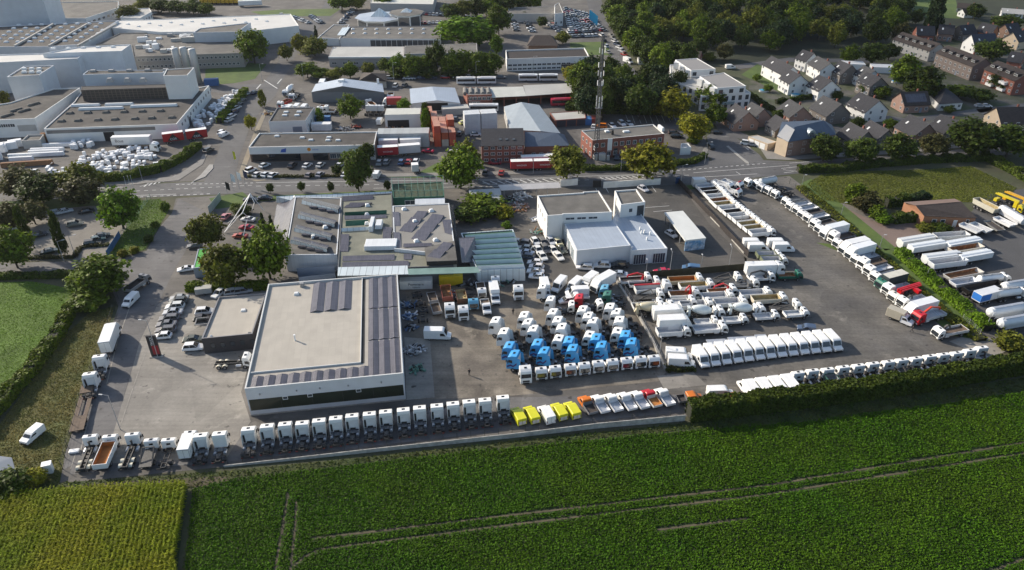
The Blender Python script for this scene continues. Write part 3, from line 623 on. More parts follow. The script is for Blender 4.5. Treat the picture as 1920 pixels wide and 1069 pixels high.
def car_glass(b, kind, m=0, mr=None):
 L, W, H, f, bl, low, (t0, t1) = car_prof(kind); x0, x1 = -f+t0, f-1.15; r0, r1 = -f+t1, f-(2.0 if kind != 'mpv' else 1.7); wy, ry = W/2-.06, W/2-.26; i = len(b.v)
 b.v += [(x0,-wy,bl-.02),(x1,-wy,bl-.02),(x1,wy,bl-.02),(x0,wy,bl-.02),(r0,-ry,H),(r1,-ry,H),(r1,ry,H),(r0,ry,H)]
 b.f += [(i,i+1,i+5,i+4),(i+1,i+2,i+6,i+5),(i+2,i+3,i+7,i+6),(i+3,i,i+4,i+7)]; b.m += [m]*4
 if mr is not None:
  b.f.append((i+4,i+5,i+6,i+7)); b.m.append(mr)
def K_car(kind='hatch'):
 L, W, H, f, bl, low, (t0, t1) = car_prof(kind)
 def body(): return MB().side(low, -W/2, W/2).mesh('body', [PAINT], bevel=.12, seg=2)
 def roof():
  r0, r1 = -f+t1, f-(2.0 if kind != 'mpv' else 1.7); ry = W/2-.24; b = MB().box(r0-.03, r1+.05, -ry, ry, H-.03, H+.03)
  wy = W/2-.05
  for s in (-1, 1):
   b.bar((f-1.15,s*wy,bl),(r1,s*ry,H),.07); b.bar((-f+t0,s*wy,bl),(r0,s*ry,H),.1); xm = (f-1.15-f+t0)/2-.1; b.bar((xm,s*(wy+.005),bl),(xm-.05,s*(ry+.01),H),.07)
  return b.mesh('roof', [PAINT], bevel=.02, seg=1)
 def gl():
  b = MB(); car_glass(b, kind); return b.mesh('windows', [GLASS])
 def lamps(x, m): return lambda: MB().box(-.05,.05,-.2,.2,-.07,.07).mesh('headlight' if x > 0 else 'tail_light', [m], bevel=.02, seg=1)
 parts = [('body', cached(('cb',kind), body), (0,0,0), 'c', []), ('roof', cached(('cr',kind), roof), (0,0,0), 'c', []), ('windows', cached(('cg',kind), gl), (0,0,0), None, [])]
 for s in (-1, 1):
  parts.append(('headlight', cached(('chl',), lamps(1, LAMP)), (f-.06, s*(W/2-.3), .62), None, [])); parts.append(('tail_light', cached(('ctl',), lamps(-1, REDL)), (-f+.04, s*(W/2-.25), .72), None, []))
 return parts+wheels([f-.85, -f+.8], W-.02, .32, .21)
def far_car_mesh(kind):
 def g():
  L, W, H, f, bl, low, t = car_prof(kind); b = MB().side(low, -W/2, W/2, 0); car_glass(b, kind, 1, 0)
  for x in (f-.85, -f+.8):
   for s in (-1, 1): b.tube((x,s*(W/2-.2),.32),(x,s*(W/2+.01),.32),.32,n=8,m=2)
  return b.mesh('parked_car', [PAINT, GLASS, TYRE])
 return cached(('far',kind), g)
def K_trailer(body='tiptrailer', L=8.5, load='alu', H=2.9):
 f = L/2; k = ('trl', body, L, load, H); ins = LOADS[load]
 def tr():
  b = MB(); w = 1.25; z = 1.25
  if body == 'tiptrailer':
   o = [(-f,z+.15),(f-.35,z),(f,H),(-f-.3,H)]
   for s in (-1, 1): b.side(o, s*w-(.08 if s > 0 else 0), s*w+(.08 if s < 0 else 0))
   b.poly([(-f,-w,z+.15),(-f-.3,-w,H),(-f-.3,w,H),(-f,w,z+.15)]); b.poly([(f-.35,-w,z),(f-.35,w,z),(f,w,H),(f,-w,H)])
   y = w-.09; b.poly([(-f+.05,-y,z+.2),(f-.4,-y,z+.1),(f-.4,y,z+.1),(-f+.05,y,z+.2)],1); b.poly([(-f,-w,z+.12),(f-.35,-w,z-.02),(f-.35,w,z-.02),(-f,w,z+.12)])
   for s in (-1, 1): b.poly([(-f+.05,s*y,z+.2),(f-.4,s*y,z+.1),(f-.05,s*y,H-.06),(-f-.2,s*y,H-.06)],1)
   b.bar((-f-.3,-w,H),(f,-w,H),.12); b.bar((-f-.3,w,H),(f,w,H),.12); b.bar((f,-w,H),(f,w,H),.14); b.bar((-f-.3,-w,H),(-f-.3,w,H),.14)
  elif body == 'covered':
   b.box(-f,f,-w,w,z,H); b.side([(-f,H),(f,H),(f,H+.05),(-f,H+.05)],-w-.03,w+.03)
   b.lathe([(-f+.02,1.2),(f-.02,1.2)],'x',20,0,(0,0,H-.95))
  elif body == 'silo':
   b.lathe([(-f,.5),(-f+.35,1.1),(-f+1.2,1.24),(f-1.2,1.24),(f-.35,1.1),(f,.5)],'x',18,0,(0,0,2.35)); b.box(-f+1,f-1,-.35,.35,3.55,3.66,1)
   for s in (-1,1): b.side([(-f+1,1.2),(f-1,1.2),(f-1.6,2),(-f+1.6,2)],s*1.1-.03,s*1.1+.03)
  elif body == 'box': b.box(-f,f,-w,w,1.1,H+.95)
  elif body == 'low': b.box(-f,-f+4.5,-1.27,1.27,.78,.95,1).box(-f+4.5,f-2.6,-1.27,-.55,.72,.86,1).box(-f+4.5,f-2.6,.55,1.27,.72,.86,1).box(f-2.6,f,-1.2,1.2,1.15,1.35,1).bar((f-2.7,-.6,.8),(f-2.3,-.6,1.25),.2).bar((f-2.7,.6,.8),(f-2.3,.6,1.25),.2).box(-f+4.5,f-2.6,-.55,-.45,.6,.85,0).box(-f+4.5,f-2.6,.45,.55,.6,.85,0)
  return b.mesh('trailer_body', [PAINT, ins], smooth=False)
 ax = [-f+.9+1.3*i for i in range(3)]
 parts = [('trailer_body', cached(k, tr), (0,0,0), 'c', [])]+wheels(ax, 2.45, .5 if body != 'low' else .38, .38)
 if body != 'low': parts += [('chassis', cached(k+('c',), lambda: MB().box(-f+.2,f-.6,-.5,.5,.85,1.2).bar((f-2.4,-.6,0.05),(f-2.4,-.6,1.1),.14).bar((f-2.4,.6,.05),(f-2.4,.6,1.1),.14).mesh('chassis',[CHAS])), (0,0,0), None, [])]
 return parts
def K_bus(L=12.0, art=False, col=(.75,.75,.74)):
 def sec(x0, x1):
  def g(): return MB().box(x0,x1,-1.26,1.26,.35,3.0).box(x0+1.5,x1-1.5,-.7,.7,2.98,3.2).mesh('body',[PAINT],bevel=.14)
  def w():
   b = MB()
   for s in (-1,1): b.box(x0+.5,x1-.3,s*1.262-.012,s*1.262+.012,1.35,2.45)
   b.box(x1-.02,x1+.015,-1.1,1.1,1.2,2.6); return b.mesh('windows',[GLASS])
  return [('body', cached(('bus',x0,x1), g),(0,0,0),'c',[('windows',cached(('busw',x0,x1),w),(0,0,0),None,[])])]
 if art: return sec(.3,9)+sec(-9,-.3)+[('gangway', cached(('gang',), lambda: MB().box(-.4,.4,-1.15,1.15,.5,2.9).mesh('gangway',[BLACK])),(0,0,0),None,[])]+wheels([6.3,1.5,-5.5],2.5,.48,.3)
 return sec(-L/2,L/2)+wheels([L/2-2.6,-L/2+3.3],2.5,.48,.3)
def spawn(parts, name, label, cat, loc, rz, col=(.78,.78,.76), bcol=None, xcol=None, group=None, scale=None):
 root = thing(name, label, cat, loc, rz, group)
 cols = {'c': col, 'b': bcol or col, 'x': xcol or col}
 for pn, me, l, ck, sub in parts:
  o = link(pn, me, root, l, 0, cols.get(ck))
  for sn, sm, sl, sk, _ in sub: link(sn, sm, o, sl, 0, cols.get(sk))
 if scale: root.scale = scale
 return root
WH = (.78,.78,.76)
def put(parts, name, label, cat, px, z, ax, hd, **k):
 """Stand a vehicle so that its local point (ax, 0, z) is the one the photograph shows at px."""
 w = P(*px, z); r = R(hd); return spawn(parts, name, label, cat, (w.x-ax*math.cos(r), w.y-ax*math.sin(r), .05), r, **k)
def put2(parts_fn, name, label, cat, rear, front, z, **k):
 """Same, from the photographed rear and front edge at height z; parts_fn receives the length."""
 a, b = P(*rear, z), P(*front, z); L = (b-a).length; m = (a+b)/2
 return spawn(parts_fn(L) if callable(parts_fn) else parts_fn, name, label, cat, (m.x, m.y, .05), hdg(a, b), **k)
def car(kind, px, hd, col, label, group=None, z=.8, name='parked_car', far=False):
 w = P(*px, z)
 if far:
  o = link(name, far_car_mesh(kind), None, (w.x, w.y, .05), R(hd), col); return tag(o, label, 'car', group)
 return spawn(K_car(kind), name, label, 'car', (w.x, w.y, .05), R(hd), col, group=group)
# ---------------------------------------------------------------- the depot's vehicles
TRK = 'tractor_unit'
RG = lambda *a, **k: K_rigid(*a, **k)
OFF = (.8,.8,.78); BLUE = (.05,.30,.62); RED = (.45,.012,.02); YEL = (.62,.60,.02); ORANGE = (.62,.16,.01); GREEN = (.012,.12,.08); ALUC = (.6,.61,.63)
G = 'tractor units lined up along the concrete wall'
f2 = [(466,802),(501,796.5),(534.5,793),(566.5,790),(598,786.5),(629.5,782),(660,777.5),(692.5,774),(723,770),(756,766.5),(786.5,762.5),(819,759),(849,755),(879,751),(909,748),(942.5,743)]
for i, p in enumerate(f2):
 put(K_tractor(3.75 if i not in (3,) else 3.6, 1), TRK, f'white tractor unit with grey cab back by the concrete wall, {ORD[i]} from the left', 'tractor unit', p, 3.7, 1.9, 98+random.uniform(-1,1), group=G)
# left corner of the front row
put(K_rigid('hook', 8.2, 3.0, axles=3, tan=True), 'hook_loader_truck', 'white hook loader truck with tan mudguards at the left end of the front row', 'truck', (168,816), 3.0, 3.1, 101)
put(K_rigid('tip', 8.0, 2.85, 'orange', axles=2), 'tipper_truck', 'white tipper truck with rusty orange bed in the left front corner', 'truck', (205,816), 2.85, 3.0, 99)
put(K_rigid('hook', 8.0, 3.2, axles=3, tan=True), 'hook_loader_truck', 'white hook loader truck right of the tipper with the rusty orange bed', 'truck', (247.5,813), 3.1, 3.0, 98)
put(K_rigid('skip', 6.8, 2.75, axles=2), 'skip_loader_truck', 'low white skip loader with pale arms in the left front group', 'truck', (283,823), 2.75, 2.4, 98)
put(K_rigid('chassis', 6.8, 2.75, axles=2), 'chassis_truck', 'low white cab and bare chassis left of the white box body', 'truck', (315.5,822.5), 2.75, 2.4, 98)
put(K_rigid('box', 6.4, 2.7, axles=2), 'box_truck', 'small white box truck seen from behind in the left front group', 'truck', (347,828), 3.1, -1.0, 97)
put(K_tractor(3.7, 1), TRK, 'white tractor unit with dark window frame just right of the white box truck', 'tractor unit', (376.5,813.5), 3.7, 1.9, 98)
put(K_tractor(3.7, 1, False), TRK, 'white tractor unit with plain white cab back at the right end of the left group', 'tractor unit', (411.5,810.5), 3.7, 1.9, 98)
# row of vans and pickups over the wall
G = 'vans and pickups parked above the wall'
for i, (p, kind) in enumerate([((973,774),'y'),((998,771.5),'y'),((1026,769),'w'),((1050,765.5),'y'),((1074.5,763),'y')]):
 if kind == 'y': put(K_van(4.9,2.05,1.9,chev=True), 'yellow_van', f'bright yellow van with striped rear doors above the wall, {ORD[[0,1,1,2,3][i]]} of four from the left', 'van', p, 2.0, -.4, 110, col=YEL, group=G)
 else: put(K_van(5.2,2.35,1.95), 'panel_van', 'white panel van between the yellow vans above the wall', 'van', p, 2.3, -.4, 110, group=G)
for i, (p, cc, bc, ld, ds) in enumerate([((1099,746.5),ORANGE,(.2,.2,.21),'dark','orange pickup truck with dark empty bed'),((1122,744.5),WH,ALUC,'alu','white pickup truck with silver bed directly right of the orange one'),((1146.5,742),WH,ALUC,'alu','white pickup truck with silver bed second right of the orange one'),
  ((1172.5,739.5),WH,ALUC,'alu','white pickup with folded-down tailboard left of the plain silver bed'),((1195.5,737),WH,ALUC,'alu','white pickup truck with silver bed just left of the red one'),((1218.5,734),RED,(.6,.6,.58),'orange','red pickup truck with orange sandy load'),((1243,731.5),WH,ALUC,'alu','white pickup truck with long silver bed at the right end of the row')]):
 put(K_van(5.7,2.3,1.95,'drop',ld), 'pickup_truck', ds, 'pickup', p, 2.15, .75, 110, col=cc, bcol=bc, group=G)
put(K_van(5.4,2.2,1.9,'drop','dark',crew=True), 'pickup_truck', 'orange crew cab pickup half hidden behind the hedge end', 'pickup', (1303,738), 2.1, .9, 10, col=ORANGE, bcol=(.15,.15,.16))
put(K_van(5.6,2.4,1.95), 'panel_van', 'white panel van facing right behind the start of the tall hedge', 'van', (1347,728), 2.3, -.6, 2)
put(K_van(5.4,2.2,1.9,'drop','sand'), 'pickup_truck', 'orange roofed small pickup peeping over the hedge below the white van', 'pickup', (1372,741), 2.1, .9, 170, col=ORANGE, bcol=(.4,.25,.1))
# row of cabs facing the camera
put(K_tractor(3.8, 1, False), TRK, 'tall white tractor unit facing the camera at the left end of the cab row', 'tractor unit', (985.5,692), 3.75, 1.9, -82)
for i, p in enumerate([(1015,691.5),(1041.5,688.5),(1069.5,685),(1096,682.5),(1122,679),(1149,676),(1175.5,673),(1201.5,670.5),(1226.5,669)]):
 put(K_rigid('chassis', 7.2, 3.0, axles=2), 'chassis_truck', f'low white cab truck facing the camera below the blue tractor units, {ORD[i]} from the left', 'truck', p, 2.95, 2.7, -81, group='white cab trucks facing the camera')
# five slanted columns of tractor units
cols = [[(928.5,601,0),(944,622,0),(954,648,1),(963.5,664,1)], [(982,591,0),(989,604,0),(999,617,0),(1007,643,1),(1019.5,658,1)], [(1036,585.5,0),(1045,600,0),(1052.5,613,0),(1047,629,0),(1066,638,1),(1073,653,1)],
  [(1092,580,0),(1102,592,0),(1111,602,0),(1105,622,0),(1117,633,1),(1127,647,1)], [(1143,575,0),(1155,585,0),(1161,600,0),(1158,615,0),(1172,627,1),(1183,641,1)]]
for ci, cl in enumerate(cols):
 nw = 0; nb = 0; tw = sum(1 for q in cl if not q[2])
 for x, y, b in cl:
  if b: lab = f"sky blue tractor unit, {['upper','lower'][nb]} one of the {ORD[ci]} slanted column from the left"; nb += 1
  else: lab = f'white tractor unit, {ORD[nw]} from top in {ORD[ci]} slanted column from left'; nw += 1
  r = put(K_tractor(3.9 if b or nw != tw or ci in (0,1) else 3.2, 2, True), TRK, lab, 'tractor unit', (x,y), 3.9, 1.9, 163+random.uniform(-2,2), col=BLUE if b else WH, scale=(1.1,1.1,1.06), group='sky blue tractor units' if b else 'white tractor units in slanted columns')
  if b:
   def sw():
    m = MB(); y = -1.232
    for s in (-1, 1):
     q = [(2.7,s*1.237,1.0),(2.0,s*1.237,1.5),(1.5,s*1.237,1.25),(.8,s*1.237,2.0),(.8,s*1.237,2.5),(1.5,s*1.237,1.65),(2.0,s*1.237,1.9),(2.8,s*1.237,1.35)]
     for a in range(3): m.poly([q[a],q[a+1],q[6-a],q[7-a]])
    return m.mesh('swoosh_decal', [mat('dark_purple_decal', (.05,.03,.14), .4)])
   link('swoosh_decal', cached(('swoosh',), sw), r)
# loose vehicles above the columns
put(K_tractor(3.8,1,False), TRK, 'white tractor unit facing the camera alone on the open brown yard', 'tractor unit', (972,539), 3.75, 1.9, -84)
put(K_tractor(3.8,1,False), TRK, 'white tractor unit with silver tank in front of the white box van', 'tractor unit', (1015.5,537), 3.7, 1.9, 165)
put(K_tractor(3.8,1,False), TRK, 'white tractor unit just left of the red cab and low white cab', 'tractor unit', (1030.5,560), 3.7, 1.9, 163)
put(K_rigid('chassis',7.0,2.85), 'chassis_truck', 'low white chassis truck in front of the red tractor unit', 'truck', (1071.5,567), 2.85, 2.6, 175)
put(K_tractor(3.5,1,False), TRK, 'red tractor unit among white vans', 'tractor unit', (1084,556), 3.4, 1.9, 168, col=RED)
put(K_tractor(3.4,1,False), TRK, 'light blue tractor unit right of the white vans', 'tractor unit', (1132,538), 3.3, 1.9, 165, col=(.10,.30,.45))
put(K_tractor(3.4,1,False), TRK, 'dark green tractor unit below the light blue one', 'tractor unit', (1137,550), 3.3, 1.9, 165, col=(.03,.13,.09))
put(K_rigid('chassis',7.0,2.85), 'chassis_truck', 'low white cab truck below the dark green tractor unit', 'truck', (1124,564), 2.85, 2.6, 190)
put(K_van(6.4,2.7,2.0,'luton'), 'box_van', 'white box van standing behind the white tractor with the silver tank', 'van', (1021,526), 3.2, -1.4, -84)
for i, (p, h) in enumerate([((1050,524),-118),((1079,525.5),-124)]): put(K_van(5.9,2.6,2.0), 'panel_van', ['white panel van facing the yard, left of two in front of the garage','white panel van facing the yard, right of two in front of the garage'][i], 'van', p, 2.5, -.5, h)
put(K_van(6.3,2.8,2.05,'luton'), 'box_van', 'white luton van between the panel vans and the big box truck', 'van', (1109,515), 3.2, -1.3, -128)
put(K_rigid('box',7.6,2.9), 'box_truck', 'big white box truck beside the fence at the garage', 'truck', (1136,515.5), 3.8, -1.0, -136)
put(K_van(5.9,2.6,2.0), 'panel_van', 'white panel van parked across in front of the other vans', 'van', (1086,539.5), 2.5, -.5, 186)
put(K_van(5.4,2.2,1.9,'drop','alu'), 'pickup_truck', 'white pickup with empty silver bed behind the red tractor unit', 'pickup', (1080,550), 2.1, .6, 186, bcol=ALUC)
car('hatch', (1062,562), 195, WH, 'low white car left of the red tractor unit')
# top of the yard
put(K_tractor(3.6,1,False), TRK, 'pale white tractor unit facing the camera in front of the scrap filled tipper', 'tractor unit', (843,573), 3.55, 1.9, -82)
put(K_tractor(3.6,1,False), TRK, 'white tractor unit with dark hatch between the pale one and the blue cab', 'tractor unit', (868.5,578), 3.55, 1.9, -82)
put(K_rigid('chassis',7.0,3.0), 'chassis_truck', 'light blue cab truck facing the camera in the scrap corner', 'truck', (887.5,562), 3.0, 2.6, -82, col=(.12,.34,.5))
put(K_van(5.9,2.3,2.0,'drop','wood'), 'pickup_truck', 'white pickup truck with brown wooden bed facing the camera', 'pickup', (911.5,570), 2.15, .7, -80)
put(K_rigid('flat',6.2,2.7,'wood'), 'flatbed_truck', 'white cab flatbed truck behind the white pickup', 'truck', (903.5,542), 2.65, 2.2, -82)
put(K_van(6.6,2.8,2.1,'luton'), 'box_van', 'white box van facing the camera right of the brown bedded pickup', 'van', (926,535), 3.3, -1.2, -82)
put(K_rigid('chassis',6.5,2.8), 'chassis_truck', 'pale blue grey cab behind the white box van at the greenhouse', 'truck', (929,520), 2.75, 2.4, -82, col=(.4,.46,.52))
put(K_van(6.2,2.7,2.0), 'panel_van', 'white panel van standing sideways right of the big hall', 'van', (816,617), 2.6, -.5, -2)
# middle pool of trucks, all nose to the right
pool = [('flat',8.2,(1215,513.5),2.95,'dark',dict(axles=2),'white cab truck with red folded crane at the top left of the pool','crane',RED),
 ('flat',8.2,(1232,521),2.95,'dark',dict(axles=2),'white cab truck with dark grey flat bed below the red crane truck',None,None),
 ('tip',9.2,(1252,528),3.6,'white',dict(axles=3),'high white truck with pale tipper body and red tarpaulin beam','beam',RED),
 ('skip',7.6,(1238,544),2.95,'dark',{},'white skip loader with raised dark arms below the high tipper',None,None),
 ('flat',7.8,(1238,561.5),2.9,'wood',{},'white cab truck with brown timber bed above the cream mixer',None,None),
 ('mixer',8.6,(1250,571.5),2.75,'white',dict(axles=3,bcol=(.55,.49,.33)),'concrete mixer truck with cream drum beside the fence',None,(.58,.52,.36)),
 ('tip',9.0,(1312,515),3.1,'orange',dict(axles=3),'white truck with long ochre loading trough behind the yellow sand tipper',None,(.5,.42,.28)),
 ('tip',9.0,(1332.5,525.5),3.0,'sand',dict(axles=3),'white tipper with yellow sand load in the middle of the pool',None,None),
 ('tip',7.6,(1305,541),3.1,'rust',dict(sides=.8),'white tipper with rusty floor and upright red crane','crane2',RED),
 ('flat',7.2,(1298.5,557),2.7,'white',{},'white flatbed truck under the rusty tipper with red crane',None,None),
 ('box',8.0,(1278,582),2.75,'white',dict(axles=2),'white box truck, rear one of the two boxes by the fence',None,None),
 ('box',8.0,(1289.5,601),2.75,'white',dict(axles=2),'white box truck, front one of the two boxes by the fence',None,None),
 ('tip',8.2,(1330.5,561.5),2.95,'alu',{},'white tipper with clean grey trough above the left white mixer',None,None),
 ('mixer',9.0,(1351,576),2.95,'white',dict(axles=4),'white concrete mixer truck, left one of the white pair',None,(.66,.7,.68)),
 ('flat',7.4,(1375,535.5),2.9,'rust',{},'white truck with brown bed and bent red crane','crane3',RED),
 ('tip',8.2,(1369.5,546),2.9,'alu',{},'white tipper with pale trough below the bent red crane',None,None),
 ('tip',8.2,(1394,557.5),2.9,'alu',{},'white tipper with pale trough above the right white mixer',None,None),
 ('mixer',9.0,(1427,571),2.95,'white',dict(axles=4),'white concrete mixer truck, right one of the white pair',None,(.66,.7,.68)),
 ('skip',7.8,(1384,513),2.95,'dark',{},'white skip loader with dark crossed arms beside the garage fence',None,None),
 ('recovery',8.6,(1415.5,521),3.0,'alu',{},'white truck with flat grey loading deck below the skip loader',None,None),
 ('flat',6.8,(1445.5,509.5),2.9,'white',{},'white dropside truck with black crane in front of the long box truck','crane',None),
 ('tip',8.2,(1440.5,541),2.9,'alu',{},'white tipper with light trough above the brown loaded one',None,None),
 ('tip',8.8,(1469,551),2.9,'sand',dict(axles=3),'white tipper with brown sand load near the open lot',None,(.66,.6,.48)),
 ('skip',7.6,(1495,563.5),2.95,'dark',{},'white skip loader with triangular arms at the right end of the pool',None,None),
 ('flat',6.0,(1509.5,579),2.45,'white',{},'small white flatbed truck, rightmost of the three small ones',None,None),
 ('flat',6.0,(1454,584),2.45,'white',{},'small white flatbed truck, middle of the three small ones',None,None),
 ('flat',6.0,(1395,591),2.45,'white',{},'small white flatbed truck, leftmost of the three small ones',None,None),
 ('flat',5.8,(1341,595.5),2.4,'white',{},'small white flatbed truck hidden behind the low dropside tipper',None,None),
 ('flat',8.0,(1356,605),2.9,'alu',dict(axles=3,sides=1.5),'white dropside tipper in front of the left white mixer',None,None),
 ('tip',7.8,(1286.5,611),2.9,'alu',dict(axles=3),'white tipper in front of the two box trucks',None,None),
 ('chassis',7.0,(1260.5,567),2.7,'white',{},'low white cab truck squeezed in behind the two box trucks',None,None)]
for body, L, p, roof, load, kw, lab, extra, c2 in pool:
 kw = dict(kw); kw.pop('bcol', None); sm = L < 6.6; parts = K_rigid(body, L, roof, load, **kw)
 f = L/2
 if extra == 'crane': parts = K_crane(parts, f-2.3, 4.0, .6, 'x' if c2 else None)
 if extra == 'crane2': parts = K_crane(parts, f-2.3, 1.2, 1.2, 'x')
 if extra == 'crane3': parts = K_crane(parts, f-2.3, 3.6, .9, 'x')
 if extra == 'beam': parts.append(('tarpaulin_beam', MB().box(-f,f-2.6,.9,1.3,2.15,2.5).mesh('tarpaulin_beam',[PAINT],bevel=.08), (0,0,0), 'x', []))
 put(parts, {'tip':'tipper_truck','flat':'flatbed_truck','box':'box_truck','mixer':'mixer_truck','skip':'skip_loader_truck','recovery':'recovery_truck','chassis':'chassis_truck'}[body], lab, 'truck', p, roof-.05, f-1.05, 6+random.uniform(-1.5,1.5), bcol=c2 if extra is None and c2 else WH, xcol=c2, group='trucks in the middle pool')
put(K_rigid('box', 10.2, 3.75, axles=3), 'box_truck', 'long white box truck with high cab beside the forecourt fence', 'truck', (1464,493.5), 3.7, 4.0, 4)
put(K_rigid('flat', 6.4, 2.5, 'rust', axles=2), 'flatbed_truck', 'small green truck with rusty load behind its cab', 'truck', (1498.5,508.5), 2.45, 2.2, 2, col=GREEN)
put(K_van(4.0,1.95,1.75), 'off_road_car', 'dark blue boxy off-road car behind the row of white vans', 'car', (1516.5,610), 1.9, -.4, 165, col=(.06,.09,.15))
for (p, n) in (((1270,655.5),'rear'),((1275,669),'front')): put(K_van(5.9,2.6,2.0), 'panel_van', f'white panel van facing right beside the van row, {n} one of two', 'van', p, 2.5, -.5, -6)
for i in range(13):
 t = i/12; p = (1314.5+(1562.5-1314.5)*t, 659-30*t-1.5*math.sin(math.pi*t))
 put(K_van(6.0,2.6,2.02), 'panel_van', f'white high roof van facing the camera in the row of thirteen, {ORD[i]} from the left', 'van', p, 2.55, -.3, -80+random.uniform(-1,1), group='row of thirteen white vans')
for p, L, lab in (((1357,642),7.5,'olive flat trailer deck behind the left end of the van row'),((1410,637),7,'grey flat trailer deck behind the middle of the van row')):
 put(K_trailer('low', L), 'low_trailer', lab, 'trailer', p, .9, 0, 5, col=(.2,.21,.17))
# vans and olive trucks by the forecourt fence
for p, lab in (((1410,449),'white panel van by the fence, rear one of two left'),((1420,457),'white panel van by the fence, front one of two left'),((1456,449),'cream white van behind the foremost van at the fence'),((1467,456.5),'white panel van with open view of its side, out on the lot')):
 put(K_van(5.9,2.6,2.0), 'panel_van', lab, 'van', p, 2.5, -.6, 0)
for p, lab in (((1436,474),'olive truck bed behind the white vans, upper one'),((1445,483.5),'olive truck bed behind the white vans, lower one')):
 put(K_rigid('tip',7.0,2.6,'alu'), 'tipper_truck', lab, 'truck', p, 2.2, -1.1, 3, col=(.7,.7,.68), bcol=(.16,.18,.11))
# tipper row along the forecourt fence
lrow = [(1343,341.5),(1350,348),(1357,354),(1363.5,360.5),(1370,367.5),(1377.5,374.5),(1387.5,382),(1396.5,389),(1406,395.5),(1415.5,403),(1425.5,411),(1436,418.5),(1447,426.5)]
ll = ['white','dark','dark','white','rust','sand','white','dark','white','wood','sand','sand','white']; ds = ['pale grey','dark','dark brown','pale grey','rusty','sandy brown','clean grey','black streaked','clean grey','muddy brown','yellow sandy','pale sandy','clean white']
for i, p in enumerate(lrow):
 put(K_rigid('tip',7.6,2.85,ll[i],axles=2,sides=.95), 'tipper_truck', f'white tipper with {ds[i]} bed, {ORD[i]} from the road along the dark fence', 'truck', p, 2.8, 2.75, 13+random.uniform(-1,1), group='tippers along the dark fence')
put(K_van(6.2,2.7,2.1,'luton'), 'box_van', 'pale grey box van beside the main road at the lot corner', 'van', (1310,336), 3.0, -1.2, 5, col=(.5,.56,.6), bcol=(.55,.56,.55))
for p, lab in (((1369.5,343),'white recovery truck without red roof beacon near the road'),((1388,341.5),'white recovery truck with red roof beacon closest to the road'),((1385,355.5),'white recovery truck with red roof beacon in front of the other two')):
 r = put(K_rigid('flat',7.4,2.8,'white'), 'recovery_truck', lab, 'truck', p, 2.75, 2.7, -48)
 if 'without' not in lab: link('roof_beacon', cached(('beacon',), lambda: MB().box(-.2,.2,-.8,.8,0,.22).mesh('roof_beacon',[mat('red_beacon',(.4,.02,.03),.3)],bevel=.05)), r, (2.5,0,2.75))
# row of trucks against the hedge, noses to the lower left
R2 = [((1404,335.5),'chassis',7.5,2.9,'dark','white cab truck with dark machinery, first from the road in the hedge row',WH,None),((1420,339),'tank',8.6,2.8,'alu','tank truck with silver barrel and red bumper in the hedge row',(.7,.7,.69),(.6,.62,.62)),
 ((1429.5,345),'chassis',7.5,2.9,'dark','white cab truck left below the silver tank truck',WH,None),((1442,350.5),'hook',8,2.9,'dark','white cab truck with bare rusty chassis near the road corner',WH,None),((1455.5,357.5),'hook',8,2.9,'dark','white cab truck with reddish chassis just before the gap in the hedge row',WH,None),
 ((1475.5,371.5),'recovery',8.4,2.9,'alu','white truck with raised silver ramps in the hedge row',WH,None),((1484,380),'flat',8.4,2.85,'alu','white flatbed right below the truck with silver ramps',WH,(.16,.18,.19)),((1496.5,387),'flat',8.4,2.9,'alu','white cab truck with dark sided bed, second below the ramp truck',WH,(.14,.16,.17)),
 ((1506,395),'flat',8.4,2.8,'dark','grey white cab truck with dark bed, third below the ramp truck',(.6,.6,.6),(.12,.13,.14)),((1517,402),'flat',8.4,2.95,'alu','white cab truck with dark bed, fourth below the ramp truck',WH,(.13,.15,.16)),((1529,412.5),'flat',8.4,3.3,'dark','tall white cab truck with grey bed, fifth below the ramp truck',WH,(.2,.21,.22)),
 ((1538,422),'flat',8.2,2.9,'wood','white cab truck just above the first white box truck of the hedge row',WH,(.15,.15,.16)),((1548,432),'box',8.6,2.9,'white','white box truck, first box in the hedge row from the road',(.7,.7,.7),(.72,.74,.75)),((1564.5,436),'flat',8.4,3.6,'wood','high white cab truck between the box truck and the red striped one',WH,(.1,.1,.11)),
 ((1572.5,449),'flat',8.2,2.85,'dark','low white cab truck just above the red striped lorry',WH,(.13,.13,.14)),((1584,461),'box',8.8,2.9,'white','white box truck with red stripe along its side',WH,(.75,.75,.74)),((1596,470.5),'box',8.8,2.9,'white','white box truck directly below the red striped lorry',WH,(.76,.77,.78)),
 ((1607,479.5),'flat',8.4,2.85,'alu','white cab truck with grey dropside bed below the box trucks',WH,(.14,.14,.15)),((1620,486),'flat',8.8,3.6,'wood','high white cab truck with dark brown bed in the hedge row',WH,(.12,.10,.10)),((1631.5,499),'flat',8.6,3.3,'alu','white cab truck second above the green curtain lorry',WH,(.14,.15,.17)),
 ((1644,511.5),'flat',8.6,3.2,'alu','white cab truck just above the green curtain lorry',WH,(.3,.31,.32)),((1654,524.5),'curtain',8.6,3.0,'alu','green cab lorry with dark green curtain sides and pale roof',(.015,.13,.09),(.02,.035,.04)),((1667,534),'flat',8.4,3.3,'alu','white cab dropside truck just below the green lorry',WH,(.42,.42,.41)),
 ((1678,549),'chassis',9.0,2.8,'dark','white concrete pump truck with long red boom',(.72,.7,.64),'pump'),((1695,558),'flat',8.4,3.2,'alu','white cab truck with black crane below the red boom','w','crane'),((1707,577.5),'box',8.6,3.0,'white','white box truck with rounded roof deflector above the red crane truck',WH,(.72,.73,.74)),
 ((1724,586),'flat',9.0,3.3,'alu','red cab dropside truck with red crane at the lot end',RED,'redcrane'),((1762.5,615.5),'flat',8.4,2.85,'wood','white dropside truck with black crane by the wire gate',WH,'crane')]
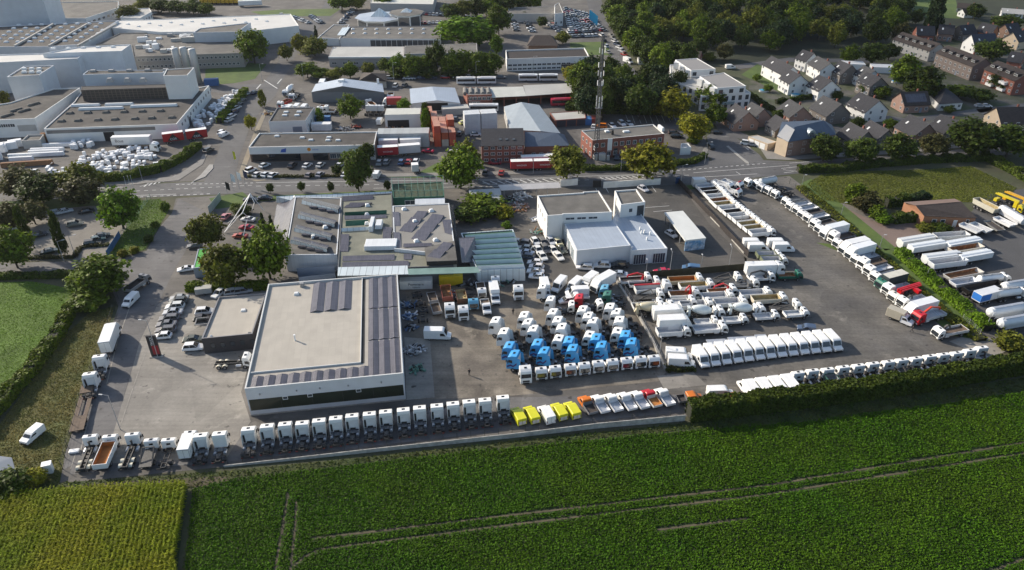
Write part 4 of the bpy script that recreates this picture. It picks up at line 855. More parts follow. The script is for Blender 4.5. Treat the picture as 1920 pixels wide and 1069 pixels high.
for i, (p, body, L, roof, load, lab, cc, bc) in enumerate(R2):
 cc = WH if cc == 'w' else cc; f = L/2; parts = K_rigid(body, L, roof, load, axles=3 if L > 8.7 else 2, sides=1.15 if body == 'flat' else 1); xc = None
 if bc == 'pump': parts = K_pump(parts, f, L+.6); xc = (.5,.01,.015); bc = None
 elif bc == 'crane': parts = K_crane(parts, f-2.3, 1.5, .5); bc = (.55,.55,.54)
 elif bc == 'redcrane': parts = K_crane(parts, f-2.4, 5.2, 1.2, 'x'); xc = (.55,.05,.02); bc = (.5,.53,.55)
 r = put(parts, {'flat':'flatbed_truck','box':'box_truck','chassis':'chassis_truck','hook':'hook_loader_truck','recovery':'recovery_truck','tank':'tank_truck','curtain':'curtain_truck'}[body] if xc is None or bc else 'pump_truck', lab, 'truck', p, roof-.05, f-1.0, (203 if i < 27 else 197)+random.uniform(-1.5,1.5), col=cc, bcol=bc or cc, xcol=xc, group='trucks backed against the hedge')
 if 'red striped' not in lab and 'red stripe' in lab: MB().box(-f,f-2.2,1.252,1.262,3.0,3.6).box(-f,f-2.2,-1.262,-1.252,3.0,3.6).build('red_stripe', mat('red_stripe', (.4,.02,.03), .4), r)
put(K_van(6.2,2.3,2.0,'luton',crew=False), 'tarpaulin_van', 'small white van with beige canvas body in front of the hedge row', 'van', (1698,591), 2.2, .9, -45, col=(.72,.72,.74), bcol=(.42,.38,.3))
# row behind the tall hedge
rr = [(1496.5,697),(1524,693),(1552.5,690.5),(1581.5,686.5),(1610,683.5),(1637.5,680),(1666.5,676.5),(1691.5,673),(1718,670),(1744,666),(1769,663),(1794.5,660),(1819,655),(1841.5,650)]
for i, p in enumerate(rr):
 put(K_rigid(['chassis','hook','chassis','skip'][i%4] if i != 2 else 'tip', 7.6, 3.0), 'chassis_truck' if i != 2 else 'tipper_truck', f'white low cab truck seen from behind over the tall hedge, {ORD[i]} from the left', 'truck', p, 2.95, 2.8, 100, bcol=(.05,.12,.1) if i == 2 else None, group='white cab trucks behind the tall hedge')
for i, p in enumerate([(1410,722),(1434,718.5),(1458,715.5),(1482,712)]): put(K_van(6.6,2.6,2.1,'luton'), 'box_van', f'white box van whose roof shows over the hedge, {ORD[i]} from the left', 'van', p, 3.2, -1.0, 100, group='white box vans behind the hedge')
put(K_van(5.4,2.3,1.95,'drop','alu'), 'pickup_truck', 'white roofed platform truck with yellow beacon box at the hedge end', 'pickup', (1840,664), 1.6, -1.0, 60, bcol=ALUC)
# left side of the depot
put(K_van(5.2,2.05,1.9), 'panel_van', 'white van driving down the access lane', 'van', (244,555), 2.0, -.3, -97)
put(K_rigid('flat',7.4,2.7,'dark',sides=1.4), 'flatbed_truck', 'grey flatbed truck behind the white van on the access lane', 'truck', (250,533), 1.9, -1.2, 72, col=(.22,.22,.23), bcol=(.3,.29,.28))
put(K_rigid('box',9.4,2.9,axles=2), 'box_truck', 'white box truck standing along the left fence', 'truck', (200.5,624.5), 3.8, -1.0, 104)
put(K_tractor(3.7,1), TRK, 'white tractor unit between the box truck and the low loader', 'tractor unit', (186,666), 3.65, 1.9, 103)
put(K_tractor(3.75,1), TRK, 'white tractor unit coupled in front of the low loader', 'tractor unit', (168,699), 3.7, 1.9, 103)
put2(lambda L: K_trailer('low', L, 'wood'), 'low_loader', 'long dusty low loader trailer behind the tractor by the left fence', 'trailer', (143,808), (166,725), .9, col=(.15,.1,.085))
put(K_rigid('hook',8.0,3.0,axles=3,tan=True), 'hook_loader_truck', 'white hook loader truck standing beside the big hall', 'truck', (461,665), 3.0, 3.0, 4)
cr = [((336,558),'sedan',(.35,.36,.36),'grey'),((334,564),'suv',(.06,.07,.07),'dark grey'),((328,573.5),'suv',(.62,.63,.6),'white'),((324,584),'sedan',(.4,.42,.45),'silver'),((317,595.5),'estate',(.12,.12,.13),'dark'),((312,606.5),'sedan',(.15,.15,.16),'anthracite'),((311,617),'estate',(.12,.12,.13),'charcoal'),((304,629),'hatch',(.76,.76,.75),'white')]
for i, (p, k, c, d) in enumerate(cr): car(k, p, 188, c, f'{d} car in the slanted row by the pylon sign, {ORD[i]} from the top', 'cars beside the pylon sign')
for p, k, h, c, lab in [((384,583),'suv',10,(.76,.76,.75),'white car half behind the low dark annex, upper one'),((379,596),'hatch',10,(.05,.045,.045),'dark brown car beside the low dark annex'),((362,635),'sedan',8,(.09,.095,.07),'olive dark car above the white off-roader at the annex'),((362,650),'suv',8,(.78,.78,.77),'white off-roader in front of the annex corner'),
 ((410,549),'hatch',-112,(.76,.77,.77),'white car between the cargo trailer and the annex roof'),((437,546),'estate',20,(.45,.47,.5),'silver estate car under the hedge behind the annex'),((455,544),'estate',20,(.4,.42,.45),'grey silver car under the hedge nearer the big hall'),
 ((391,281),'suv',70,(.06,.06,.06),'black car driving up the side street'),((365,460),'hatch',190,(.1,.1,.1),'black and white car leaving by the green awning'),((348,503),'coupe',200,(.72,.72,.72),'white car at the entrance corner below the green awning'),((58,816),'mpv',-105,(.74,.76,.78),'')]:
 if lab: car(k, p, h, c, lab)
put(K_van(4.6,1.95,1.85), 'panel_van', 'small white van alone on the rough grass', 'van', (60,806), 1.9, -.3, -106)
for p, k, h, c, lab in [((107,397),'hatch',35,(.3,.36,.42),'light blue car at the top of the tree car park'),((121,395),'sedan',35,(.5,.53,.57),'silver car at the top of the tree car park'),((162,395),'sedan',30,(.02,.02,.025),'black car under the round tree of the car park'),((140,419),'suv',20,(.2,.2,.17),'grey car beside the shrub bed of the car park'),
 ((72,439),'estate',40,(.04,.045,.06),'dark car between the slim poplars'),((190,441),'sedan',30,(.03,.035,.04),'black car, uppermost of three by the blue fence'),((183,447.5),'hatch',30,(.05,.1,.11),'teal car, middle of three by the blue fence'),((172,454),'estate',20,(.025,.025,.025),'black estate, lowest of three by the blue fence'),
 ((92,470),'sedan',30,(.02,.035,.025),'dark green car near the lower edge of the car park'),((3,427),'hatch',20,(.45,.46,.5),'pale car at the left picture edge'),((21,427),'hatch',20,(.4,.41,.45),'grey pale car second from the left picture edge')]: car(k, p, h, c, lab)
# garage forecourt
for p, k, h, c, lab in [((1003.5,452),'hatch',-70,(.75,.75,.74),'white car, uppermost of the left white column at the garage'),((1009,467),'sedan',-70,(.72,.72,.7),'white car, middle of the left white column at the garage'),((1016.5,479),'sedan',-70,(.77,.76,.72),'white car, lowest of the left white column at the garage'),((1033,451.5),'hatch',-70,(.6,.62,.66),'silver white car beside the tall garage wall'),
 ((1046.5,454),'hatch',-70,(.72,.66,.42),'cream yellow car beside the tall garage wall'),((1037,467.5),'sedan',-70,(.77,.75,.7),'white car below the silver white one'),((1047,479),'sedan',-70,(.78,.76,.72),'white car, nearest to the camera by the garage wall'),((1054,467),'hatch',-70,(.04,.05,.04),'dark car beside the garage gate'),((1018,453.5),'estate',-70,(.06,.06,.065),'dark car between the two white columns, upper one'),((1022,466),'suv',-70,(.08,.08,.085),'dark car between the two white columns, lower one'),
 ((965,452),'hatch',165,(.5,.5,.5),'grey car right of the glasshouse, topmost'),((981,454.5),'suv',165,(.12,.12,.13),'dark car right of the glasshouse, second from the top'),((984,464),'hatch',165,(.35,.37,.36),'grey green car right of the glasshouse'),((986,472.5),'sedan',165,(.5,.55,.62),'light blue car right of the glasshouse'),((987,479.5),'estate',165,(.08,.1,.14),'navy car right of the glasshouse'),
 ((1003,491),'hatch',170,(.7,.68,.66),'white car, topmost of the lower stack by the glasshouse'),((1006,499),'hatch',170,(.72,.68,.66),'white car, second of the lower stack by the glasshouse'),((1004,508),'sedan',170,(.74,.73,.71),'white car, third of the lower stack by the glasshouse'),((1006,517),'hatch',170,(.7,.73,.76),'white car, lowest of the stack by the glasshouse'),
 ((1097,500),'estate',172,(.78,.75,.72),'white estate car below the garage wall'),((1129,496.5),'suv',176,(.75,.74,.72),'white off-roader below the garage wall'),((1161,496),'suv',178,(.02,.025,.03),'black car in front of the left garage door'),((1161,513),'sedan',172,(.4,.46,.54),'pale blue car at the fence behind the box truck'),((1242,508),'sedan',186,(.5,.02,.06),'bright red car at the forecourt fence'),
 ((1206,353),'hatch',-60,(.55,.55,.58),'silver car in the parking bay behind the white tower'),((1259,438),'hatch',-60,(.74,.73,.72),'white car under the wash canopy')]: car(k, p, h, c, lab)
put(K_van(4.6,1.9,1.8), 'covered_pickup', 'blue covered pickup on the dark forecourt', 'pickup', (1299,497), 1.85, -.4, 168, col=(.06,.13,.24))
# compound right of the hedge
GT = 'tipper trailers in the right compound'
for r0, f0, z, kind, ld, lab, c in [((1688,451),(1750,441),2.8,'covered','alu','covered pale trailer, rear left of the trailer block',(.62,.63,.62)),((1707,462),(1772,452),2.8,'covered','alu','covered white trailer beside the hedge, second of the block',(.66,.69,.7)),((1755,441),(1815,437),2.8,'tiptrailer','alu','open grey trailer at the rear of the block',(.6,.6,.58)),((1775,457),(1838,446),2.8,'covered','alu','covered white trailer in the middle of the block',(.66,.69,.71)),
 ((1785,468),(1840,459),2.5,'tiptrailer','rust','open trailer with rusty floor in the block',(.62,.58,.5)),((1800,480),(1857,470),2.8,'covered','alu','covered white trailer pointing out at the right of the block',(.66,.69,.71)),((1735,481),(1800,473),2.8,'covered','alu','pale covered trailer behind the foremost open one',(.6,.62,.63)),((1748,492),(1810,484),2.8,'tiptrailer','alu','open white trailer, foremost of the block',(.64,.67,.7)),
 ((1777,518),(1838,506),2.2,'tiptrailer','rust','open trailer with dark rusty floor under the block',(.5,.49,.46)),((1788,530),(1830,523),2.2,'tiptrailer','alu','small white trailer next to the hedge',(.66,.67,.7)),((1812,541),(1878,529),2.6,'tiptrailer','dark','black open trailer with wooden rim',(.015,.014,.013)),((1856,580),(1925,568),3.4,'silo','alu','white silver silo trailer, rear of two at the bottom',(.62,.64,.65)),
 ((1876,600),(1945,588),3.4,'silo','alu','white silver silo trailer, front of two at the bottom',(.62,.64,.65)),((1882,532),(1950,522),3.4,'silo','alu','pale silo trailer at the right picture edge',(.6,.62,.63))]:
 put2(lambda L: K_trailer(kind, max(6.5, min(L, 11)), ld, z), 'tipper_trailer' if kind == 'tiptrailer' else 'covered_trailer' if kind == 'covered' else 'silo_trailer', lab, 'trailer', r0, f0, z, col=c, group=GT)
put(K_rigid('tank',9.0,2.85,axles=3), 'tank_truck', 'white tank truck facing right in the compound, upper one', 'truck', (1886,514), 2.8, 3.4, 12)
put(K_rigid('tank',9.0,2.85,axles=3), 'tank_truck', 'white tank truck facing right in the compound, lower one', 'truck', (1920,540), 2.8, 3.4, 12)
r = put2(lambda L: K_trailer('box', 7.0, 'alu', 2.3), 'tank_trailer', 'white tank trailer with big blue patch', 'trailer', (1832,552), (1874,541), 3.0, col=(.66,.67,.68))
MB().box(-3.52,-.2,-1.262,-1.252,1.3,3.1).box(-3.52,-3.51,-1.2,1.2,1.3,3.1).build('blue_patch', mat('blue_patch', (.03,.16,.5), .4), r)
for r0, f0, z, ld, lab, c in [((1832,372),(1872,392),2.8,'sand','long beige open trailer beside the bungalow',(.5,.48,.4)),((1808,421),(1835,432),2.0,'alu','small white open trailer by the bungalow, left of two',(.68,.69,.7)),((1828,420),(1853,431),2.0,'alu','small white open trailer by the bungalow, right of two',(.7,.7,.68)),((1870,408),(1900,422),2.0,'alu','white open trailer at the right of the compound',(.72,.72,.72)),((1852,415),(1878,432),1.7,'dark','grey low trailer between the white ones',(.2,.2,.19))]:
 put2(lambda L: K_trailer('tiptrailer', max(5.5,min(L,11)), ld, z), 'tipper_trailer', lab, 'trailer', r0, f0, z, col=c, group=GT)
put2(lambda L: K_trailer('silo',10,'alu'), 'silo_trailer', 'grey silo trailer near the yellow crane', 'trailer', (1884,388), (1918,408), 3.3, col=(.55,.56,.58))
for p, lab, c in (((1898,374),'yellow mobile crane, left one at the right picture edge',(.62,.5,.02)),((1915,371),'orange yellow mobile crane at the right picture edge',(.65,.36,.02))): put(K_pump(K_rigid('chassis',9,2.8,axles=4),4.5,9.5), 'mobile_crane', lab, 'crane', p, 3.1, 0, -62, col=c, xcol=c)
# ---------------------------------------------------------------- building kit
BRICK = mat('red_brick', (.23,.085,.06), .85, var=.15, scale=.8, fine=.15)
BRICK2 = mat('brown_brick', (.22,.14,.10), .85, var=.15, scale=.8, fine=.15)
PLASTER = mat('white_plaster', (.70,.70,.68), .8, var=.06, scale=.3)
CREAMW = mat('cream_plaster', (.50,.40,.29), .85, var=.08, scale=.3)
GREYW = mat('grey_plaster', (.40,.39,.37), .85, var=.08, scale=.3)
METALW = gridmat('white_sheet_wall', (.66,.68,.69), (.56,.58,.6), 1.1, 40, .5, .03, .03)
SLATE = gridmat('slate_roof', (.03,.03,.036), (.02,.02,.024), .6, .35, .8, .03, .25)
SLATEG = gridmat('grey_tile_roof', (.055,.055,.058), (.04,.04,.042), .6, .35, .85, .03, .2)
BROWNR = gridmat('brown_tile_roof', (.05,.038,.033), (.035,.026,.022), .6, .35, .85, .03, .2)
FELT = mat('grey_roof_felt', (.105,.1,.092), .95, var=.25, scale=.12, col2=(.14,.133,.12), fine=.15)
FELTD = mat('dark_roof_felt', (.055,.05,.047), .95, var=.3, scale=.12, col2=(.08,.074,.066), fine=.15)
FELTB = gridmat('beige_roof_membrane', (.40,.37,.32), (.365,.335,.29), 1.4, 3.0, .9, .03, .04)
PALEM = gridmat('pale_metal_roof', (.42,.47,.53), (.36,.40,.46), 1.0, 60, .45, .04, .03, .2)
GREYM = gridmat('grey_metal_roof', (.30,.34,.37), (.25,.28,.31), .8, 60, .5, .04, .04)
BLUER = gridmat('blue_grey_roof', (.085,.11,.15), (.065,.085,.12), .5, 60, .55, .04, .05)
PV = gridmat('solar_panel', (.10,.095,.11), (.17,.165,.18), 1.0, 1.65, .25, .02, .1)
ANTH = mat('anthracite_cladding', (.045,.042,.045), .6, var=.1, scale=.5)
GLAZ = gridmat('glass_roof', (.6,.66,.67), (.28,.3,.31), 1.6, 40, .2, .06, .06)
GREENN = mat('green_shade_net', (.02,.10,.06), .7, var=.3, scale=.4)
DGREEN = mat('dark_green_glass', (.028,.034,.022), .05, var=.2, scale=.2, spec=.8)
CONC = mat('weathered_concrete', (.3,.285,.26), .9, var=.25, scale=.5, col2=(.36,.345,.31), fine=.15)
DOORM = mat('roller_door', (.20,.23,.28), .5, var=.1, scale=1)
POSTM = mat('galvanised_steel', (.42,.43,.44), .45, .5)
FENCEM = mat('dark_fence_steel', (.05,.055,.05), .6, .3)
TXT = {}
def text(body, size, m, parent, loc, rot, name='lettering'):
 cu = bpy.data.curves.new(name, 'FONT'); cu.body = body; cu.size = size; cu.align_x = 'CENTER'; cu.align_y = 'CENTER'; cu.extrude = .01
 o = bpy.data.objects.new(name, cu); C.objects.link(o); dg = bpy.context.evaluated_depsgraph_get(); me = bpy.data.meshes.new_from_object(o.evaluated_get(dg)); bpy.data.objects.remove(o)
 me.materials.clear(); me.materials.append(m); o = link(name, me, parent, loc); o.rotation_euler = rot; return o
def win_mesh(w, h, fr=WHITE, gl=WINGLASS, mull=1):
 def f():
  b = MB(); t = .08 if w > .6 else .05
  b.box(-w/2, w/2, -.05, 0, 0, t).box(-w/2, w/2, -.05, 0, h-t, h).box(-w/2, -w/2+t, -.05, 0, t, h-t).box(w/2-t, w/2, -.05, 0, t, h-t)
  for i in range(1, mull+1): x = -w/2+w*i/(mull+1); b.box(x-.03, x+.03, -.045, 0, t, h-t)
  b.poly([(-w/2+t,-.02,t),(w/2-t,-.02,t),(w/2-t,-.02,h-t),(-w/2+t,-.02,h-t)], 1); return b.mesh('window', [fr, gl])
 return cached(('win', round(w,2), round(h,2), fr.name, gl.name, mull), f)
class Bld:
 """A building: an Empty at a corner of its base turned along its front; photographed corners become local points."""
 def __init__(s, name, label, cat, a, b, z=0, group=None):
  A, B = P(*a, z), P(*b, z); s.rz = hdg(A, B); s.o = Vector((A.x, A.y, 0)); s.root = thing(name, label, cat, s.o, s.rz, group); s.c, s.s = math.cos(-s.rz), math.sin(-s.rz); s.W = (B-A).length
 def loc(s, w): d = w-s.o; return Vector((d.x*s.c-d.y*s.s, d.x*s.s+d.y*s.c, w.z))
 def L(s, p, z=0): return s.loc(P(*p, z))
 def poly(s, pix, z): return [tuple(s.L(p, z)[:2]) for p in pix]
 def prism(s, pix, z1, z0=0, wall=PLASTER, roof=FELT, par=.35, edge=None, pts=None, nm='wall', nr='roof', np_='parapet'):
  q = pts or s.poly(pix, z1)
  a = sum(q[k-1][0]*q[k][1]-q[k][0]*q[k-1][1] for k in range(len(q)))
  if a < 0: q = q[::-1]
  s.q = q; MB().prism(q, z0, z1-(0 if par else .02), top=False).build(nm, wall, s.root)
  t = .28; n = len(q); inn = []
  for k in range(n):
   p0, p1, p2 = Vector(q[k-1]), Vector(q[k]), Vector(q[(k+1)%n]); d0 = (p1-p0).normalized(); d1 = (p2-p1).normalized()
   n0 = Vector((-d0.y, d0.x)); n1 = Vector((-d1.y, d1.x)); m = (n0+n1); m = m/max(.3, m.length_squared/2) if m.length > 1e-3 else n0
   inn.append(tuple(p1+m*t*1.0))
  if par:
   MB().prism(inn, z1-par-.25, z1-par).build(nr, roof, s.root); b = MB()
   for k in range(n):
    j = (k+1)%n; A, B2, D, E = q[k], q[j], inn[j], inn[k]
    b.poly([(*A,z1),(*B2,z1),(*D,z1),(*E,z1)]); b.poly([(*E,z1),(*D,z1),(*D,z1-par-.1),(*E,z1-par-.1)])
    o = .03; 
   b.build(np_, edge or wall, s.root)
  else: MB().prism(q, z1-.02, z1+.12, bot=True).build(nr, roof, s.root)
  return q
 def edge(s, i, j=None): 
  q = s.q; return Vector(q[i]), Vector(q[(i+1)%len(q)])
 def wins(s, A, B, n, w, h, z, x0=None, x1=None, fr=WHITE, gl=WINGLASS, mull=1, name='window'):
  """n windows evenly along the wall line A-B (local, outside on the right of A->B)."""
  A, B = Vector(A[:2]), Vector(B[:2]); d = (B-A); L = d.length; u = d/L; x0 = w if x0 is None else x0; x1 = L-w if x1 is None else x1; rz = math.atan2(u.y, u.x)
  for k in range(n):
   t = (x0+x1)/2 if n == 1 else x0+(x1-x0)*k/(n-1); p = A+u*t; link(name, win_mesh(w, h, fr, gl, mull), s.root, (p.x+u.y*.012, p.y-u.x*.012, z), rz)
 def band(s, A, B, x0, x1, z0, z1, m, name, out=.02, depth=.1):
  A, B = Vector(A[:2]), Vector(B[:2]); u = (B-A).normalized(); p = A; rz = math.atan2(u.y, u.x)
  return MB().box(x0, x1, -out, depth, z0, z1).build(name, m, s.root, (p.x, p.y, 0), rz)
 def slab(s, pts, m, name, th=.12):
  """A roof plane through photographed points (x, y, z)."""
  q = [s.L(p[:2], p[2]) for p in pts]; b = MB(); n = len(q)
  b.poly(q); b.poly([v-Vector((0,0,th)) for v in q][::-1])
  for k in range(n): j = (k+1)%n; b.poly([q[k], q[k]-Vector((0,0,th)), q[j]-Vector((0,0,th)), q[j]])
  return b.build(name, m, s.root)
 def walls(s, pts, m, name='wall', z0=0):
  q = [s.L(p[:2], p[2]) for p in pts]; b = MB(); n = len(q)
  for k in range(n): j = (k+1)%n; b.poly([(q[k].x,q[k].y,z0),(q[j].x,q[j].y,z0),q[j],q[k]])
  return b.build(name, m, s.root)
 def bump(s, p, z, sx, sy, h, m, name, rz=0, taper=.15, bev=.05):
  l = s.L(p, z); return link(name, cached(('bump',sx,sy,h,m.name,taper,name), lambda: MB().box(-sx/2,sx/2,-sy/2,sy/2,0,h,taper=taper).mesh(name,[m],bevel=bev,seg=1)), s.root, (l.x,l.y,z), rz)
 def pv(s, x0, x1, y0, y1, z, tilt=.26, along='y'):
  """An east-west pair of solar strips running along local y."""
  xm = (x0+x1)/2
  for a, b_, za, zb in ((x0, xm-.02, z+.08, z+.08+tilt*(xm-x0)), (xm+.02, x1, z+.08+tilt*(xm-x0), z+.08)):
   MB().poly([(a,y0,za),(b_,y0,zb),(b_,y1,zb),(a,y1,za)]).poly([(a,y1,za-.05),(b_,y1,zb-.05),(b_,y0,zb-.05),(a,y0,za-.05)]).poly([(a,y0,za-.05),(b_,y0,zb-.05),(b_,y0,zb),(a,y0,za)]).build('solar_panel_row', PV, s.root)
SKYL = mat('skylight_dome', (.7,.71,.7), .3)
VENT = mat('vent_metal', (.3,.3,.3), .5, .4)
# ---- the big hall with the solar roof
b = Bld('truck_dealer_hall', 'large beige roofed hall with solar panels and long dark glass front', 'building', (458.4,728.8), (756,699.7), 7)
D = b.L((747.5,514), 7).y; D2 = b.L((509.4,530.9), 7).y; D = (D+D2)/2; W = b.W
q = b.prism(None, 7.0, wall=METALW, roof=FELTB, par=.5, edge=mat('pale_coping', (.6,.6,.58), .5), pts=[(0,0),(W,0),(W,D),(0,D)])
b.band((0,0), (W,0), .3, W-.25, 1.35, 4.1, DGREEN, 'glass_front', .03)
for i in range(5): b.band((0,0), (W,0), .3+(W-.6)*i/5-.03, .3+(W-.6)*i/5+.03, 1.35, 4.1, BLACK, 'mullion', .05)
for x in (7.2, 12.0, 21.5): b.wins((0,0), (W,0), 1, 1.0, .8, 3.35, x, x, mull=0)
b.band((0,0), (W,0), -.05, W+.05, 0, .35, CONC, 'plinth', .06)
ex = 22.2; ey = 5.2
MB().box(.3,ex,ey,ey+.18,6.5,6.85).box(ex-.18,ex,ey+.18,D-.3,6.5,6.85).build('roof_upstand', mat('pale_coping'), b.root)
MB().box(ex+.05,ex+.7,ey,D-.4,6.505,6.53).build('gutter_strip', FELTD, b.root)
for i in range(10): x = .9+i*2.32; b.pv(x, x+2.2, .6, 3.9, 6.5)
for i in range(3):
 x = W-7.0+i*2.25
 for y0, y1 in ((.6,12.6),(13.0,25.0),(25.4,D-.7)): b.pv(x, x+2.15, y0, y1, 6.5)
for i in range(3): b.pv(10.6+i*3.1, 10.6+i*3.1+2.9, D-13.5, D-.9, 6.5)
b.bump((556,552), 6.5, 1.2, 1.2, .5, SKYL, 'skylight'); b.bump((567,537), 6.5, 1.0, 1.0, 1.0, VENT, 'roof_vent', taper=.05)
l = b.L((553.5,638.5), 6.5); MB().tube((0,0,0),(0,0,1.3),.16,n=10).tube((0,0,1.25),(0,0,1.5),.24,n=10).build('roof_flue', WHITE, b.root, (l.x,l.y,6.5))
for x in (2.5,9.5,14.0,19.5,26.0): b.band((0,0),(W,0),x,x+.25,5.2,5.45,VENT,'facade_lamp',.3,0)
# ---- dark annex
b = Bld('dark_annex', 'low anthracite annex with gridded beige roof left of the big hall', 'building', (377.5,635), (476,625.5), 4.2)
b.prism([(377.5,635),(473,625.8),(499,549.5),(410,556.5)], 4.2, wall=ANTH, roof=FELTB, par=.4, edge=mat('grey_coping', (.2,.2,.21), .5))
A, B_ = b.q[0], b.q[1]; b.wins(A, B_, 5, 1.0, 1.3, 1.4, 2.0, 10.5, fr=BLACK, mull=0)
b.bump((456.5,582.5), 3.8, 1.2, 1.2, .35, SKYL, 'skylight'); b.bump((468,626), 3.8, .8, .5, .5, VENT, 'roof_vent'); b.bump((396,631), 3.8, .6, .5, .4, WHITE, 'roof_vent')
l = b.L((381,603), 2.6); MB().box(-1.2,1.6,-.08,.08,2.4,2.6).box(-1.2,-1.05,-.08,2.8,2.4,2.6).box(-1.2,1.6,2.7,2.85,2.4,2.6).build('entrance_frame', VENT, b.root, (l.x-.6,l.y-1,0))
# ---- glasshouse and solar workshop complex
b = Bld('glasshouse_complex', 'sprawling grey workshop with sawtooth skylights, solar roofs and glasshouse', 'building', (534,478), (632,476), 5)
b.prism([(534,478),(632,477),(640,371),(553,369)], 5.0, wall=METALW, roof=FELT, par=.2)
b.prism([(632.5,517),(744,515),(747,502),(850,498),(848,470),(738,465),(735,362),(640.5,368)], 5.3, wall=mat('canopy_shade_wall', (.1,.105,.11), .7), roof=mat('green_grey_felt', (.19,.19,.15), .95, var=.2, scale=.15, col2=(.16,.165,.13), fine=.12), par=.25, nm='middle_wall', nr='middle_roof', np_='middle_parapet')  # middle wall darkened overall; shade under the canopy is put into its colour
b.prism([(739,466),(799,473),(856,487),(842,381),(736,386)], 6.0, wall=METALW, roof=mat('pale_grey_felt', (.24,.23,.21), .95, var=.15, scale=.15, fine=.1), par=.2, nm='right_wall', nr='right_roof', np_='right_parapet')
b.prism([(800,491),(857,489),(852,452),(796,465)], 6.5, 5.4, wall=BLACK, roof=FELT, par=0, nm='corner_wall', nr='corner_roof')
b.slab([(553,368,5.0),(533,472,5.0),(508,447,2.2),(519,384,2.2)], PV, 'solar_slope'); b.slab([(518,380,2.6),(518,368,5.0),(552,366,5.2),(552,377,4.4)], GLAZ, 'glass_slope')
b.slab([(552,367,5.2),(735,359,5.6),(735,364,5.0),(552,373,4.6)], GLAZ, 'north_glass_strip')
for i, y in enumerate((376,403,428,450)):   # sawtooth skylights: glass face, dark solar back
 x = 570-i*7; b.slab([(x,y-7,5.2),(x+68,y+10,5.2),(x+64,y+17,6.2),(x-4,y-1,6.2)], PV, 'sawtooth_back', .05); b.slab([(x-4,y-1.0,6.2),(x+64,y+17,6.2),(x+64,y+23,5.1),(x-5,y+6,5.1)], GLAZ, 'sawtooth_glass', .05)
 for k in range(3): b.bump((x+18+k*16, y+14+k*3.8), 5.0, 2.4, .8, .5, PV, 'solar_panel', R(-12), .1, 0)
def quadpv(pix, z, n): # a run of tilted panels inside a photographed quad
 (a, bb, c, d) = [b.L(p, z) for p in pix]
 for i in range(n):
  t0, t1 = i/n, (i+.92)/n; p = [a.lerp(d, t0), bb.lerp(c, t0), bb.lerp(c, t1), a.lerp(d, t1)]
  up = Vector((0,0,.05)); hi = Vector((0,0,.45 if n > 1 else .3))
  MB().poly([p[0]+up, p[1]+up, p[2]+hi, p[3]+hi]).poly([p[3]+hi, p[2]+hi, p[2]+up*0, p[3]+up*0]).build('solar_panel_row', PV, b.root)
for pix, z, n in [([(738,424),(751,424),(748,397),(736.5,397)],5.8,1), ([(739,464),(753,464),(749,435),(738,435)],5.8,1), ([(748,433),(772,436),(803,398),(784,397)],5.8,3), ([(771,448),(797,452),(834,405),(812,402)],5.8,3), ([(800,482),(824,486),(850,458),(833,455)],6.55,2), ([(834,437),(848,441),(845,413),(829,414)],5.8,2),
  ([(643,378),(700,374),(700,368),(643,371)],5.1,2), ([(644,390),(674,389),(699,382),(658,382)],5.1,2), ([(646,412),(725,409),(725,404),(646,406)],5.1,1), ([(637,472),(653,472),(655,441),(640,441)],5.1,3), ([(717,455),(732,455),(735,428),(719,427)],5.2,3), ([(642,490),(740,488),(740,478),(643,481)],5.1,1), ([(642,502),(767,499),(766,490),(642,493)],5.1,1), ([(757,487),(772,487),(772,477),(757,477)],5.1,1), ([(756,464),(810,462),(810,457),(757,458)],5.9,1)]: quadpv(pix, z, n)
for pix, z in [([(646,404),(725,401),(725,394),(646,398)],6.1), ([(648,424),(690,421),(690,412),(648,414)],6.1)]: b.slab([(*pix[0],5.1),(*pix[1],5.1),(*pix[2],z),(*pix[3],z)], GREENN, 'green_awning', .05)
b.slab([(640,434),(694,431),(694,424),(640,426)] and [(640,434,5.2),(694,431,5.2),(694,425,6.0),(640,428,6.0)], GLAZ, 'skylight_strip'); b.bump((698,425),5.1,1.2,6.5,1.6,METALW,'roof_duct',0,.1); b.bump((711,424),5.1,2,4,1.2,METALW,'roof_unit'); b.bump((715,462),5.2,8.5,4.5,1.2,METALW,'roof_unit',0,.1)
for p, z in [((615,390),5),((610,427),5),((588,445),5),((689,386),5.1),((688,403),5.1),((688,420),5.1),((758,393),5.8),((809,396),5.8),((778,416),5.8),((781,453),5.8),((817,451),5.8)]: b.bump(p, z, 1.5, 1.5, .7, SKYL, 'skylight', .3, .35)
b.slab([(860,446,5.4),(890,444,5.4),(897,491,2.4),(866,492,5.2)], PV, 'solar_slope'); b.slab([(842,386,6),(850,383,3.2),(858,444,3.2),(855,440,6)], PV, 'solar_slope')
b.prism([(895,507),(985,504),(962,430),(864,437)], 3.6, wall=GLAZ, roof=mat('greenhouse_floor', (.02,.05,.03), .8, var=.4, scale=.5), par=.25, nm='glasshouse_wall', nr='glasshouse_roof', np_='glasshouse_frame')
for i in range(7):
 t = (i+.04)/7; u = (i+.84)/7; le = lambda k: (895-26*k+2, 506-66*k); re = lambda k: (984-20*k, 503-69*k)
 b.slab([(*le(t),3.45),(*re(t),3.45),(*re(u),4.5),(*le(u),4.5)], mat('white_ridge', (.68,.7,.68), .6, var=.1, scale=.6), 'glass_ridge', .05); b.slab([(*le(u),4.5),(*re(u),4.5),(*re(u+.018),3.4),(*le(u+.018),3.4)], GREENN, 'ridge_back', .04)
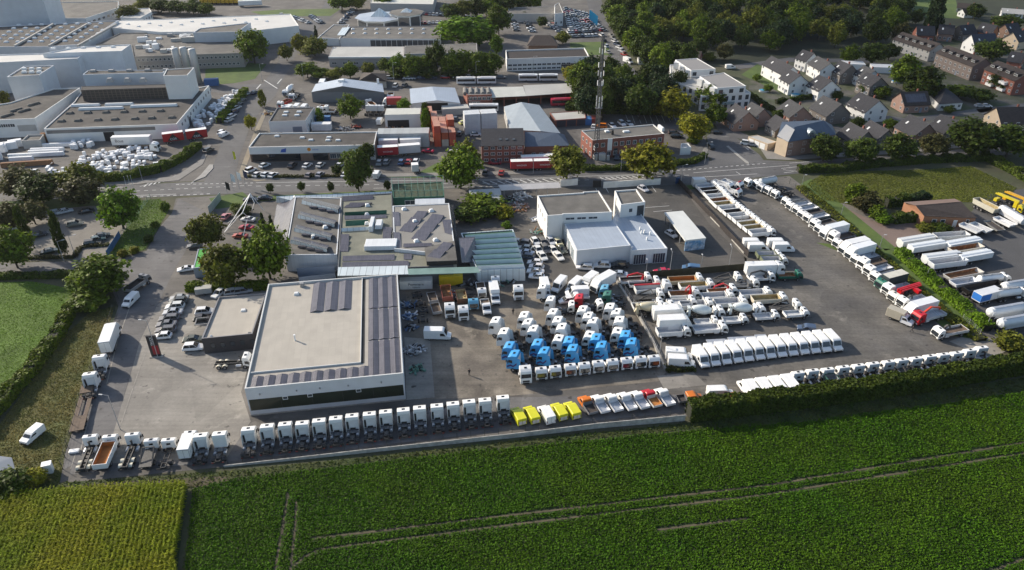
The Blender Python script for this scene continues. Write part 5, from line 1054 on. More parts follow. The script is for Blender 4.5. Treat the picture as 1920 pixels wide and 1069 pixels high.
b.slab([(764,504,5.6),(895,500,5.6),(900,511,5.2),(766,515,5.35)], mat('green_corrugated_sheet', (.2,.3,.26), .4, var=.15, scale=.5), 'green_canopy'); b.slab([(634,501,5.7),(764,498,5.7),(766,514,5.35),(633,517,5.35)], GLAZ, 'glass_canopy')
b.prism([(737,371),(833,368),(829,341),(735,345)], 5.4, wall=GREENN, roof=mat('overgrown_net', (.05,.06,.03), .9, var=.5, scale=.7, col2=(.03,.065,.04)), par=.2, nm='net_wall', nr='net_roof', np_='net_frame')
l0 = [b.L((737+12*i, 371-.3*i), 5.4) for i in range(9)]; l1 = [b.L((735+12*i, 345-.4*i), 5.4) for i in range(9)]; m = MB()
for p, r_ in zip(l0, l1): m.bar((p.x,p.y,5.3),(p.x,p.y,7.6),.09).bar((r_.x,r_.y,5.3),(r_.x,r_.y,7.6),.09).bar((p.x,p.y,7.6),(r_.x,r_.y,7.6),.09)
m.bar(l0[0]+Vector((0,0,2.2)),l0[-1]+Vector((0,0,2.2)),.1).bar(l1[0]+Vector((0,0,2.2)),l1[-1]+Vector((0,0,2.2)),.1); m.build('scaffold_frame', mat('green_steel', (.1,.22,.17), .5), b.root)
b.slab([(778,373,5.8),(834,371,5.8),(834,381,5.2),(778,383,5.2)], METALW, 'metal_lean_to')
b.walls([(560,520,3),(628,512,3),(628,498,3),(556,503,3)], mat('blue_grey_wall', (.3,.34,.4), .6), 'yard_wall'); b.wins(b.q[0], b.q[1], 1, 3.2, 1.4, 3, 5, 5)
# ---- white garage with metal roofs
b = Bld('car_garage', 'white and metal clad garage with pale blue roof and square stair tower', 'building', (1081.6,469.7), (1182.8,460), 5.2)
b.prism([(1081.6,469.7),(1182.8,460),(1149.5,411.5),(1058.5,419.6)], 5.2, wall=METALW, roof=PALEM, par=.08)
g0 = b.q; b.wins(g0[3], g0[0], 3, 3.2, 3.6, .1, 2.5, 11, fr=WHITE, gl=mat('gate_glass', (.25,.3,.33), .2), mull=3, name='gate')
b.prism([(1184,469.5),(1251.6,465.5),(1195.5,393),(1160,392),(1149,409)], 4.3, wall=METALW, roof=PALEM, par=.2, nm='wing_wall', nr='wing_roof', np_='wing_parapet')
A = b.L((1184,496.5),0); B_ = b.L((1250.5,492),0)
for x in (2.1, 7.4): b.wins(A, B_, 1, 3.4, 3.0, .05, x, x, gl=mat('gate_glass_dark', (.05,.05,.07), .15), mull=4, name='gate')
MB().bar((0,0,4.4),(0,0,4.9),.5).build('wall_crest', METALW, b.root, (b.L((1184,468),4).x, b.L((1184,468),4).y, 0))
b.prism([(1026,404.5),(1055,402.5),(1056,401),(1117,399),(1148,397.5),(1122.8,357.7),(1093,359.5),(1093,361),(1007.5,366.6)], 8.0, wall=PLASTER, roof=FELT, par=.4, nm='tall_wall', nr='tall_roof', np_='tall_parapet')
A, B_ = b.L((1026,404.5),8), b.L((1056,401.5),8); b.wins(A, B_, 1, 1.1, 1.2, 5.2, 3.0, 3.0, mull=0); b.wins(A, B_, 1, 1.1, 1.2, 1.8, 3.0, 3.0, mull=0)
A, B_ = b.L((1056,401.5),8), b.L((1117,399),8); b.wins(A, B_, 3, 2.6, .8, 6.1, 2, 8.5)
A, B_ = b.L((1007.5,366.6),8), b.L((1026,404.5),8); b.wins(A, B_, 5, .8, 1.5, 4.8, 2, 14)
b.prism([(1164,384),(1210,378.5),(1193.5,354.5),(1152.5,357.5)], 8.2, wall=PLASTER, roof=FELT, par=.45, nm='tower_wall', nr='tower_roof', np_='tower_parapet')
A, B_ = b.q[0], b.q[1]; b.wins(A, B_, 1, 1.2, 1.3, 5.4, 3.2, 3.2, mull=0); b.band(A, B_, 5.2, 7.3, 3.2, 7.2, WINGLASS, 'corner_glazing', .03); b.wins(b.q[3], b.q[0], 1, .9, 4, 3.6, 3, 3, mull=0)
for p in ((1203,438),(1200,431),(1213,450),(1208,437),(1219,440)): b.bump(p, 4.1, .5, .5, .9, WHITE, 'roof_vent', 0, .05)
b.bump((1168,389), 4.15, .9, .6, .6, VENT, 'air_unit'); b.bump((1184,388.5), 4.15, .9, .6, .6, VENT, 'air_unit')
# ---- wash canopy
b = Bld('wash_canopy', 'long white flat canopy of the car wash on the dark forecourt', 'canopy', (1285,451), (1324,446.5), 3.4)
MB().prism(b.poly([(1285,451),(1324,446.5),(1280.5,395.5),(1245.5,398.5)], 3.4), 3.0, 3.45, bot=True).build('canopy_roof', mat('canopy_white', (.62,.63,.6), .6, var=.08, scale=.3), b.root)
q = b.poly([(1286,451),(1323,447),(1280.5,396.5),(1246.5,399)], 3.4)
MB().prism([q[0], q[1], (q[1][0], q[1][1]+.3), (q[0][0], q[0][1]+.3)], 0.05, 3.0).build('end_panel', mat('blue_poster', (.10,.25,.42), .4, var=.5, scale=.6, col2=(.5,.55,.6)), b.root)
MB().prism([(q[1][0]-.2,q[1][1]+.32), q[1], q[2], (q[2][0]-.2,q[2][1])], 0.05, 3.0).build('side_screen', mat('blue_grey_wall', (.3,.34,.4), .6), b.root)
for i in range(5):
 t = i/4; x = q[0][0]+(q[3][0]-q[0][0])*t+.3; y = q[0][1]+.5+(q[3][1]-q[0][1]-.8)*t; link('post', cached(('cpost',), lambda: MB().box(-.1,.1,-.1,.1,0,2.99).mesh('post',[POSTM])), b.root, (x,y,0))
# ---- walls, fences, gates
def wall(name, label, pix, h0, h1, m, th=.3, z0=0, cat='wall', cap=None):
 pts = [P(*p) for p in pix]; o = pts[0]; root = thing(name, label, cat, (o.x,o.y,0)); bm_ = MB(); n = len(pts)
 L = []; Rr = []
 for i, p in enumerate(pts):
  d = (pts[min(n-1,i+1)]-pts[max(0,i-1)]).normalized(); u = Vector((-d.y,d.x,0))*th/2; h = h0+(h1-h0)*i/max(1,n-1); L.append((p+u-o, h)); Rr.append((p-u-o, h))
 for i in range(n-1):
  for S, fl in ((L, 1), (Rr, 0)):
   a, b2 = S[i], S[i+1]; q = [(a[0].x,a[0].y,z0),(b2[0].x,b2[0].y,z0),(b2[0].x,b2[0].y,b2[1]),(a[0].x,a[0].y,a[1])]; bm_.poly(q if not fl else q[::-1])
  bm_.poly([(*L[i][0][:2],L[i][1]),(*Rr[i][0][:2],Rr[i][1]),(*Rr[i+1][0][:2],Rr[i+1][1]),(*L[i+1][0][:2],L[i+1][1])])
 for S in (0, n-1): bm_.poly([(*L[S][0][:2],z0),(*Rr[S][0][:2],z0),(*Rr[S][0][:2],Rr[S][1]),(*L[S][0][:2],L[S][1])])
 bm_.build('wall_body', m, root); return root
def fence(name, label, pix, h=2.0, step=2.5, m=FENCEM, wires=5, solid=None, group=None):
 pts = [P(*p) for p in pix]; o = pts[0]; root = thing(name, label, 'fence', (o.x,o.y,0), 0, group); w = MB(); pm = cached(('post',h,m.name), lambda: MB().box(-.04,.04,-.04,.04,0,h+.1).mesh('post',[m]))
 for a, b2 in zip(pts, pts[1:]):
  L = (b2-a).length; n = max(1, round(L/step))
  for i in range(n): p = a.lerp(b2, i/n)-o; link('post', pm, root, (p.x,p.y,0))
  if solid: d = (b2-a).normalized(); u = Vector((-d.y,d.x,0))*.03; A, B2 = a-o, b2-o; w.prism([tuple((A-u)[:2]),tuple((B2-u)[:2]),tuple((B2+u)[:2]),tuple((A+u)[:2])], .05, h)
  else:
   for k in range(wires): z = .15+(h-.2)*k/(wires-1); w.bar((a-o)+Vector((0,0,z)), (b2-o)+Vector((0,0,z)), .02)
 p = pts[-1]-o; link('post', pm, root, (p.x,p.y,0)); w.build('infill_panel' if solid else 'wire_mesh', solid or m, root); return root
r = wall('retaining_wall', 'long weathered concrete wall between the truck row and the field', [(420,876),(560,862),(700,847.5),(960,821),(1120,803),(1284,789)], .45, 1.5, mat('pale_concrete', (.33,.315,.285), .9, var=.35, scale=.5, col2=(.4,.385,.35), fine=.12), .16)
def scribble():
 b2 = MB()
 for i in range(11): x = i*.42; b2.bar((x,-.02,.35+.3*random.random()),(x+.35,-.02,.6+.4*random.random()),.16,.02)
 return b2
l = P(1215,794.5)-r.location; scribble().build('graffiti', mat('green_graffiti', (.12,.33,.22), .8), r, (l.x-2,l.y-.23,.2), R(8.5))
fence('wall_fence', 'thin mesh fence along the top of the concrete wall', [(428,871),(700,843.5),(960,817.5),(1280,784)], 2.2, 2.6, FENCEM, 2)
fence('left_fence', 'dark wire fence on the left side of the depot', [(118,880),(152,752),(196,640),(214,585),(222,560)], 2.0, 3.0)
fence('forecourt_fence', 'dark screen fence between tipper row and forecourt', [(1268,341),(1330,406),(1402,483)], 1.9, 3, FENCEM, solid=mat('dark_screen', (.03,.024,.022), .9, var=.3, scale=.5))
wall('kerb_wall', 'low concrete kerb along the dark fence of the forecourt', [(1333,408),(1365,441),(1396,476)], .45, .45, CONC, .6)
fence('garage_fence', 'dark fence below the garage forecourt', [(1180,524),(1300,515),(1402,506)], 2.0, 3, FENCEM, solid=mat('olive_screen', (.05,.045,.025), .9, var=.3, scale=.5))
wall('yard_divider', 'low pale concrete wall dividing tractor units from the truck pool', [(1157,530),(1195,590),(1225,645),(1247,695)], .7, .7, CONC, .45)
fence('yard_fence', 'thin wire fence on the dividing wall', [(1158,529),(1195,589),(1247,694)], 2.2, 3.2, POSTM, 4)
wall('street_wall', 'white street wall with blue signs in front of the garage', [(1131,353),(1238,346)], 2.2, 2.2, mat('off_white_wall', (.74,.71,.64), .8, var=.15, scale=.4), .25)
for x in (1147,1175,1203):
 p = P(x, 352-(x-1131)*.065); m = thing('street_sign', f"blue lettered sign on the white street wall, {ORD[(1147,1175,1203).index(x)]} from the left", 'sign', (p.x,p.y-.2,1.5), R(4)); MB().box(-1.3,1.3,-.04,.02,-.3,.3).build('panel', WHITE, m); MB().box(-1.25,1.25,-.06,-.045,-.2,.1).build('blue_band', mat('sign_blue', (.04,.11,.42), .5), m)
wall('street_wall', 'white wall piece right of the corrugated scrap shelter', [(1050,350),(1083,347)], 2.3, 2.3, mat('off_white_wall'), .25)
p = P(1119,350); MB().box(-1.3,1.3,-.6,.6,0,2.3).box(-1.2,1.2,-.62,.5,2.3,2.4).build('bin_store', BLACK, None, (p.x,p.y,.03)); tag(bpy.data.objects['bin_store'], 'black bin store at the left end of the white street wall', 'bin')
p = P(1270,345); o = MB().box(-.8,.8,-.15,.15,.3,2.3).box(-.7,-.6,-.05,.05,0,.3).box(.6,.7,-.05,.05,0,.3).build('entrance_sign', mat('dark_blue_panel', (.03,.07,.16), .4), None, (p.x,p.y,.03), R(30)); tag(o, 'dark blue entrance board at the forecourt corner', 'sign')
fence('wire_gate', 'galvanised wire gate beside the last dropside truck', [(1803,603),(1815,612),(1835,632)], 2.0, 2.5, POSTM, 6)
fence('compound_fence', 'wire fence between lot and grass bank', [(1480,345),(1560,412),(1660,512),(1760,605)], 1.8, 4, FENCEM, 4)
fence('blue_fence', 'blue screen fence between car park and lawn', [(202,482),(226,444)], 1.9, 2.5, mat('blue_steel', (.03,.09,.2), .5), solid=mat('blue_screen', (.04,.13,.27), .6, var=.2, scale=.6))
fence('lawn_fence', 'thin green mesh fence crossing the lawn', [(226,444),(250,415),(282,372)], 1.6, 2.5, mat('green_steel', (.1,.22,.17), .5), 6)
fence('glass_fence', 'pale glass screen fence at the entrance corner', [(393,402),(415,375)], 2.6, 2.5, POSTM, solid=mat('pale_glass_screen', (.35,.4,.36), .3, var=.2, scale=.4))
# ---- lamp posts, sign pylon, mast, flags
def lamp(px, h, label, arm=1.4, hd=170, z=.03):
 p = P(*px); r = thing('street_lamp', label, 'lamp', (p.x,p.y,z), R(hd), 'lamp posts'); MB().tube((0,0,0),(0,0,h),.09,.055,n=8).tube((0,0,h-.02),(arm,0,h+.12),.04,n=6).build('pole', POSTM, r); MB().box(arm-.1,arm+.6,-.13,.13,h+.06,h+.18).build('lamp_head', mat('lamp_grey', (.5,.5,.5), .4), r, bevel=.03)
for px, h, lab, hd in [((296,670),9.8,'tall lamp post beside the pylon sign',175),((226,806),8.6,'tall lamp post in the left yard above the truck row',175),((106,347),7,'lamp post behind the round dark trees at the road',90),((268,341),7,'lamp post at the curved hedge corner',100),((492,153),8,'lamp post at the side street junction by the lawn',0),((570,152),8,'lamp post beside the hedge of the workshop',0),
 ((739,155),9,'lamp post in front of the row of trees',0),((893,148),8,'lamp post at the bus lane behind the white hall',0),((1000,138),8,'lamp post by the articulated bus',0),((1164,322),7,'lamp post in front of the red brick office',0),((1321,308),8,'lamp post at the junction hedge corner',0),((1276,348),7,'lamp post at the forecourt entrance corner',20),
 ((1211,514),4,'white lamp post at the left of the garage fence',90),((1255,517),7,'tall thin lamp post behind the red car',90),((1314,505),4,'white globe lamp post beside the blue pickup',90),((1365,508),7,'tall thin lamp post left of the long box truck',90),((1236,667),4.5,'lamp post at the foot of the yard divider',90),((1503,350),4,'lamp post on the grass bank near the road',0),((1577,403),4,'lamp post beside the lane to the bungalow',0),((1649,465),4,'lamp post on the bank above the hedge',0),
 ((1735,526),3.6,'lamp post in the hedge gap by the green lorry',0),((1848,617),4.5,'lamp post at the end of the bank hedge',0),((1000,326),6,'lamp post in front of the red trailers',0),((1142,110),6,'lamp post on the tree lined street',0),((1160,108),6,'lamp post right of the mast on the street',180),((120,490),6,'lamp post in the car park near the slim poplar',30),((141,480),6,'thin lamp post right of the slim poplar',30),((1388,426),4,'lamp post along the tipper row fence',40),((1342,382),4,'lamp post in the upper half of the tipper row fence',40)]: lamp(px, h, lab, 1.2 if h > 5 else .4, hd)
a = P(294,668); r = thing('pylon_sign', 'dark red and black slanted pylon sign in the left yard', 'sign', (a.x,a.y,.03), R(8)); MB().box(-1.0,1.0,-.25,.25,0,5.6).build('pylon', mat('pylon_black', (.03,.028,.03), .4), r); MB().box(-.4,.95,-.29,-.255,.7,3.0).build('red_panel', mat('pylon_red', (.35,.02,.03), .4), r); text('TRUCK', .7, WHITE, r, (-.1,-.28,4.2), (R(90),R(-90),0))
MB().box(-1.4,1.4,-.6,.6,0,.15).build('base', CONC, r)
o = P(1117,297); r = thing('radio_mast', 'tall grey lattice radio mast with white antennas', 'mast', (o.x,o.y,0)); m = MB(); H = 42.5
def mw(z): return 1.0-.6*z/H
for k in range(3):
 t0 = k*2.094+.5; m.bar((mw(0)*math.cos(t0),mw(0)*math.sin(t0),0),(mw(H)*math.cos(t0),mw(H)*math.sin(t0),H),.26)
for i in range(36):
 z0, z1 = H*i/36, H*(i+1)/36
 for k in range(3): t0, t1 = k*2.094+.5, (k+1)*2.094+.5; m.bar((mw(z0)*math.cos(t0),mw(z0)*math.sin(t0),z0),(mw(z1)*math.cos(t1),mw(z1)*math.sin(t1),z1),.12)
m.build('lattice', mat('mast_steel', (.12,.12,.125), .5, .5), r)
for z, n in ((37.5,3),(30,3),(27,4),(21.5,3),(19.5,3),(33,2)):
 for k in range(n): t0 = k*6.283/n+.4; link('antenna', cached(('ant',), lambda: MB().box(-.1,.1,-.14,.14,-.85,.85).mesh('antenna',[WHITE],bevel=.03,seg=1)), r, (1.05*math.cos(t0),1.05*math.sin(t0),z), t0)
MB().tube((0,0,18.2),(0,0,18.35),1.3,n=12).build('platform', mat('mast_steel'), r); m = MB(); m.tube((0,0,26),(0,0,26.1),1.15,n=12); m.build('platform', mat('mast_steel'), r)
MB().box(-1.2,1.2,-.8,.8,0,2.4).box(1.6,2.6,-.6,.5,0,1.7).box(-2.4,-1.6,-.5,.5,0,2.0).build('equipment_cabinet', mat('cabinet_grey', (.5,.5,.48), .5), r, (2,-1.5,.04))
for i, (px, c, lab) in enumerate([((438,358),WHITE,'white flag, left one at the entrance'),((449,354),WHITE,'white flag, right one at the entrance'),((461,351),mat('navy_flag', (.03,.04,.09), .7),'dark blue flag at the entrance'),((426,362),BLACK,'small black flag at the entrance')]):
 p = P(*px); r = thing('flag', lab, 'flag', (p.x,p.y,.05), 0, 'flags at the entrance'); MB().tube((0,0,0),(0,0,6.0 if i < 3 else 4),.05,n=6).build('flagpole', POSTM, r); q = MB(); h = 5.9 if i < 3 else 3.9
 for k in range(5): q.poly([(.05+.22*k,.1*math.sin(k*1.4),h-2.6-.1*k),(.05+.22*(k+1),.1*math.sin((k+1)*1.4),h-2.6-.1*(k+1)),(.05+.22*(k+1),.1*math.sin((k+1)*1.4),h-.12*(k+1)),(.05+.22*k,.1*math.sin(k*1.4),h-.12*k)])
 q.build('cloth', c, r)
for px, lab in (((244,373),'white flagpole without flag on the lawn, left'),((251,372),'white flagpole without flag on the lawn, middle'),((256,371),'white flagpole without flag on the lawn, right')):
 p = P(*px); o = MB().tube((0,0,0),(0,0,7.5),.06,.035,n=6).tube((0,0,7.5),(0,0,7.65),.08,n=6).build('flagpole', WHITE, None, (p.x,p.y,.04)); tag(o, lab, 'flagpole', 'bare flagpoles on the lawn')
p = P(440,306); r = thing('banner_flag', 'yellow beach flag banner at the side street corner', 'flag', (p.x,p.y,.05), R(20)); MB().tube((0,0,0),(0,0,4.5),.03,n=6).build('pole', POSTM, r); MB().side([(0.02,1.2),(.75,1.4),(.7,3.9),(.02,4.4)],-.01,.01).build('cloth', mat('yellow_cloth', (.6,.58,.03), .7), r)
r = Bld('billboard_trailer', 'grey covered cargo trailer behind the slanted car row', 'trailer', (366,556), (393,553), 0); MB().box(.2,4.2,-.2,1.9,.5,2.0).build('box_body', mat('trailer_grey', (.36,.36,.34), .6, var=.1, scale=.6), r.root, bevel=.06); link('wheel', wheel_mesh(.32,.2), r.root, (2.2,-.28,.32)); link('wheel', wheel_mesh(.32,.2), r.root, (2.2,1.98,.32))
b = Bld('garden_kiosk', 'small building with bright green awning roof at the entrance', 'building', (364,503), (398,498), 3)
b.prism([(362,503),(405,498),(402,464),(371,467)], 3.0, wall=mat('blue_grey_wall', (.3,.34,.4), .6), roof=mat('bright_green_roof', (.06,.36,.05), .6, var=.15, scale=.3), par=.1)
# pavilion of slanting steel poles with cars on show
p = P(425,430); r = thing('pole_sculpture', 'white steel pole framework sculpture at the entrance', 'sculpture', (p.x,p.y,0)); m = MB()
def W_(px, z): return P(*px, z)-Vector((p.x,p.y,0))
for a, c in [(((421,436),.3),((469,363),7)),(((426,428),.3),((468,366),7)),(((421,436),.3),((455,398),6)),(((427,418),.3),((455,400),6)),(((469,363),7),((495,395),.3)),(((455,398),6),((470,412),.3)),(((463,412),4.5),((455,448),.3)),(((455,398),6),((469,363),7)),(((469,363),7),((477,380),5)),(((477,380),5),((472,398),.3))]: m.bar(W_(*a), W_(*c), .16)
m.build('steel_poles', WHITE, r)
for px, k, h, c, lab in [((462,425),'coupe',170,(.45,.03,.05),'red car under the white poles'),((450,441),'coupe',172,(.4,.06,.03),'orange red car under the white poles'),((497,370),'sedan',0,(.03,.03,.04),'black car at the glass wall behind the poles'),((470,373),'sedan',5,(.04,.04,.04),'dark car beside the entrance flags'),((465,410),'coupe',170,(.7,.7,.68),'white car under the white poles'),((423,405),'hatch',80,(.5,.2,.2),'pinkish red car at the glass screen')]: car(k, px, h, c, lab)
b = Bld('scrap_shelter', 'long shelter with pale corrugated roof beside the main road', 'shelter', (942,357), (1052,352), 3)
b.slab([(934,347,3.4),(1048,341.5,3.4),(1052,352,2.6),(940,357,2.6)], mat('pale_corrugated', (.55,.52,.49), .6, var=.12, scale=.4), 'roof'); 
for i in range(6): q = b.L((945+i*20.5,356-i*.9),2.5); link('post', cached(('spost',), lambda: MB().box(-.06,.06,-.06,.06,0,2.5).mesh('post',[POSTM])), b.root, (q.x,q.y,0))
b = Bld('grey_shed', 'shed with plain pale grey pitched roof beside the shelter', 'shed', (884,388), (942,386), 3)
b.slab([(879,356,3.6),(938,353,3.6),(943,387,2.4),(884,388,2.4)], mat('pale_grey_roof', (.36,.38,.38), .7, var=.1, scale=.3), 'roof'); b.walls([(884,388,2.3),(942,387,2.3),(937,356,3.4),(880,358,3.4)], GREYW)
# ---------------------------------------------------------------- the industrial estate across the road
PALEB = mat('pale_blue_panel', (.50,.55,.60), .6, var=.05, scale=.15)
PALEP = gridmat('pale_panel_wall', (.60,.63,.66), (.48,.51,.54), 5.0, 40, .6, .02, .03)
LIGHTR = mat('light_roof_membrane', (.40,.395,.37), .9, var=.15, scale=.1, fine=.08)
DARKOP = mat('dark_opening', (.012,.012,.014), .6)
def gable(b, fl, fr, rf, bl, br, rb, hw, hr, wall, roof, z0=0, ov=None):
 """Ridge running away from the camera: front left/right eaves, front ridge, then the same behind."""
 b.slab([(*fl,hw),(*rf,hr),(*rb,hr),(*bl,hw)], roof, 'roof'); b.slab([(*rf,hr),(*fr,hw),(*br,hw),(*rb,hr)], roof, 'roof')
 q = [b.L(p, hw-.12) for p in (fl, fr, br, bl)]; a, c = b.L(rf, hr-.12), b.L(rb, hr-.12); m = MB()
 q = [v for v in q]
 m.poly([(q[0].x,q[0].y,z0),(q[1].x,q[1].y,z0),q[1],a,q[0]]).poly([(q[2].x,q[2].y,z0),(q[3].x,q[3].y,z0),q[3],c,q[2]]).poly([(q[3].x,q[3].y,z0),(q[0].x,q[0].y,z0),q[0],q[3]]).poly([(q[1].x,q[1].y,z0),(q[2].x,q[2].y,z0),q[2],q[1]])
 m.build('wall', wall, b.root); b.q = [tuple(v[:2]) for v in q]
# long retail block at the road
b = Bld('retail_block', 'long low shop block with white fascia and flat dark roof at the main road', 'building', (466,276), (702,271.5), 5.5)
q = b.prism([(466,276),(702,271.5),(707,246.5),(486,249.5)], 5.5, wall=BRICK2, roof=FELTD, par=.4, edge=PLASTER)
A, B_ = q[0], q[1]; L = (Vector(B_)-Vector(A)).length
b.band(A, B_, 0, L+.05, 2.9, 5.45, PLASTER, 'fascia', .15); b.band(A, B_, .5, L*.4, .2, 2.75, GLASS, 'shop_front', .05); b.band(A, B_, L*.5, L*.62, .2, 2.75, GLASS, 'shop_front', .05); b.band(A, B_, L*.9, L, 0, 2.9, PLASTER, 'end_pier', .1)
b.wins(A, B_, 5, 2.2, 1.8, .8, L*.66, L*.88, mull=2)
m = MB().poly([(0,0,0),(1.9,0,0),(2.2,0,1.5),(.5,0,1.1)]); m.build('blue_emblem', mat('sign_blue'), b.root, (L*.245,-.165,3.4)); MB().tube((0,0,0),(0,-.02,0),.65,n=14).build('orange_emblem', mat('orange_enamel', (.7,.25,.01), .5), b.root, (L*.475,-.16,4.3)); text('autos', 1.0, mat('sign_blue'), b.root, (L*.525,-.17,4.3), (R(90),0,0))
for p in ((519.5,256),(567,259),(583,263.5),(617,258.5),(615,264),(634,264)): b.bump(p, 5.1, 1.8, 1.2, .5, SKYL, 'skylight')
# white workshop block behind it
b = Bld('white_workshop', 'white flat roofed workshop with four roof lights behind the retail block', 'building', (503.5,228), (573,226), 5.5)
q = b.prism([(503.5,228),(573,226),(589.5,201),(519.5,202)], 5.5, wall=PLASTER, roof=FELTD, par=.35, edge=mat('grey_coping'))
for p in ((536.5,211),(534,217),(561,210.5),(557,217)): b.bump(p, 5.15, 2.0, 1.3, .5, SKYL, 'skylight')
b.band(q[0], q[1], 8.5, 12, 0, 3.2, DOORM, 'roller_door', .04); b.wins(q[0], q[1], 1, 2, .7, .6, 3.5, 3.5); b.wins(q[1], q[2], 2, 1.2, 1.4, 2.0, 3, 8)
# grey gabled workshop
b = Bld('steel_workshop', 'grey steel workshop with shallow gable facing the camera', 'building', (584,172), (720,172.5), 4.6)
gable(b, (584,172.5), (720,173), (642,161.5), (592,157.5), (717,157), (643,147), 4.6, 7.6, mat('dark_grey_cladding', (.15,.165,.18), .6, var=.08, scale=.3), PALEM)
b.bump((640,152.5), 7.5, 2.6, 2.2, .8, WHITE, 'roof_vent'); b.bump((709,156), 5.0, .9, .9, 2.0, WHITE, 'chimney', 0, .05)
# dark roofed house behind
b = Bld('small_house', 'small house with dark hipped roof behind the grey workshop', 'house', (674,150), (725,152), 3.2)
b.prism([(675,150),(724,152),(722,138),(680,136)], 3.2, wall=mat('pale_stone', (.4,.38,.35), .85), roof=BROWNR, par=0)
for a, c in (((673,151),(726,153)), ((726,153),(724,138)), ((724,138),(679,136)), ((679,136),(673,151))): 
 r0 = b.L((697,137),6.3); A, C_ = b.L(a,3.3), b.L(c,3.3); MB().poly([A,C_,r0]).build('roof', BROWNR, b.root)
# white gabled hall with dark front
b = Bld('white_hall', 'white hall with pale metal gable roof and dark open front', 'building', (770,194.5), (863,193), 3.4)
gable(b, (770,194.5), (863,193), (819,188), (768,166.5), (853,164.5), (810,162.5), 3.4, 4.8, PLASTER, PALEM)
q = b.q; b.band(q[0], q[1], 6.2, 15.2, .2, 3.9, DARKOP, 'front_opening', .04)
b = Bld('garden_store', 'low grey flat store beside the white gabled hall', 'building', (828,216), (880,212), 2.6); b.prism([(828,205),(880,202.5),(876,195),(828,198)], 2.6, wall=GREYW, roof=LIGHTR, par=.1)
# open fronted shed
b = Bld('scrap_shed', 'pale open fronted shed full of scrap behind the grey containers', 'shed', (721,215), (786,214), 5)
b.prism([(721,216),(788,214.5),(789,203),(725,204)], 5.2, wall=PLASTER, roof=mat('pale_shed_roof', (.52,.52,.47), .7, var=.1, scale=.3), par=0); b.band(b.q[0], b.q[1], .9, 9.2, .05, 3.1, DARKOP, 'open_front', .04)
# brick office with slate and blue roofs
b = Bld('brick_office', 'three storey brick office with dark slate roof and blue hipped wing', 'building', (903,304), (984,298.5), 0)
W = b.W; hq = [b.L((903,274),6.6), b.L((984,271.5),6.6)]
q = b.prism([(903,273.5),(983,271.5),(981,246),(902,247)], 6.6, wall=BRICK, roof=SLATE, par=0)
b.slab([(902,274.5,6.7),(984,272.5,6.7),(981,240,9.4),(902,241.5,9.4)], SLATE, 'roof_slope'); b.walls([(903,248,6.6),(981,246.5,6.6),(981,240.5,9.3),(903,241.8,9.3)], BRICK, 'rear_wall')
A, B_ = q[0], q[1]; L = (Vector(B_)-Vector(A)).length
for z in (.8, 3.0, 5.1): b.wins(A, B_, 6, 1.5, 1.1, z, 1.5, L-1.5)
for x in (938,950,963): b.bump((x,262), 7.6, 1.0, .7, .25, WINGLASS, 'roof_window', 0, .05, 0)
q = b.prism([(984.5,275),(1066,272.5),(1058,254),(984,255)], 5.2, wall=BRICK, roof=BLUER, par=0, nm='wing_wall', nr='wing_ceiling'); b.wins(q[0], q[1], 5, 1.4, 1.2, 1.6, 3, 14)
b.slab([(984,275,5.3),(1068,273,5.3),(1044,249,7.8),(984,247,7.8)], BLUER, 'wing_roof'); b.slab([(1068,273,5.3),(1058,252,5.3),(1044,249,7.8)], BLUER, 'wing_hip')
b = Bld('long_gable_hall', 'long grey metal gable hall behind the brick office', 'building', (947,240), (1051,250), 4.5)
gable(b, (956,243), (1051,250), (1014,246), (945,200), (1011,197), (977.5,191.5), 4.5, 6.6, GREYW, GREYM)
b.wins(b.q[3], b.q[0], 6, 1.4, 1.4, 1.5)
# brick garages
b = Bld('brick_garages', 'low brick garage row with three dark doors behind the radio mast', 'garage', (1041,225.5), (1099,221.5), 2.9)
q = b.prism([(1041,225.5),(1099,221.5),(1096,207),(1031,211.5)], 2.9, wall=BRICK, roof=LIGHTR, par=.15)
for i in range(3): b.band(q[0], q[1], .7+i*4.1, 4.3+i*4.1, .05, 2.5, mat('dark_blue_door', (.03,.035,.05), .5), 'garage_door', .04)
# red brick two storey office
b = Bld('red_brick_office', 'flat roofed two storey red brick office beside the radio mast', 'building', (1111,263), (1246,250.5), 7.2)
q = b.prism([(1111,263),(1246,250.5),(1225,233),(1090,245)], 7.2, wall=BRICK, roof=FELT, par=.35, edge=mat('pale_coping'))
L = (Vector(q[1])-Vector(q[0])).length
for z in (1.0, 4.3): b.wins(q[0], q[1], 11, 1.4, 1.5, z, 1.6, L-1.6)
for z in (1.0, 4.3): b.wins(q[3], q[0], 4, 1.2, 1.4, z, 2, 12)
b.band(q[0], q[1], 5.7, 7.4, 2.8, 7.2, WHITE, 'white_panel', .06); b.band(q[0], q[1], 8.2, 9.6, .1, 3.4, WINGLASS, 'glass_door', .05)
b.bump((1138,247), 6.9, 1.6, 1.6, .5, SKYL, 'skylight'); b.bump((1174,247.5), 6.9, 2.4, 1.4, .5, SKYL, 'skylight'); b.bump((1148,252), 6.9, .8, .8, 1.6, BLACK, 'chimney', 0, .03); b.bump((1239,243), 6.9, 1, 4, 1.3, PLASTER, 'roof_screen', 0, .1)
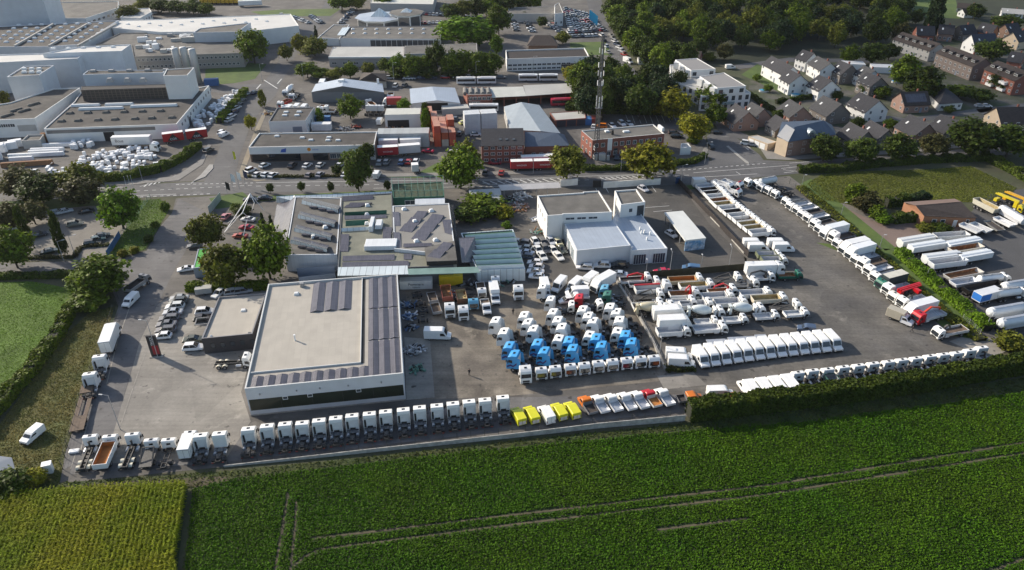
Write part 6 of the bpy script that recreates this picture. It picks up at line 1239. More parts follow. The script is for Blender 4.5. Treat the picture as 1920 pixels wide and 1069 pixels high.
# sheds and carport towards the bus stand
b = Bld('brick_workshop', 'brick workshop with wavy grey roof and white windows near the buses', 'building', (876,178), (922,177), 5)
q = b.prism([(876,178.5),(922,177.5),(918,163.5),(868,164)], 5.2, wall=BRICK, roof=mat('wavy_roof', (.17,.165,.155), .9, var=.3, scale=.6), par=.1); b.wins(q[0], q[1], 6, 1.5, 1.4, 3.0, 1.4, 10.8, mull=1); b.wins(q[0], q[1], 3, 1.5, 1.4, 1.0, 1.4, 4.5); b.band(q[3], q[0], 0, .3, 0, 5.2, CREAMW, 'edge_pier', .05)
for i in range(5): p = b.L((872+i*11,171),5.1); link('roof_wave', cached(('wave',), lambda: MB().tube((0,-3.4,0),(0,3.4,0),.85,n=12).mesh('roof_wave',[mat('wavy_roof')])), b.root, (p.x,p.y,5.0))
b = Bld('bus_shelter_hall', 'open brick bus shelter with pale and grey roof sections', 'building', (920,182), (1086,172), 4.2)
b.slab([(921,183,4.2),(986,180,4.2),(981,162,5.2),(919,164,5.2)], mat('pale_shed_roof'), 'roof'); b.slab([(986,180,4.2),(1087,173,4.2),(1076,156,5.2),(981,160,5.2)], LIGHTR, 'roof')
b.walls([(922,170,4.3),(985,167,4.3),(1080,162,4.3),(1076,158,4.5),(981,161,4.5),(922,165,4.5)], BRICK)
for i in range(8): p = b.L((922+i*23,183-i*1.4),4.1); link('post', cached(('brickpost',), lambda: MB().box(-.2,.2,-.2,.2,0,4.1).mesh('post',[BRICK])), b.root, (p.x,p.y,0))
# long grey warehouse and the white office north of the trees
b = Bld('long_warehouse', 'long grey warehouse with pale verge behind the row of trees', 'building', (617,106.5), (757.5,106), 5)
q = b.prism([(616,106.5),(757.5,106),(757.5,87),(624,87.5)], 5.0, wall=mat('pinkish_grey_wall', (.36,.33,.31), .85, var=.1, scale=.2), roof=LIGHTR, par=.1); b.band(q[0], q[1], 0, 39, 4.3, 5.05, PLASTER, 'white_verge', .5)
b.prism([(758.5,101),(895,98),(894,81),(758.7,86)], 5.4, wall=GREYW, roof=FELT, par=.1, nm='east_wall', nr='east_roof', np_='east_parapet'); b.wins(q[0], q[1], 7, 2.4, 1.0, 1.4)
b = Bld('white_office_block', 'long white office block with dark flat roof by the bus stand', 'building', (950,110.5), (1105,105.5), 6)
q = b.prism([(950,110.5),(1105,105.5),(1096,89.5),(948,94)], 6.0, wall=PLASTER, roof=mat('brown_black_roof', (.03,.024,.022), .9, var=.2, scale=.2), par=.6)
for z in (.8,): b.wins(q[0], q[1], 13, 2.0, 1.0, 2.4, 1.6, 30)
b.wins(q[0], q[1], 13, 2.0, .9, .6, 1.6, 30); b.band(q[0], q[1], 26.5, 40, .1, 2.9, GLASS, 'ground_glazing', .05)
b = Bld('brown_roof_house', 'house with big dark hipped roof behind the white office block', 'house', (990,88), (1046,87), 3)
q = b.prism([(991,84),(1045,84),(1036,70),(996,70)], 3.0, wall=BRICK2, roof=BROWNR, par=0)
r0, r1 = b.L((1003,66),6.5), b.L((1032,66),6.5); e = [b.L(p, 3.1) for p in ((988,86),(1048,86),(1038,69),(994,69))]
for f in ([e[0],e[1],r1,r0],[e[1],e[2],r1],[e[2],e[3],r0,r1],[e[3],e[0],r0]): MB().poly(f).build('roof', BROWNR, b.root)
# showroom with glass pyramids
b = Bld('pyramid_showroom', 'car showroom with glass pyramids and a long flat roof', 'building', (637,70), (826,73), 4.5)
q = b.prism([(637,71),(690,73),(826,73),(828,48),(657,50)], 4.5, wall=PLASTER, roof=FELT, par=.3, edge=mat('grey_coping')); b.band(q[1], q[2], 1, 38, .3, 3.8, WINGLASS, 'glass_front', .05)
for i in range(14): b.band(q[1], q[2], 1+i*2.8, 1.15+i*2.8, .3, 3.8, WHITE, 'mullion', .1)
for i in range(14): b.bump((662+(i%7)*22, 55+(i//7)*8), 4.2, 1.8, 1.8, .6, SKYL, 'skylight', 0, .4)
b.slab([(632,66,4.6),(646,66,4.6),(656,51,4.9),(642,52,4.9)], GLAZ, 'roof_light')
b.prism([(595,71),(636,72),(646,60),(655,46),(625,46)], 4.0, wall=PLASTER, roof=FELT, par=.3, nm='west_wall', nr='west_roof', np_='west_parapet')
def octa(cx, cy, rp, z0, z1, nm, glassband=True, flat=False):
 c0 = b.L((cx, cy), z1); r_ = rp*mpp(cy, z1); oc = [(c0.x+r_*math.cos(k*math.pi/4+.39), c0.y+r_*math.sin(k*math.pi/4+.39)) for k in range(8)]
 MB().prism(oc, 0, z1).build(nm+'_drum', PLASTER, b.root)
 for k in range(8): b.band((*oc[k],0), (*oc[(k+1)%8],0), .4, r_*.765-.4, z0, z1-1.2, WINGLASS, nm+'_glazing', .05)
 m = MB(); ap = (c0.x, c0.y, z1+(.6 if flat else 1.0)); oo = [((x-c0.x)*1.12+c0.x, (y-c0.y)*1.12+c0.y, z1+.02) for x, y in oc]
 for k in range(8): m.poly([oo[k], oo[(k+1)%8], ap])
 m.build(nm+'_roof', PALEM if not flat else FELT, b.root)
 s = r_*.33; pz = z1+(1.0 if not flat else .6); m = MB()
 ba = [(c0.x+s*x, c0.y+s*y, pz-.3) for x, y in ((-1,-1),(1,-1),(1,1),(-1,1))]
 for k in range(4): m.poly([ba[k], ba[(k+1)%4], (c0.x, c0.y, pz+s*(.9 if not flat else .6))])
 m.build(nm+'_pyramid', GLAZ, b.root)
octa(712, 31, 42, .4, 6.0, 'pavilion'); octa(762, 23, 30, .4, 8.0, 'rotunda', flat=True)
b = Bld('beige_warehouse', 'beige warehouse at the top picture edge', 'building', (700,14), (812,12), 6); b.prism([(694,6),(812,8),(818,-14),(700,-16)], 6, wall=GREYW, roof=mat('pale_shed_roof'), par=.2); 
b = Bld('dealership_block', 'grey flat roofed car dealership with white end wall', 'building', (955,27), (1055,25), 5); b.prism([(950,26),(1040,25),(1040,12),(955,14)], 5, wall=GREYW, roof=FELT, par=.2); b.prism([(1040,26),(1056,24),(1048,5),(1040,9)], 7.5, wall=PLASTER, roof=FELT, par=.2, nm='end_wall', nr='end_roof', np_='end_parapet'); b.wins(b.q[0], b.q[1], 2, 1.2, 1.4, 1.5)
for i in range(5):
 p = P(1106+i*3, 43+i*2.6); o = MB().box(-.6,.6,-.06,.06,2,7.2).box(-.06,.06,-.05,.05,0,2).build('blue_banner', mat('cyan_banner', (.02,.36,.6), .5), None, (p.x,p.y,.03), R(-25)); tag(o, 'tall cyan banner at the edge of the car lot beside the street', 'banner', 'cyan banners at the car lot')
# ---- factory on the left
def fb(name, label, cat, pix, h, wall=PALEP, roof=FELT, par=.4, z0=0, edge=None, root=None, **k):
 b = Bld(name, label, cat, pix[0], pix[1], h); b.prism(pix, h, z0, wall=wall, roof=roof, par=par, edge=edge, **k); return b
b = fb('high_bay_store', 'huge pale windowless high bay store at the top left corner', 'building', [(-60,4),(79,-6),(108,-16),(-20,-30)], 20.5)
b = fb('factory_hall', 'wide dark roofed factory hall dotted with many roof domes', 'building', [(-60,88),(90,87),(150,83),(222,38),(108,44),(-60,52)], 9, roof=FELTD)
for i in range(9):
 for j in range(6):
  x = -10+i*22+j*9; y = 80-j*6.5-i*.4
  if x < 205-(80-y)*.2: b.bump((x, y), 8.6, 2.2, 1.8, .7, SKYL, 'roof_dome', 0, .4)
for x0 in (28, 92, 146): 
 p0, p1 = b.L((x0,87),9), b.L((x0+72,46),9); MB().bar((p0.x,p0.y,9.2),(p1.x,p1.y,9.2),.8,.9).build('fire_wall', GREYW, b.root)
b = fb('machine_roof_hall', 'factory wing with crowded roof machinery and two rows of white windows', 'building', [(250,106),(455,99),(480,58),(225,62),(180,83),(246,84)], 7, wall=mat('grey_brown_wall', (.27,.255,.23), .85, var=.1, scale=.2))
q = b.q; i0 = 0; A, B_ = q[0], q[1]; L = (Vector(B_)-Vector(A)).length
for z in (4.6, 1.4): b.wins(A, B_, 24, 1.2, 1.2, z, 2, L-3, mull=0)
rnd = random.Random(5)
for i in range(26): b.bump((262+rnd.random()*100, 68+rnd.random()*30), 6.6, rnd.choice([1.5,3,5,8]), rnd.choice([1.5,2,3]), rnd.choice([.8,1.5,2.5]), rnd.choice([WHITE,VENT,METALW,LIGHTR]), 'roof_unit', R(8), .1)
for i in range(10): l = b.L((340+(i%5)*5, 71+(i//5)*4), 6.6); MB().tube((0,0,0),(0,0,1.8),.6,n=10).build('exhaust_stack', WHITE, b.root, (l.x,l.y,6.6))
b = fb('white_plant_block', 'pale windowless block standing on the factory wing', 'building', [(362,61),(446,59.5),(470,42),(374,53)], 11.5, par=.4)
b = fb('white_roof_hall', 'factory hall with bright white roof at the back', 'building', [(210,52),(300,60),(470,58),(560,48),(545,26),(300,36),(222,38)], 8, wall=PLASTER, roof=mat('white_membrane', (.55,.54,.51), .85, var=.1, scale=.1), par=.3)
for i in range(14): b.bump((240+i*20, 46-i*.8+(i%2)*5), 7.7, 1.8, 1.4, .6, SKYL, 'roof_dome', 0, .3)
b = fb('back_hall', 'grey hall with window band behind the white factory roof', 'building', [(110,34),(160,34),(222,14),(222,2),(110,4)], 6, wall=PLASTER); b.wins(b.q[1], b.q[2], 7, 2.4, 1.4, 2.5)
b = fb('back_office', 'white office wing behind the roof with the bushy tree', 'building', [(225,32),(262,34),(284,22),(280,15),(250,16)], 5, wall=PLASTER, roof=LIGHTR); b.wins(b.q[1], b.q[2], 5, 1.5, 1.6, 1.8)
b = fb('tall_white_hall', 'tall pale panelled hall with bright roof left of the silos', 'building', [(-60,120),(145,109.5),(163,98),(80,100),(-60,104)], 13.5, roof=mat('white_membrane'))
b.prism([(163,97.5),(228,95.5),(245,83),(150,87.5),(80,100)], 15, wall=PALEP, roof=mat('white_membrane'), par=.4, nm='upper_wall', nr='upper_roof', np_='upper_parapet')
for i in range(5): b.bump((100+i*28, 92-i*.8), 14.6, 2, 1.5, .6, SKYL, 'roof_dome', 0, .3)
b = fb('white_cube_store', 'pale cube shaped store in front of the tall white hall', 'building', [(13,144),(73,140.5),(101,122.5),(45,124)], 13)
for i in range(6): b.bump((46+(i%3)*14, 137-(i//3)*6), 12.6, 2, 1.5, .9, SKYL, 'roof_unit', 0, .2)
for i in range(4):
 p = P(113+i*3.2, 164-i*.3); o = MB().lathe([(0,.95),(11.5,.95),(12.6,.3)], 'z', 14).build('steel_silo', mat('silo_steel', (.42,.36,.28), .4, .5), None, (p.x,p.y,0), smooth=True); tag(o, f'thin steel silo beside the white cube store, {ORD[i]} from the left', 'silo', 'thin steel silos')
for i, (px, h, lab) in enumerate([((341,152),15,'short grey silo behind the white stair block, left'),((356,150),15,'short grey silo behind the white stair block, middle'),((373,156),15.5,'tall grey silo standing right of the white stair block')]):
 p = P(*px); o = MB().lathe([(0,1.55),(h-.3,1.55),(h,1.35)], 'z', 18).build('grey_silo', mat('silo_grey', (.42,.43,.43), .5, .3, var=.08, scale=.2), None, (p.x,p.y,0), smooth=True); tag(o, lab, 'silo', 'grey silos')
b = fb('grid_window_factory', 'long factory with big dark grid window and white loft', 'building', [(82,241.5),(331,232.5),(392,160),(352,168),(152,172),(140,190)], 5.6, wall=PLASTER, roof=FELTD, par=.35, edge=PLASTER)
q = b.q; A, B_ = Vector(q[0]), Vector(q[1]); L = (B_-A).length; b.band(A, B_, .6, L-8, 3.6, 4.9, mat('window_band', (.12,.125,.13), .2), 'window_band', .03); b.band(A, B_, L*.43, L*.51, 0, 3.5, DARKOP, 'gate', .05)
b.wins(q[1], q[2], 12, 1.6, 1.4, 2.8, 6, 50, fr=WHITE); b.band(q[1], q[2], 14, 17, 0, 3, mat('dark_blue_door', (.03,.035,.05), .5), 'door', .05)
for i in range(7): b.bump((115+i*34.5-(i%2)*3, 228-i*1.2), 5.3, 2.6, 2.0, .7, FELT, 'roof_dome', 0, .4)
for i in range(6): b.bump((131+i*34, 213-i*.9), 5.3, 2.6, 2.0, .7, FELT, 'roof_dome', 0, .4)
for (x, y, w) in ((161,199,11),(224,197,11),(190,205,17),(289,200,18)): b.bump((x,y), 5.3, w, 1.6, .9, SKYL, 'strip_light', 0, .3)
b.prism([(152,169),(310,164),(312,158),(152,162)], 9.8, 5.3, wall=mat('window_grid', (.03,.026,.024), .5), roof=mat('black_roof', (.04,.037,.036), .9), par=.1, nm='grid_window_wall', nr='grid_roof', np_='grid_edge')
A, B_ = Vector(b.q[0]), Vector(b.q[1]); L = (B_-A).length
for i in range(21): b.band(A, B_, L*i/20-.12, L*i/20+.12, 5.4, 9.7, mat('grid_bar', (.12,.1,.085), .8), 'grid_bar', .08)
for i in range(5): b.band(A, B_, 0, L, 5.5+i, 5.65+i, mat('grid_bar'), 'grid_rail', .06)
b.prism([(155,140),(306,136),(310,131),(165,132)], 12.5, 5.3, wall=PALEB, roof=FELTD, par=.2, nm='loft_wall', nr='loft_roof', np_='loft_parapet')
for i in range(5): b.bump((175+i*34, 134.5-i*.5), 12.3, 2.4, 1.6, .8, VENT, 'roof_vent')
for x in (207,240,269): b.bump((x,153.5), 9.9, 2.6, 2.2, 1.6, GREYW, 'roof_vent', 0, .5)
b.prism([(306,142),(351,141),(364,126.5),(312,130)], 15, 5.3, wall=PLASTER, roof=FELTD, par=.3, nm='stair_wall', nr='stair_roof', np_='stair_parapet')
b = fb('low_left_factory', 'low factory block with dark roof at the left picture edge', 'building', [(-60,227),(65,222),(150,164.5),(100,166),(20,192),(-60,205)], 7, wall=PLASTER, roof=FELTD)
A, B_ = b.q[0], b.q[1]; L = (Vector(B_)-Vector(A)).length; b.wins(A, B_, 8, 2.6, 1.3, 4.0, 3, L-9, mull=2); b.band(A, B_, L-7, L-.5, 2.2, 4.6, GREYW, 'recess', .03)
for p in ((30,207),(45,208),(13,217),(63,196)): b.bump(p, 6.7, 1.4, 5, .6, FELT, 'roof_light', R(-40), .3)
b = fb('gate_house', 'small flat pale gate house in the stock yard', 'building', [(40,264),(75,262),(82,252),(52,253)], 3.2, wall=GREYW, roof=FELT, par=.5)
# ---- containers, trailers, buses
def box_unit(name, label, cat, px, z, L, W, H, hd, m, group=None, corr=True, extra=None):
 p = P(*px, z); top = name == 'orange_container'; key = ('cont', L, W, H, corr, top)
 def f():
  b = MB(); b.box(-L/2,L/2,-W/2,W/2,0,H,0,1 if top else 0)
  if corr:
   n = int(L/.9)
   for i in range(n):
    x = -L/2+.3+i*(L-.6)/n
    for s in (-1, 1): b.box(x, x+.42, s*W/2-(.0 if s > 0 else .035), s*W/2+(.035 if s > 0 else 0), .15, H-.15)
   for s in (-1, 1): b.box(s*L/2-.03, s*L/2+.03, -W/2+.06, -.03, .1, H-.1).box(s*L/2-.03, s*L/2+.03, .03, W/2-.06, .1, H-.1)
  return b.mesh(name, [PAINTM, mat('sunbleached_top', (.42,.21,.15), .7, var=.15, scale=.5)])
 o = link(name, cached(key, f), None, (p.x, p.y, z+.03), R(hd), m); return tag(o, label, cat, group)
RC = (.42,.085,.04); GC = (.36,.38,.38); WC = (.55,.57,.58)
f0 = P(715, 277); f1 = P(799, 275.5); hd0 = math.degrees(hdg(f0, f1))
for i in range(8):
 for t in range(2):
  p = f0.lerp(f1, i/7); a = R(hd0+90); q = p+Vector((math.cos(a)*3, math.sin(a)*3, 0))
  w = (q.x, q.y)
  o = box_unit('grey_container', f"grey container behind the red trailers, {ORD[i]} from the left, {['lower','upper'][t]} tier", 'container', (960,300), 0, 6.0, 2.42, 2.6, hd0+90, tuple(c*(1+.08*math.sin(i*3+t)) for c in GC), 'grey containers behind the red trailers'); o.location = (w[0], w[1], .03+t*2.62)
# orange container stacks: columns across, rows behind, tiers up
f0 = P(821.5, 275.5); f1 = P(846, 274.2); hd0 = math.degrees(hdg(f0, f1)); ax = (f1-f0).normalized(); ay = Vector((-ax.y, ax.x, 0))
STK = [(0,0,3),(1,0,2),(2,0,2),(0,1,2),(1,1,2),(2,1,3),(0,2,2),(1,2,2),(2,2,2),(0,3,2),(1,3,1),(-.6,4,2)]
for cx_, ry, n in STK:
 for t in range(n):
  q = f0+ax*(cx_*2.72)+ay*(3.1+ry*6.35); c = RC if not (cx_ == 1 and ry == 0 and t == 0) else (.36,.36,.33)
  o = box_unit('orange_container' if c == RC else 'grey_container', f"{'orange' if c == RC else 'lone pale grey'} container, {['left','middle','right'][max(0,int(cx_))]} column, {ORD[ry]} row back, {ORD[t]} tier up", 'container', (960,300), 0, 6.0, 2.42, 2.6, hd0+90, tuple(v*random.uniform(.7,1.15) for v in c), 'orange containers stacked in the yard'); o.location = (q.x, q.y, .03+t*2.62)
f0 = P(887, 252); f1 = P(918, 250); hd0 = math.degrees(hdg(f0, f1)); ay = Vector((-(f1-f0).normalized().y, (f1-f0).normalized().x, 0))
for i in range(2):
 for j in range(2):
  for t in range(3):
   q = f0.lerp(f1, i)+ay*(1.3+2.5*j); o = box_unit('white_container', f"white container, {['left','right'][i]} column, {['front','back'][j]} row, {ORD[t]} tier of the white stack", 'container', (960,300), 0, 6.0, 2.42, 2.6, hd0, WC, 'white containers stacked beside the brick office'); o.location = (q.x, q.y, .03+t*2.62)
box_unit('blue_container', 'blue container right of the brick garages', 'container', (1103,232), 0, 4, 2.4, 2.5, 85, (.04,.14,.34)); box_unit('red_container', 'brown red container right of the blue one', 'container', (1112,231), 0, 4, 2.4, 2.5, 85, (.25,.05,.04))
box_unit('yellow_container', 'bright yellow container at the top of the scrap corner', 'container', (846,531), 0, 6.0, 2.5, 2.7, 4, (.62,.44,.01)); 
o = box_unit('white_container', 'white container with dark cursive lettering beside the big hall', 'container', (781,538), 0, 8.2, 2.4, 2.4, 3, (.6,.6,.57), corr=False); text('Pommern', 1.0, BLACK, o, (0,-1.23,1.4), (R(90),0,0)); text('Transporte', .45, BLACK, o, (0,-1.23,.6), (R(90),0,0))
box_unit('blue_skip', 'blue steel skip between white workshop and white truck row', 'skip', (604,229), 0, 7, 2.4, 2.4, 2, (.03,.13,.3)); box_unit('white_tent_box', 'white flat topped tent beside the white workshop', 'tent', (604,243), 0, 7.4, 3.0, 2.6, 2, (.72,.72,.7), corr=False)
def swap(label, p0, p1, z, H, col, top=(.7,.69,.66), txt=None, name='box_trailer', W=2.5):
 A, B_ = P(*p0, z), P(*p1, z); r = thing(name, label, 'trailer', tuple((A+B_)/2)[:2]+(.04,), hdg(A, B_)); L = (B_-A).length
 MB().box(-L/2,L/2,0,W,1.0,H,0,1).build('box_body', [PAINT, WHITE], r, col=col, bevel=.04, seg=1); MB().box(-L/2+.3,L/2-.3,.3,W-.3,.75,1.0).build('chassis', CHAS, r)
 for x in (-L/2+1.2, -L/2+2.4): 
  for s in (.2, W-.2): link('wheel', wheel_mesh(.48,.3), r, (x, s, .48))
 if txt: text(txt, .8, WHITE, r, (0,-.02,2.2), (R(90),0,0))
 return r
RT = (.45,.02,.03)
swap('red sided trailer with white roof in front of the grey containers', (709,297), (747.5,295), 0, 3.9, RT, txt='WAGNER'); swap('pale grey trailer right of the red sided trailer', (749,294), (789,291), 0, 3.9, (.55,.55,.56))
swap('white trailer behind the red sided one', (711,283), (747,282), 0, 3.9, (.7,.7,.69)); swap('white box trailer behind the pale grey one', (751,282), (790,280), 0, 3.9, (.72,.72,.72))
for i in range(2): swap(f"red trailer with white lettering at the road below the brick office, {['left','right'][i]} one", (957.5+i*43,322.5-i*1.2), (999+i*43,321.3-i*1.2), 0, 3.6, RT, txt='WAGNER')
swap('white trailer behind the two red roadside trailers', (978,313), (1040,310), 0, 3.4, (.7,.7,.69))
for p0, p1, lab in (((845,303),(859,302),'white box body left of the large tree'),((860,296),(872,295),'white box body standing behind the large tree'),((886,315),(898,314),'white box body right of the large tree'),((773,328),(786,327),'white box body alone on the verge')): swap(lab, p0, p1, 0, 3.4, (.7,.7,.7), name='box_body_unit')
r = swap('long white trailer with dark lettering in the stock yard', (212,278), (284,276), 0, 4.0, (.7,.7,.68)); text('Bous', 1.5, BLACK, r, (-4,-.02,2.6), (R(90),0,0))
put(K_tractor(3.6), TRK, 'white tractor unit coupled to the long white trailer', 'tractor unit', (291,268), 3.5, 1.9, 2)
for i in range(2):
 r = swap(f"red curtain trailer with black triangles by the factory, {['left','right'][i]} one", (308+i*44,272-i*5.5), (347+i*44,267-i*5.5), 0, 4.0, (.42,.015,.02)); MB().poly([(-2.2,-.02,1.2),(2.2,-.02,1.2),(0,-.02,3.8)]).build('black_triangle', BLACK, r); text('COR', 1.1, WHITE, r, (0,-.04,1.8), (R(90),0,0))
def bus(px, hd, art, lab, col=(.72,.72,.71), L=12): 
 p = P(*px, 1.5); spawn(K_bus(L, art), 'bus', lab, 'bus', (p.x,p.y,.05), R(hd), col)
bus((1009,145.5), 1, True, 'white articulated bus on the bus stand'); bus((893,151), 2, True, 'white articulated bus behind the white hall'); bus((907,202), 1, False, 'white bus with blue roof edge in front of the brick workshop'); bus((1059,191), 6, False, 'red and white bus under the end of the shelter', (.42,.02,.05))
# wrapped stock in the factory yards
WRAP = mat('white_wrap', (.74,.75,.76), .45, var=.1, scale=.8)
def stock(n, pix, seed, hd, lab, grp, m=WRAP, name='wrapped_pallet', szs=((1.3,1.1,1.1),(1.2,1.2,1.6),(1.9,1.2,1.0),(2.6,1.2,1.3)), rows=None):
 poly = np.array([P(*p)[:2] for p in pix]); lo, hi = poly.min(0), poly.max(0); rg = random.Random(seed); g = np.random.default_rng(seed); out = 0; placed = []
 while out < n and len(placed) < n*40:
  p = lo+g.random(2)*(hi-lo); placed.append(0)
  if not inpoly(p[None], poly)[0]: continue
  sx, sy, sz = rg.choice(szs); o = link(name, cached(('wrap',sx,sy,sz,m.name,name), lambda: MB().box(-sx/2,sx/2,-sy/2,sy/2,.0,sz,taper=.08).mesh(name,[m],bevel=.2,seg=2)), None, (p[0],p[1],.03), R(hd+rg.choice((0,90))+rg.uniform(-6,6))); tag(o, lab, 'pallet', grp); out += 1
def stockrow(a, c, n, lab, grp, m=WRAP, sz=(1.3,1.2,1.4), name='wrapped_pallet'):
 A, B_ = P(*a), P(*c)
 for i in range(n): p = A.lerp(B_, i/max(1,n-1)); o = link(name, cached(('wrap',*sz,m.name,name), lambda: MB().box(-sz[0]/2,sz[0]/2,-sz[1]/2,sz[1]/2,.0,sz[2],taper=.08).mesh(name,[m],bevel=.2,seg=2)), None, (p.x,p.y,.03), hdg(A,B_)); tag(o, lab, 'pallet', grp)
CARD = mat('brown_cardboard', (.26,.13,.06), .85, var=.15, scale=.8)
LW = 'white wrapped goods pallet in the crowded stock yard left of the street'; GW = 'wrapped pallets in the stock yard'
stock(86, [(135,316),(160,288),(240,279),(295,282),(292,300),(250,318),(190,326)], 3, 20, LW, GW); stock(24, [(122,330),(60,330),(70,318),(200,322),(300,300),(310,308),(240,326)], 8, 10, LW, GW)
for a, c, n in (((62,285),(118,283),13),((66,277),(134,274),15),((58,289),(110,287),12),((20,296),(118,291),20),((22,302),(60,300),8)): stockrow(a, c, n, 'white wrapped pallet in the straight rows before the long factory', 'wrapped pallets in straight rows')
stockrow((86,266),(122,264.5),9,'tall brown cardboard stack against the factory front','brown cardboard stacks',CARD,(2.0,1.6,3.4),'cardboard_stack'); stockrow((8,314),(96,308),12,'brown cardboard stack behind the dark street trees','brown cardboard stacks at the hedge',CARD,(1.6,1.3,1.7),'cardboard_stack')
stock(20, [(130,272),(170,264),(176,274),(140,284)], 4, 5, 'white wrapped pallet beside the dark factory gate', 'wrapped pallets at the gate', szs=((1.4,1.3,1.8),(1.2,1.2,1.4)))
stock(80, [(362,232),(380,212),(424,182),(452,168),(462,172),(432,196),(400,236),(372,250)], 9, 50, 'white wrapped pallet in the strip beside the curved street hedge', 'wrapped pallets beside the street hedge')
stock(8, [(-30,315),(30,282),(42,268),(0,285),(-30,300)], 10, 30, 'big white wrapped machine part at the left picture edge', 'wrapped machine parts', szs=((4.5,2.4,2.6),(3.5,2.2,3.0)))
# scrap heaps: each heap one pile of mixed metal
def heap(px, r_, h, n, lab, cols, seed, cat='scrap heap'):
 p = P(*px); rg = random.Random(seed); b = MB()
 for i in range(n):
  a, q = rg.random()*6.28, rg.random()**.6*r_; z = h*(1-q/r_)*rg.random(); d = Vector((rg.gauss(0,1), rg.gauss(0,1), rg.gauss(0,.4))).normalized()*rg.uniform(.3,1.3); c = Vector((q*math.cos(a), q*math.sin(a)*.8, max(.15,z))); b.bar(c-d, c+d*.6, rg.uniform(.1,.5), rg.uniform(.08,.45), rg.randrange(len(cols)))
 b.build('scrap_heap', cols, None, (p.x,p.y,.05)); tag(C.objects[-1], lab, cat)
PINKM = mat('pinkish_metal', (.32,.2,.17), .7, var=.3, scale=1); BLUM = mat('engine_blue', (.08,.14,.25), .5)
for i, a in enumerate([((972,390),3.6,1.4,70,'pinkish scrap metal heap in the yard left of the garage',[PINKM,RUST,STEEL]),((976,370),3.0,2.4,60,'pale tangled scrap heap behind the pinkish one',[ALU,STEEL,WHITE]),((958,376),3.2,1.2,40,'greenish scrap parts under the shelter edge',[mat('green_steel'),STEEL,BLACK]),((1010,410),2.6,.8,26,'long white beams stacked along the garage wall',[WHITE,ALU]),((1008,436),2.2,.8,30,'mixed scrap with plants at the garage corner',[mat('green_steel'),RUST,STEEL]),
 ((765,575),1.8,1.2,40,'engine parts heap against the hall wall, upper',[BLUM,STEEL,BLACK]),((768,595),1.8,1.2,40,'engine parts heap against the hall wall, middle',[BLUM,ALU,BLACK]),((770,615),1.6,1.2,36,'engine parts heap against the hall wall, lower',[BLUM,STEEL,BLACK]),((775,658),2.4,1.3,60,'pale stripped engine frame on the concrete strip',[ALU,STEEL,BLACK]),((781,692),1.6,.9,40,'green black machine part on the concrete strip',[mat('green_steel'),BLACK]),
 ((847,556),2.2,2.0,60,'white and red scrap piled in front of the yellow container',[WHITE,RED and mat('rusty_red', (.3,.05,.03), .7),STEEL]),((868,562),2.2,1.6,60,'brown timber and scrap pile behind the white tractor',[SAND,RUST,DARKLOAD]),((880,535),3,1.0,50,'dark scrap bits under the green canopy',[BLACK,STEEL,DARKLOAD]),((940,525),4,.8,60,'dark debris along the glasshouse front',[BLACK,STEEL,mat('green_steel')]),
 ((650,243),3,1.0,50,'grey scrap parts in the truck breaker yard',[STEEL,BLACK,ALU]),((668,239),2.4,1.0,40,'red scrap parts in the truck breaker yard',[mat('rusty_red', (.3,.05,.03), .7),BLACK]),((742,236),4,1.4,90,'dark scrap inside the open shed',[BLACK,RUST,STEEL]),((505,214),2.5,1.4,50,'brown scrap beside the white workshop',[RUST,SAND,STEEL])]): heap(*a, seed=i+20)
for px, L, hd, lab in (((785,560),6.5,-72,'stripped black truck chassis left of the small trailers'),((793,590),6.5,-84,'stripped black truck chassis nearer the white van')): put(chassis(-3.2,3.2,None,[-1.8])+wheels([2.2,-1.8],2.4,.5,.33), 'bare_chassis', lab, 'chassis', px, .8, 0, hd)
for px, lab in (((812,563),'small open grey trailer, upper of two beside the scrap tipper'),((819,584),'small open grey trailer, lower of two beside the scrap tipper')): put([x for x in K_rigid('flat',6.2,2.5,'wood') if x[0] in ('load_bed',)]+wheels([0],2.1,.4,.25), 'open_trailer', lab, 'trailer', px, 1.0, 0, -75, col=(.3,.3,.3))
put([x for x in K_rigid('tip',8.0,2.9,'rust') if x[0] == 'tipper_body'], 'open_container', 'open red sided container full of scrap behind the pale tractor', 'container', (838,552), 1.8, 0, -80, col=(.32,.1,.07))
put([x for x in K_rigid('tip',7.0,2.9,'sand') if x[0] == 'tipper_body'], 'open_container', 'open brown container with timber behind the second tractor', 'container', (866,558), 1.8, 0, -80, col=(.16,.08,.05))
# trucks of the breaker yard behind the retail block
for i, (p, h, kind, lab) in enumerate([((533,190),-110,'tip','red and white tipper in the breaker yard, left'),((541,168),-100,'mix','white concrete mixer at the street corner yard'),((552,175),-100,'skip','white skip loader right of the mixer'),((530,197),-60,'flat','white cab truck with red bed in the breaker yard'),((603,199),-90,'flat','white cab at the left of the workshop front'),((611,204),178,'flat','white truck lying across before the workshop'),((622,203),180,'chassis','white cab truck beside the round tree'),
 ((690,205),90,'chassis','white truck cab seen from behind, leftmost right of the round tree'),((701,205),90,'chassis','white truck cab seen from behind, second right of the round tree'),((713,205),90,'chassis','white truck cab seen from behind, third right of the round tree'),((695,192),120,'tip','white tall truck behind the cab row at the workshop'),((735,190),185,'box','white and red box truck near the white hall'),((605,157),95,'box','white truck at the left side of the grey workshop'),((732,178),-85,'tip','grey green truck right of the grey workshop')]):
 kk = {'tip':('tip',7.4,3,'rust'),'mix':('mixer',8.4,2.9,'white'),'skip':('skip',7.4,2.9,'dark'),'flat':('flat',7.4,2.9,'rust'),'chassis':('chassis',7,3.3,'dark'),'box':('box',8,2.9,'white')}[kind]
 put(K_rigid(*kk), 'scrap_truck', lab, 'truck', p, 2.2, 0, h, bcol=(.45,.05,.04) if 'red' in lab else None)
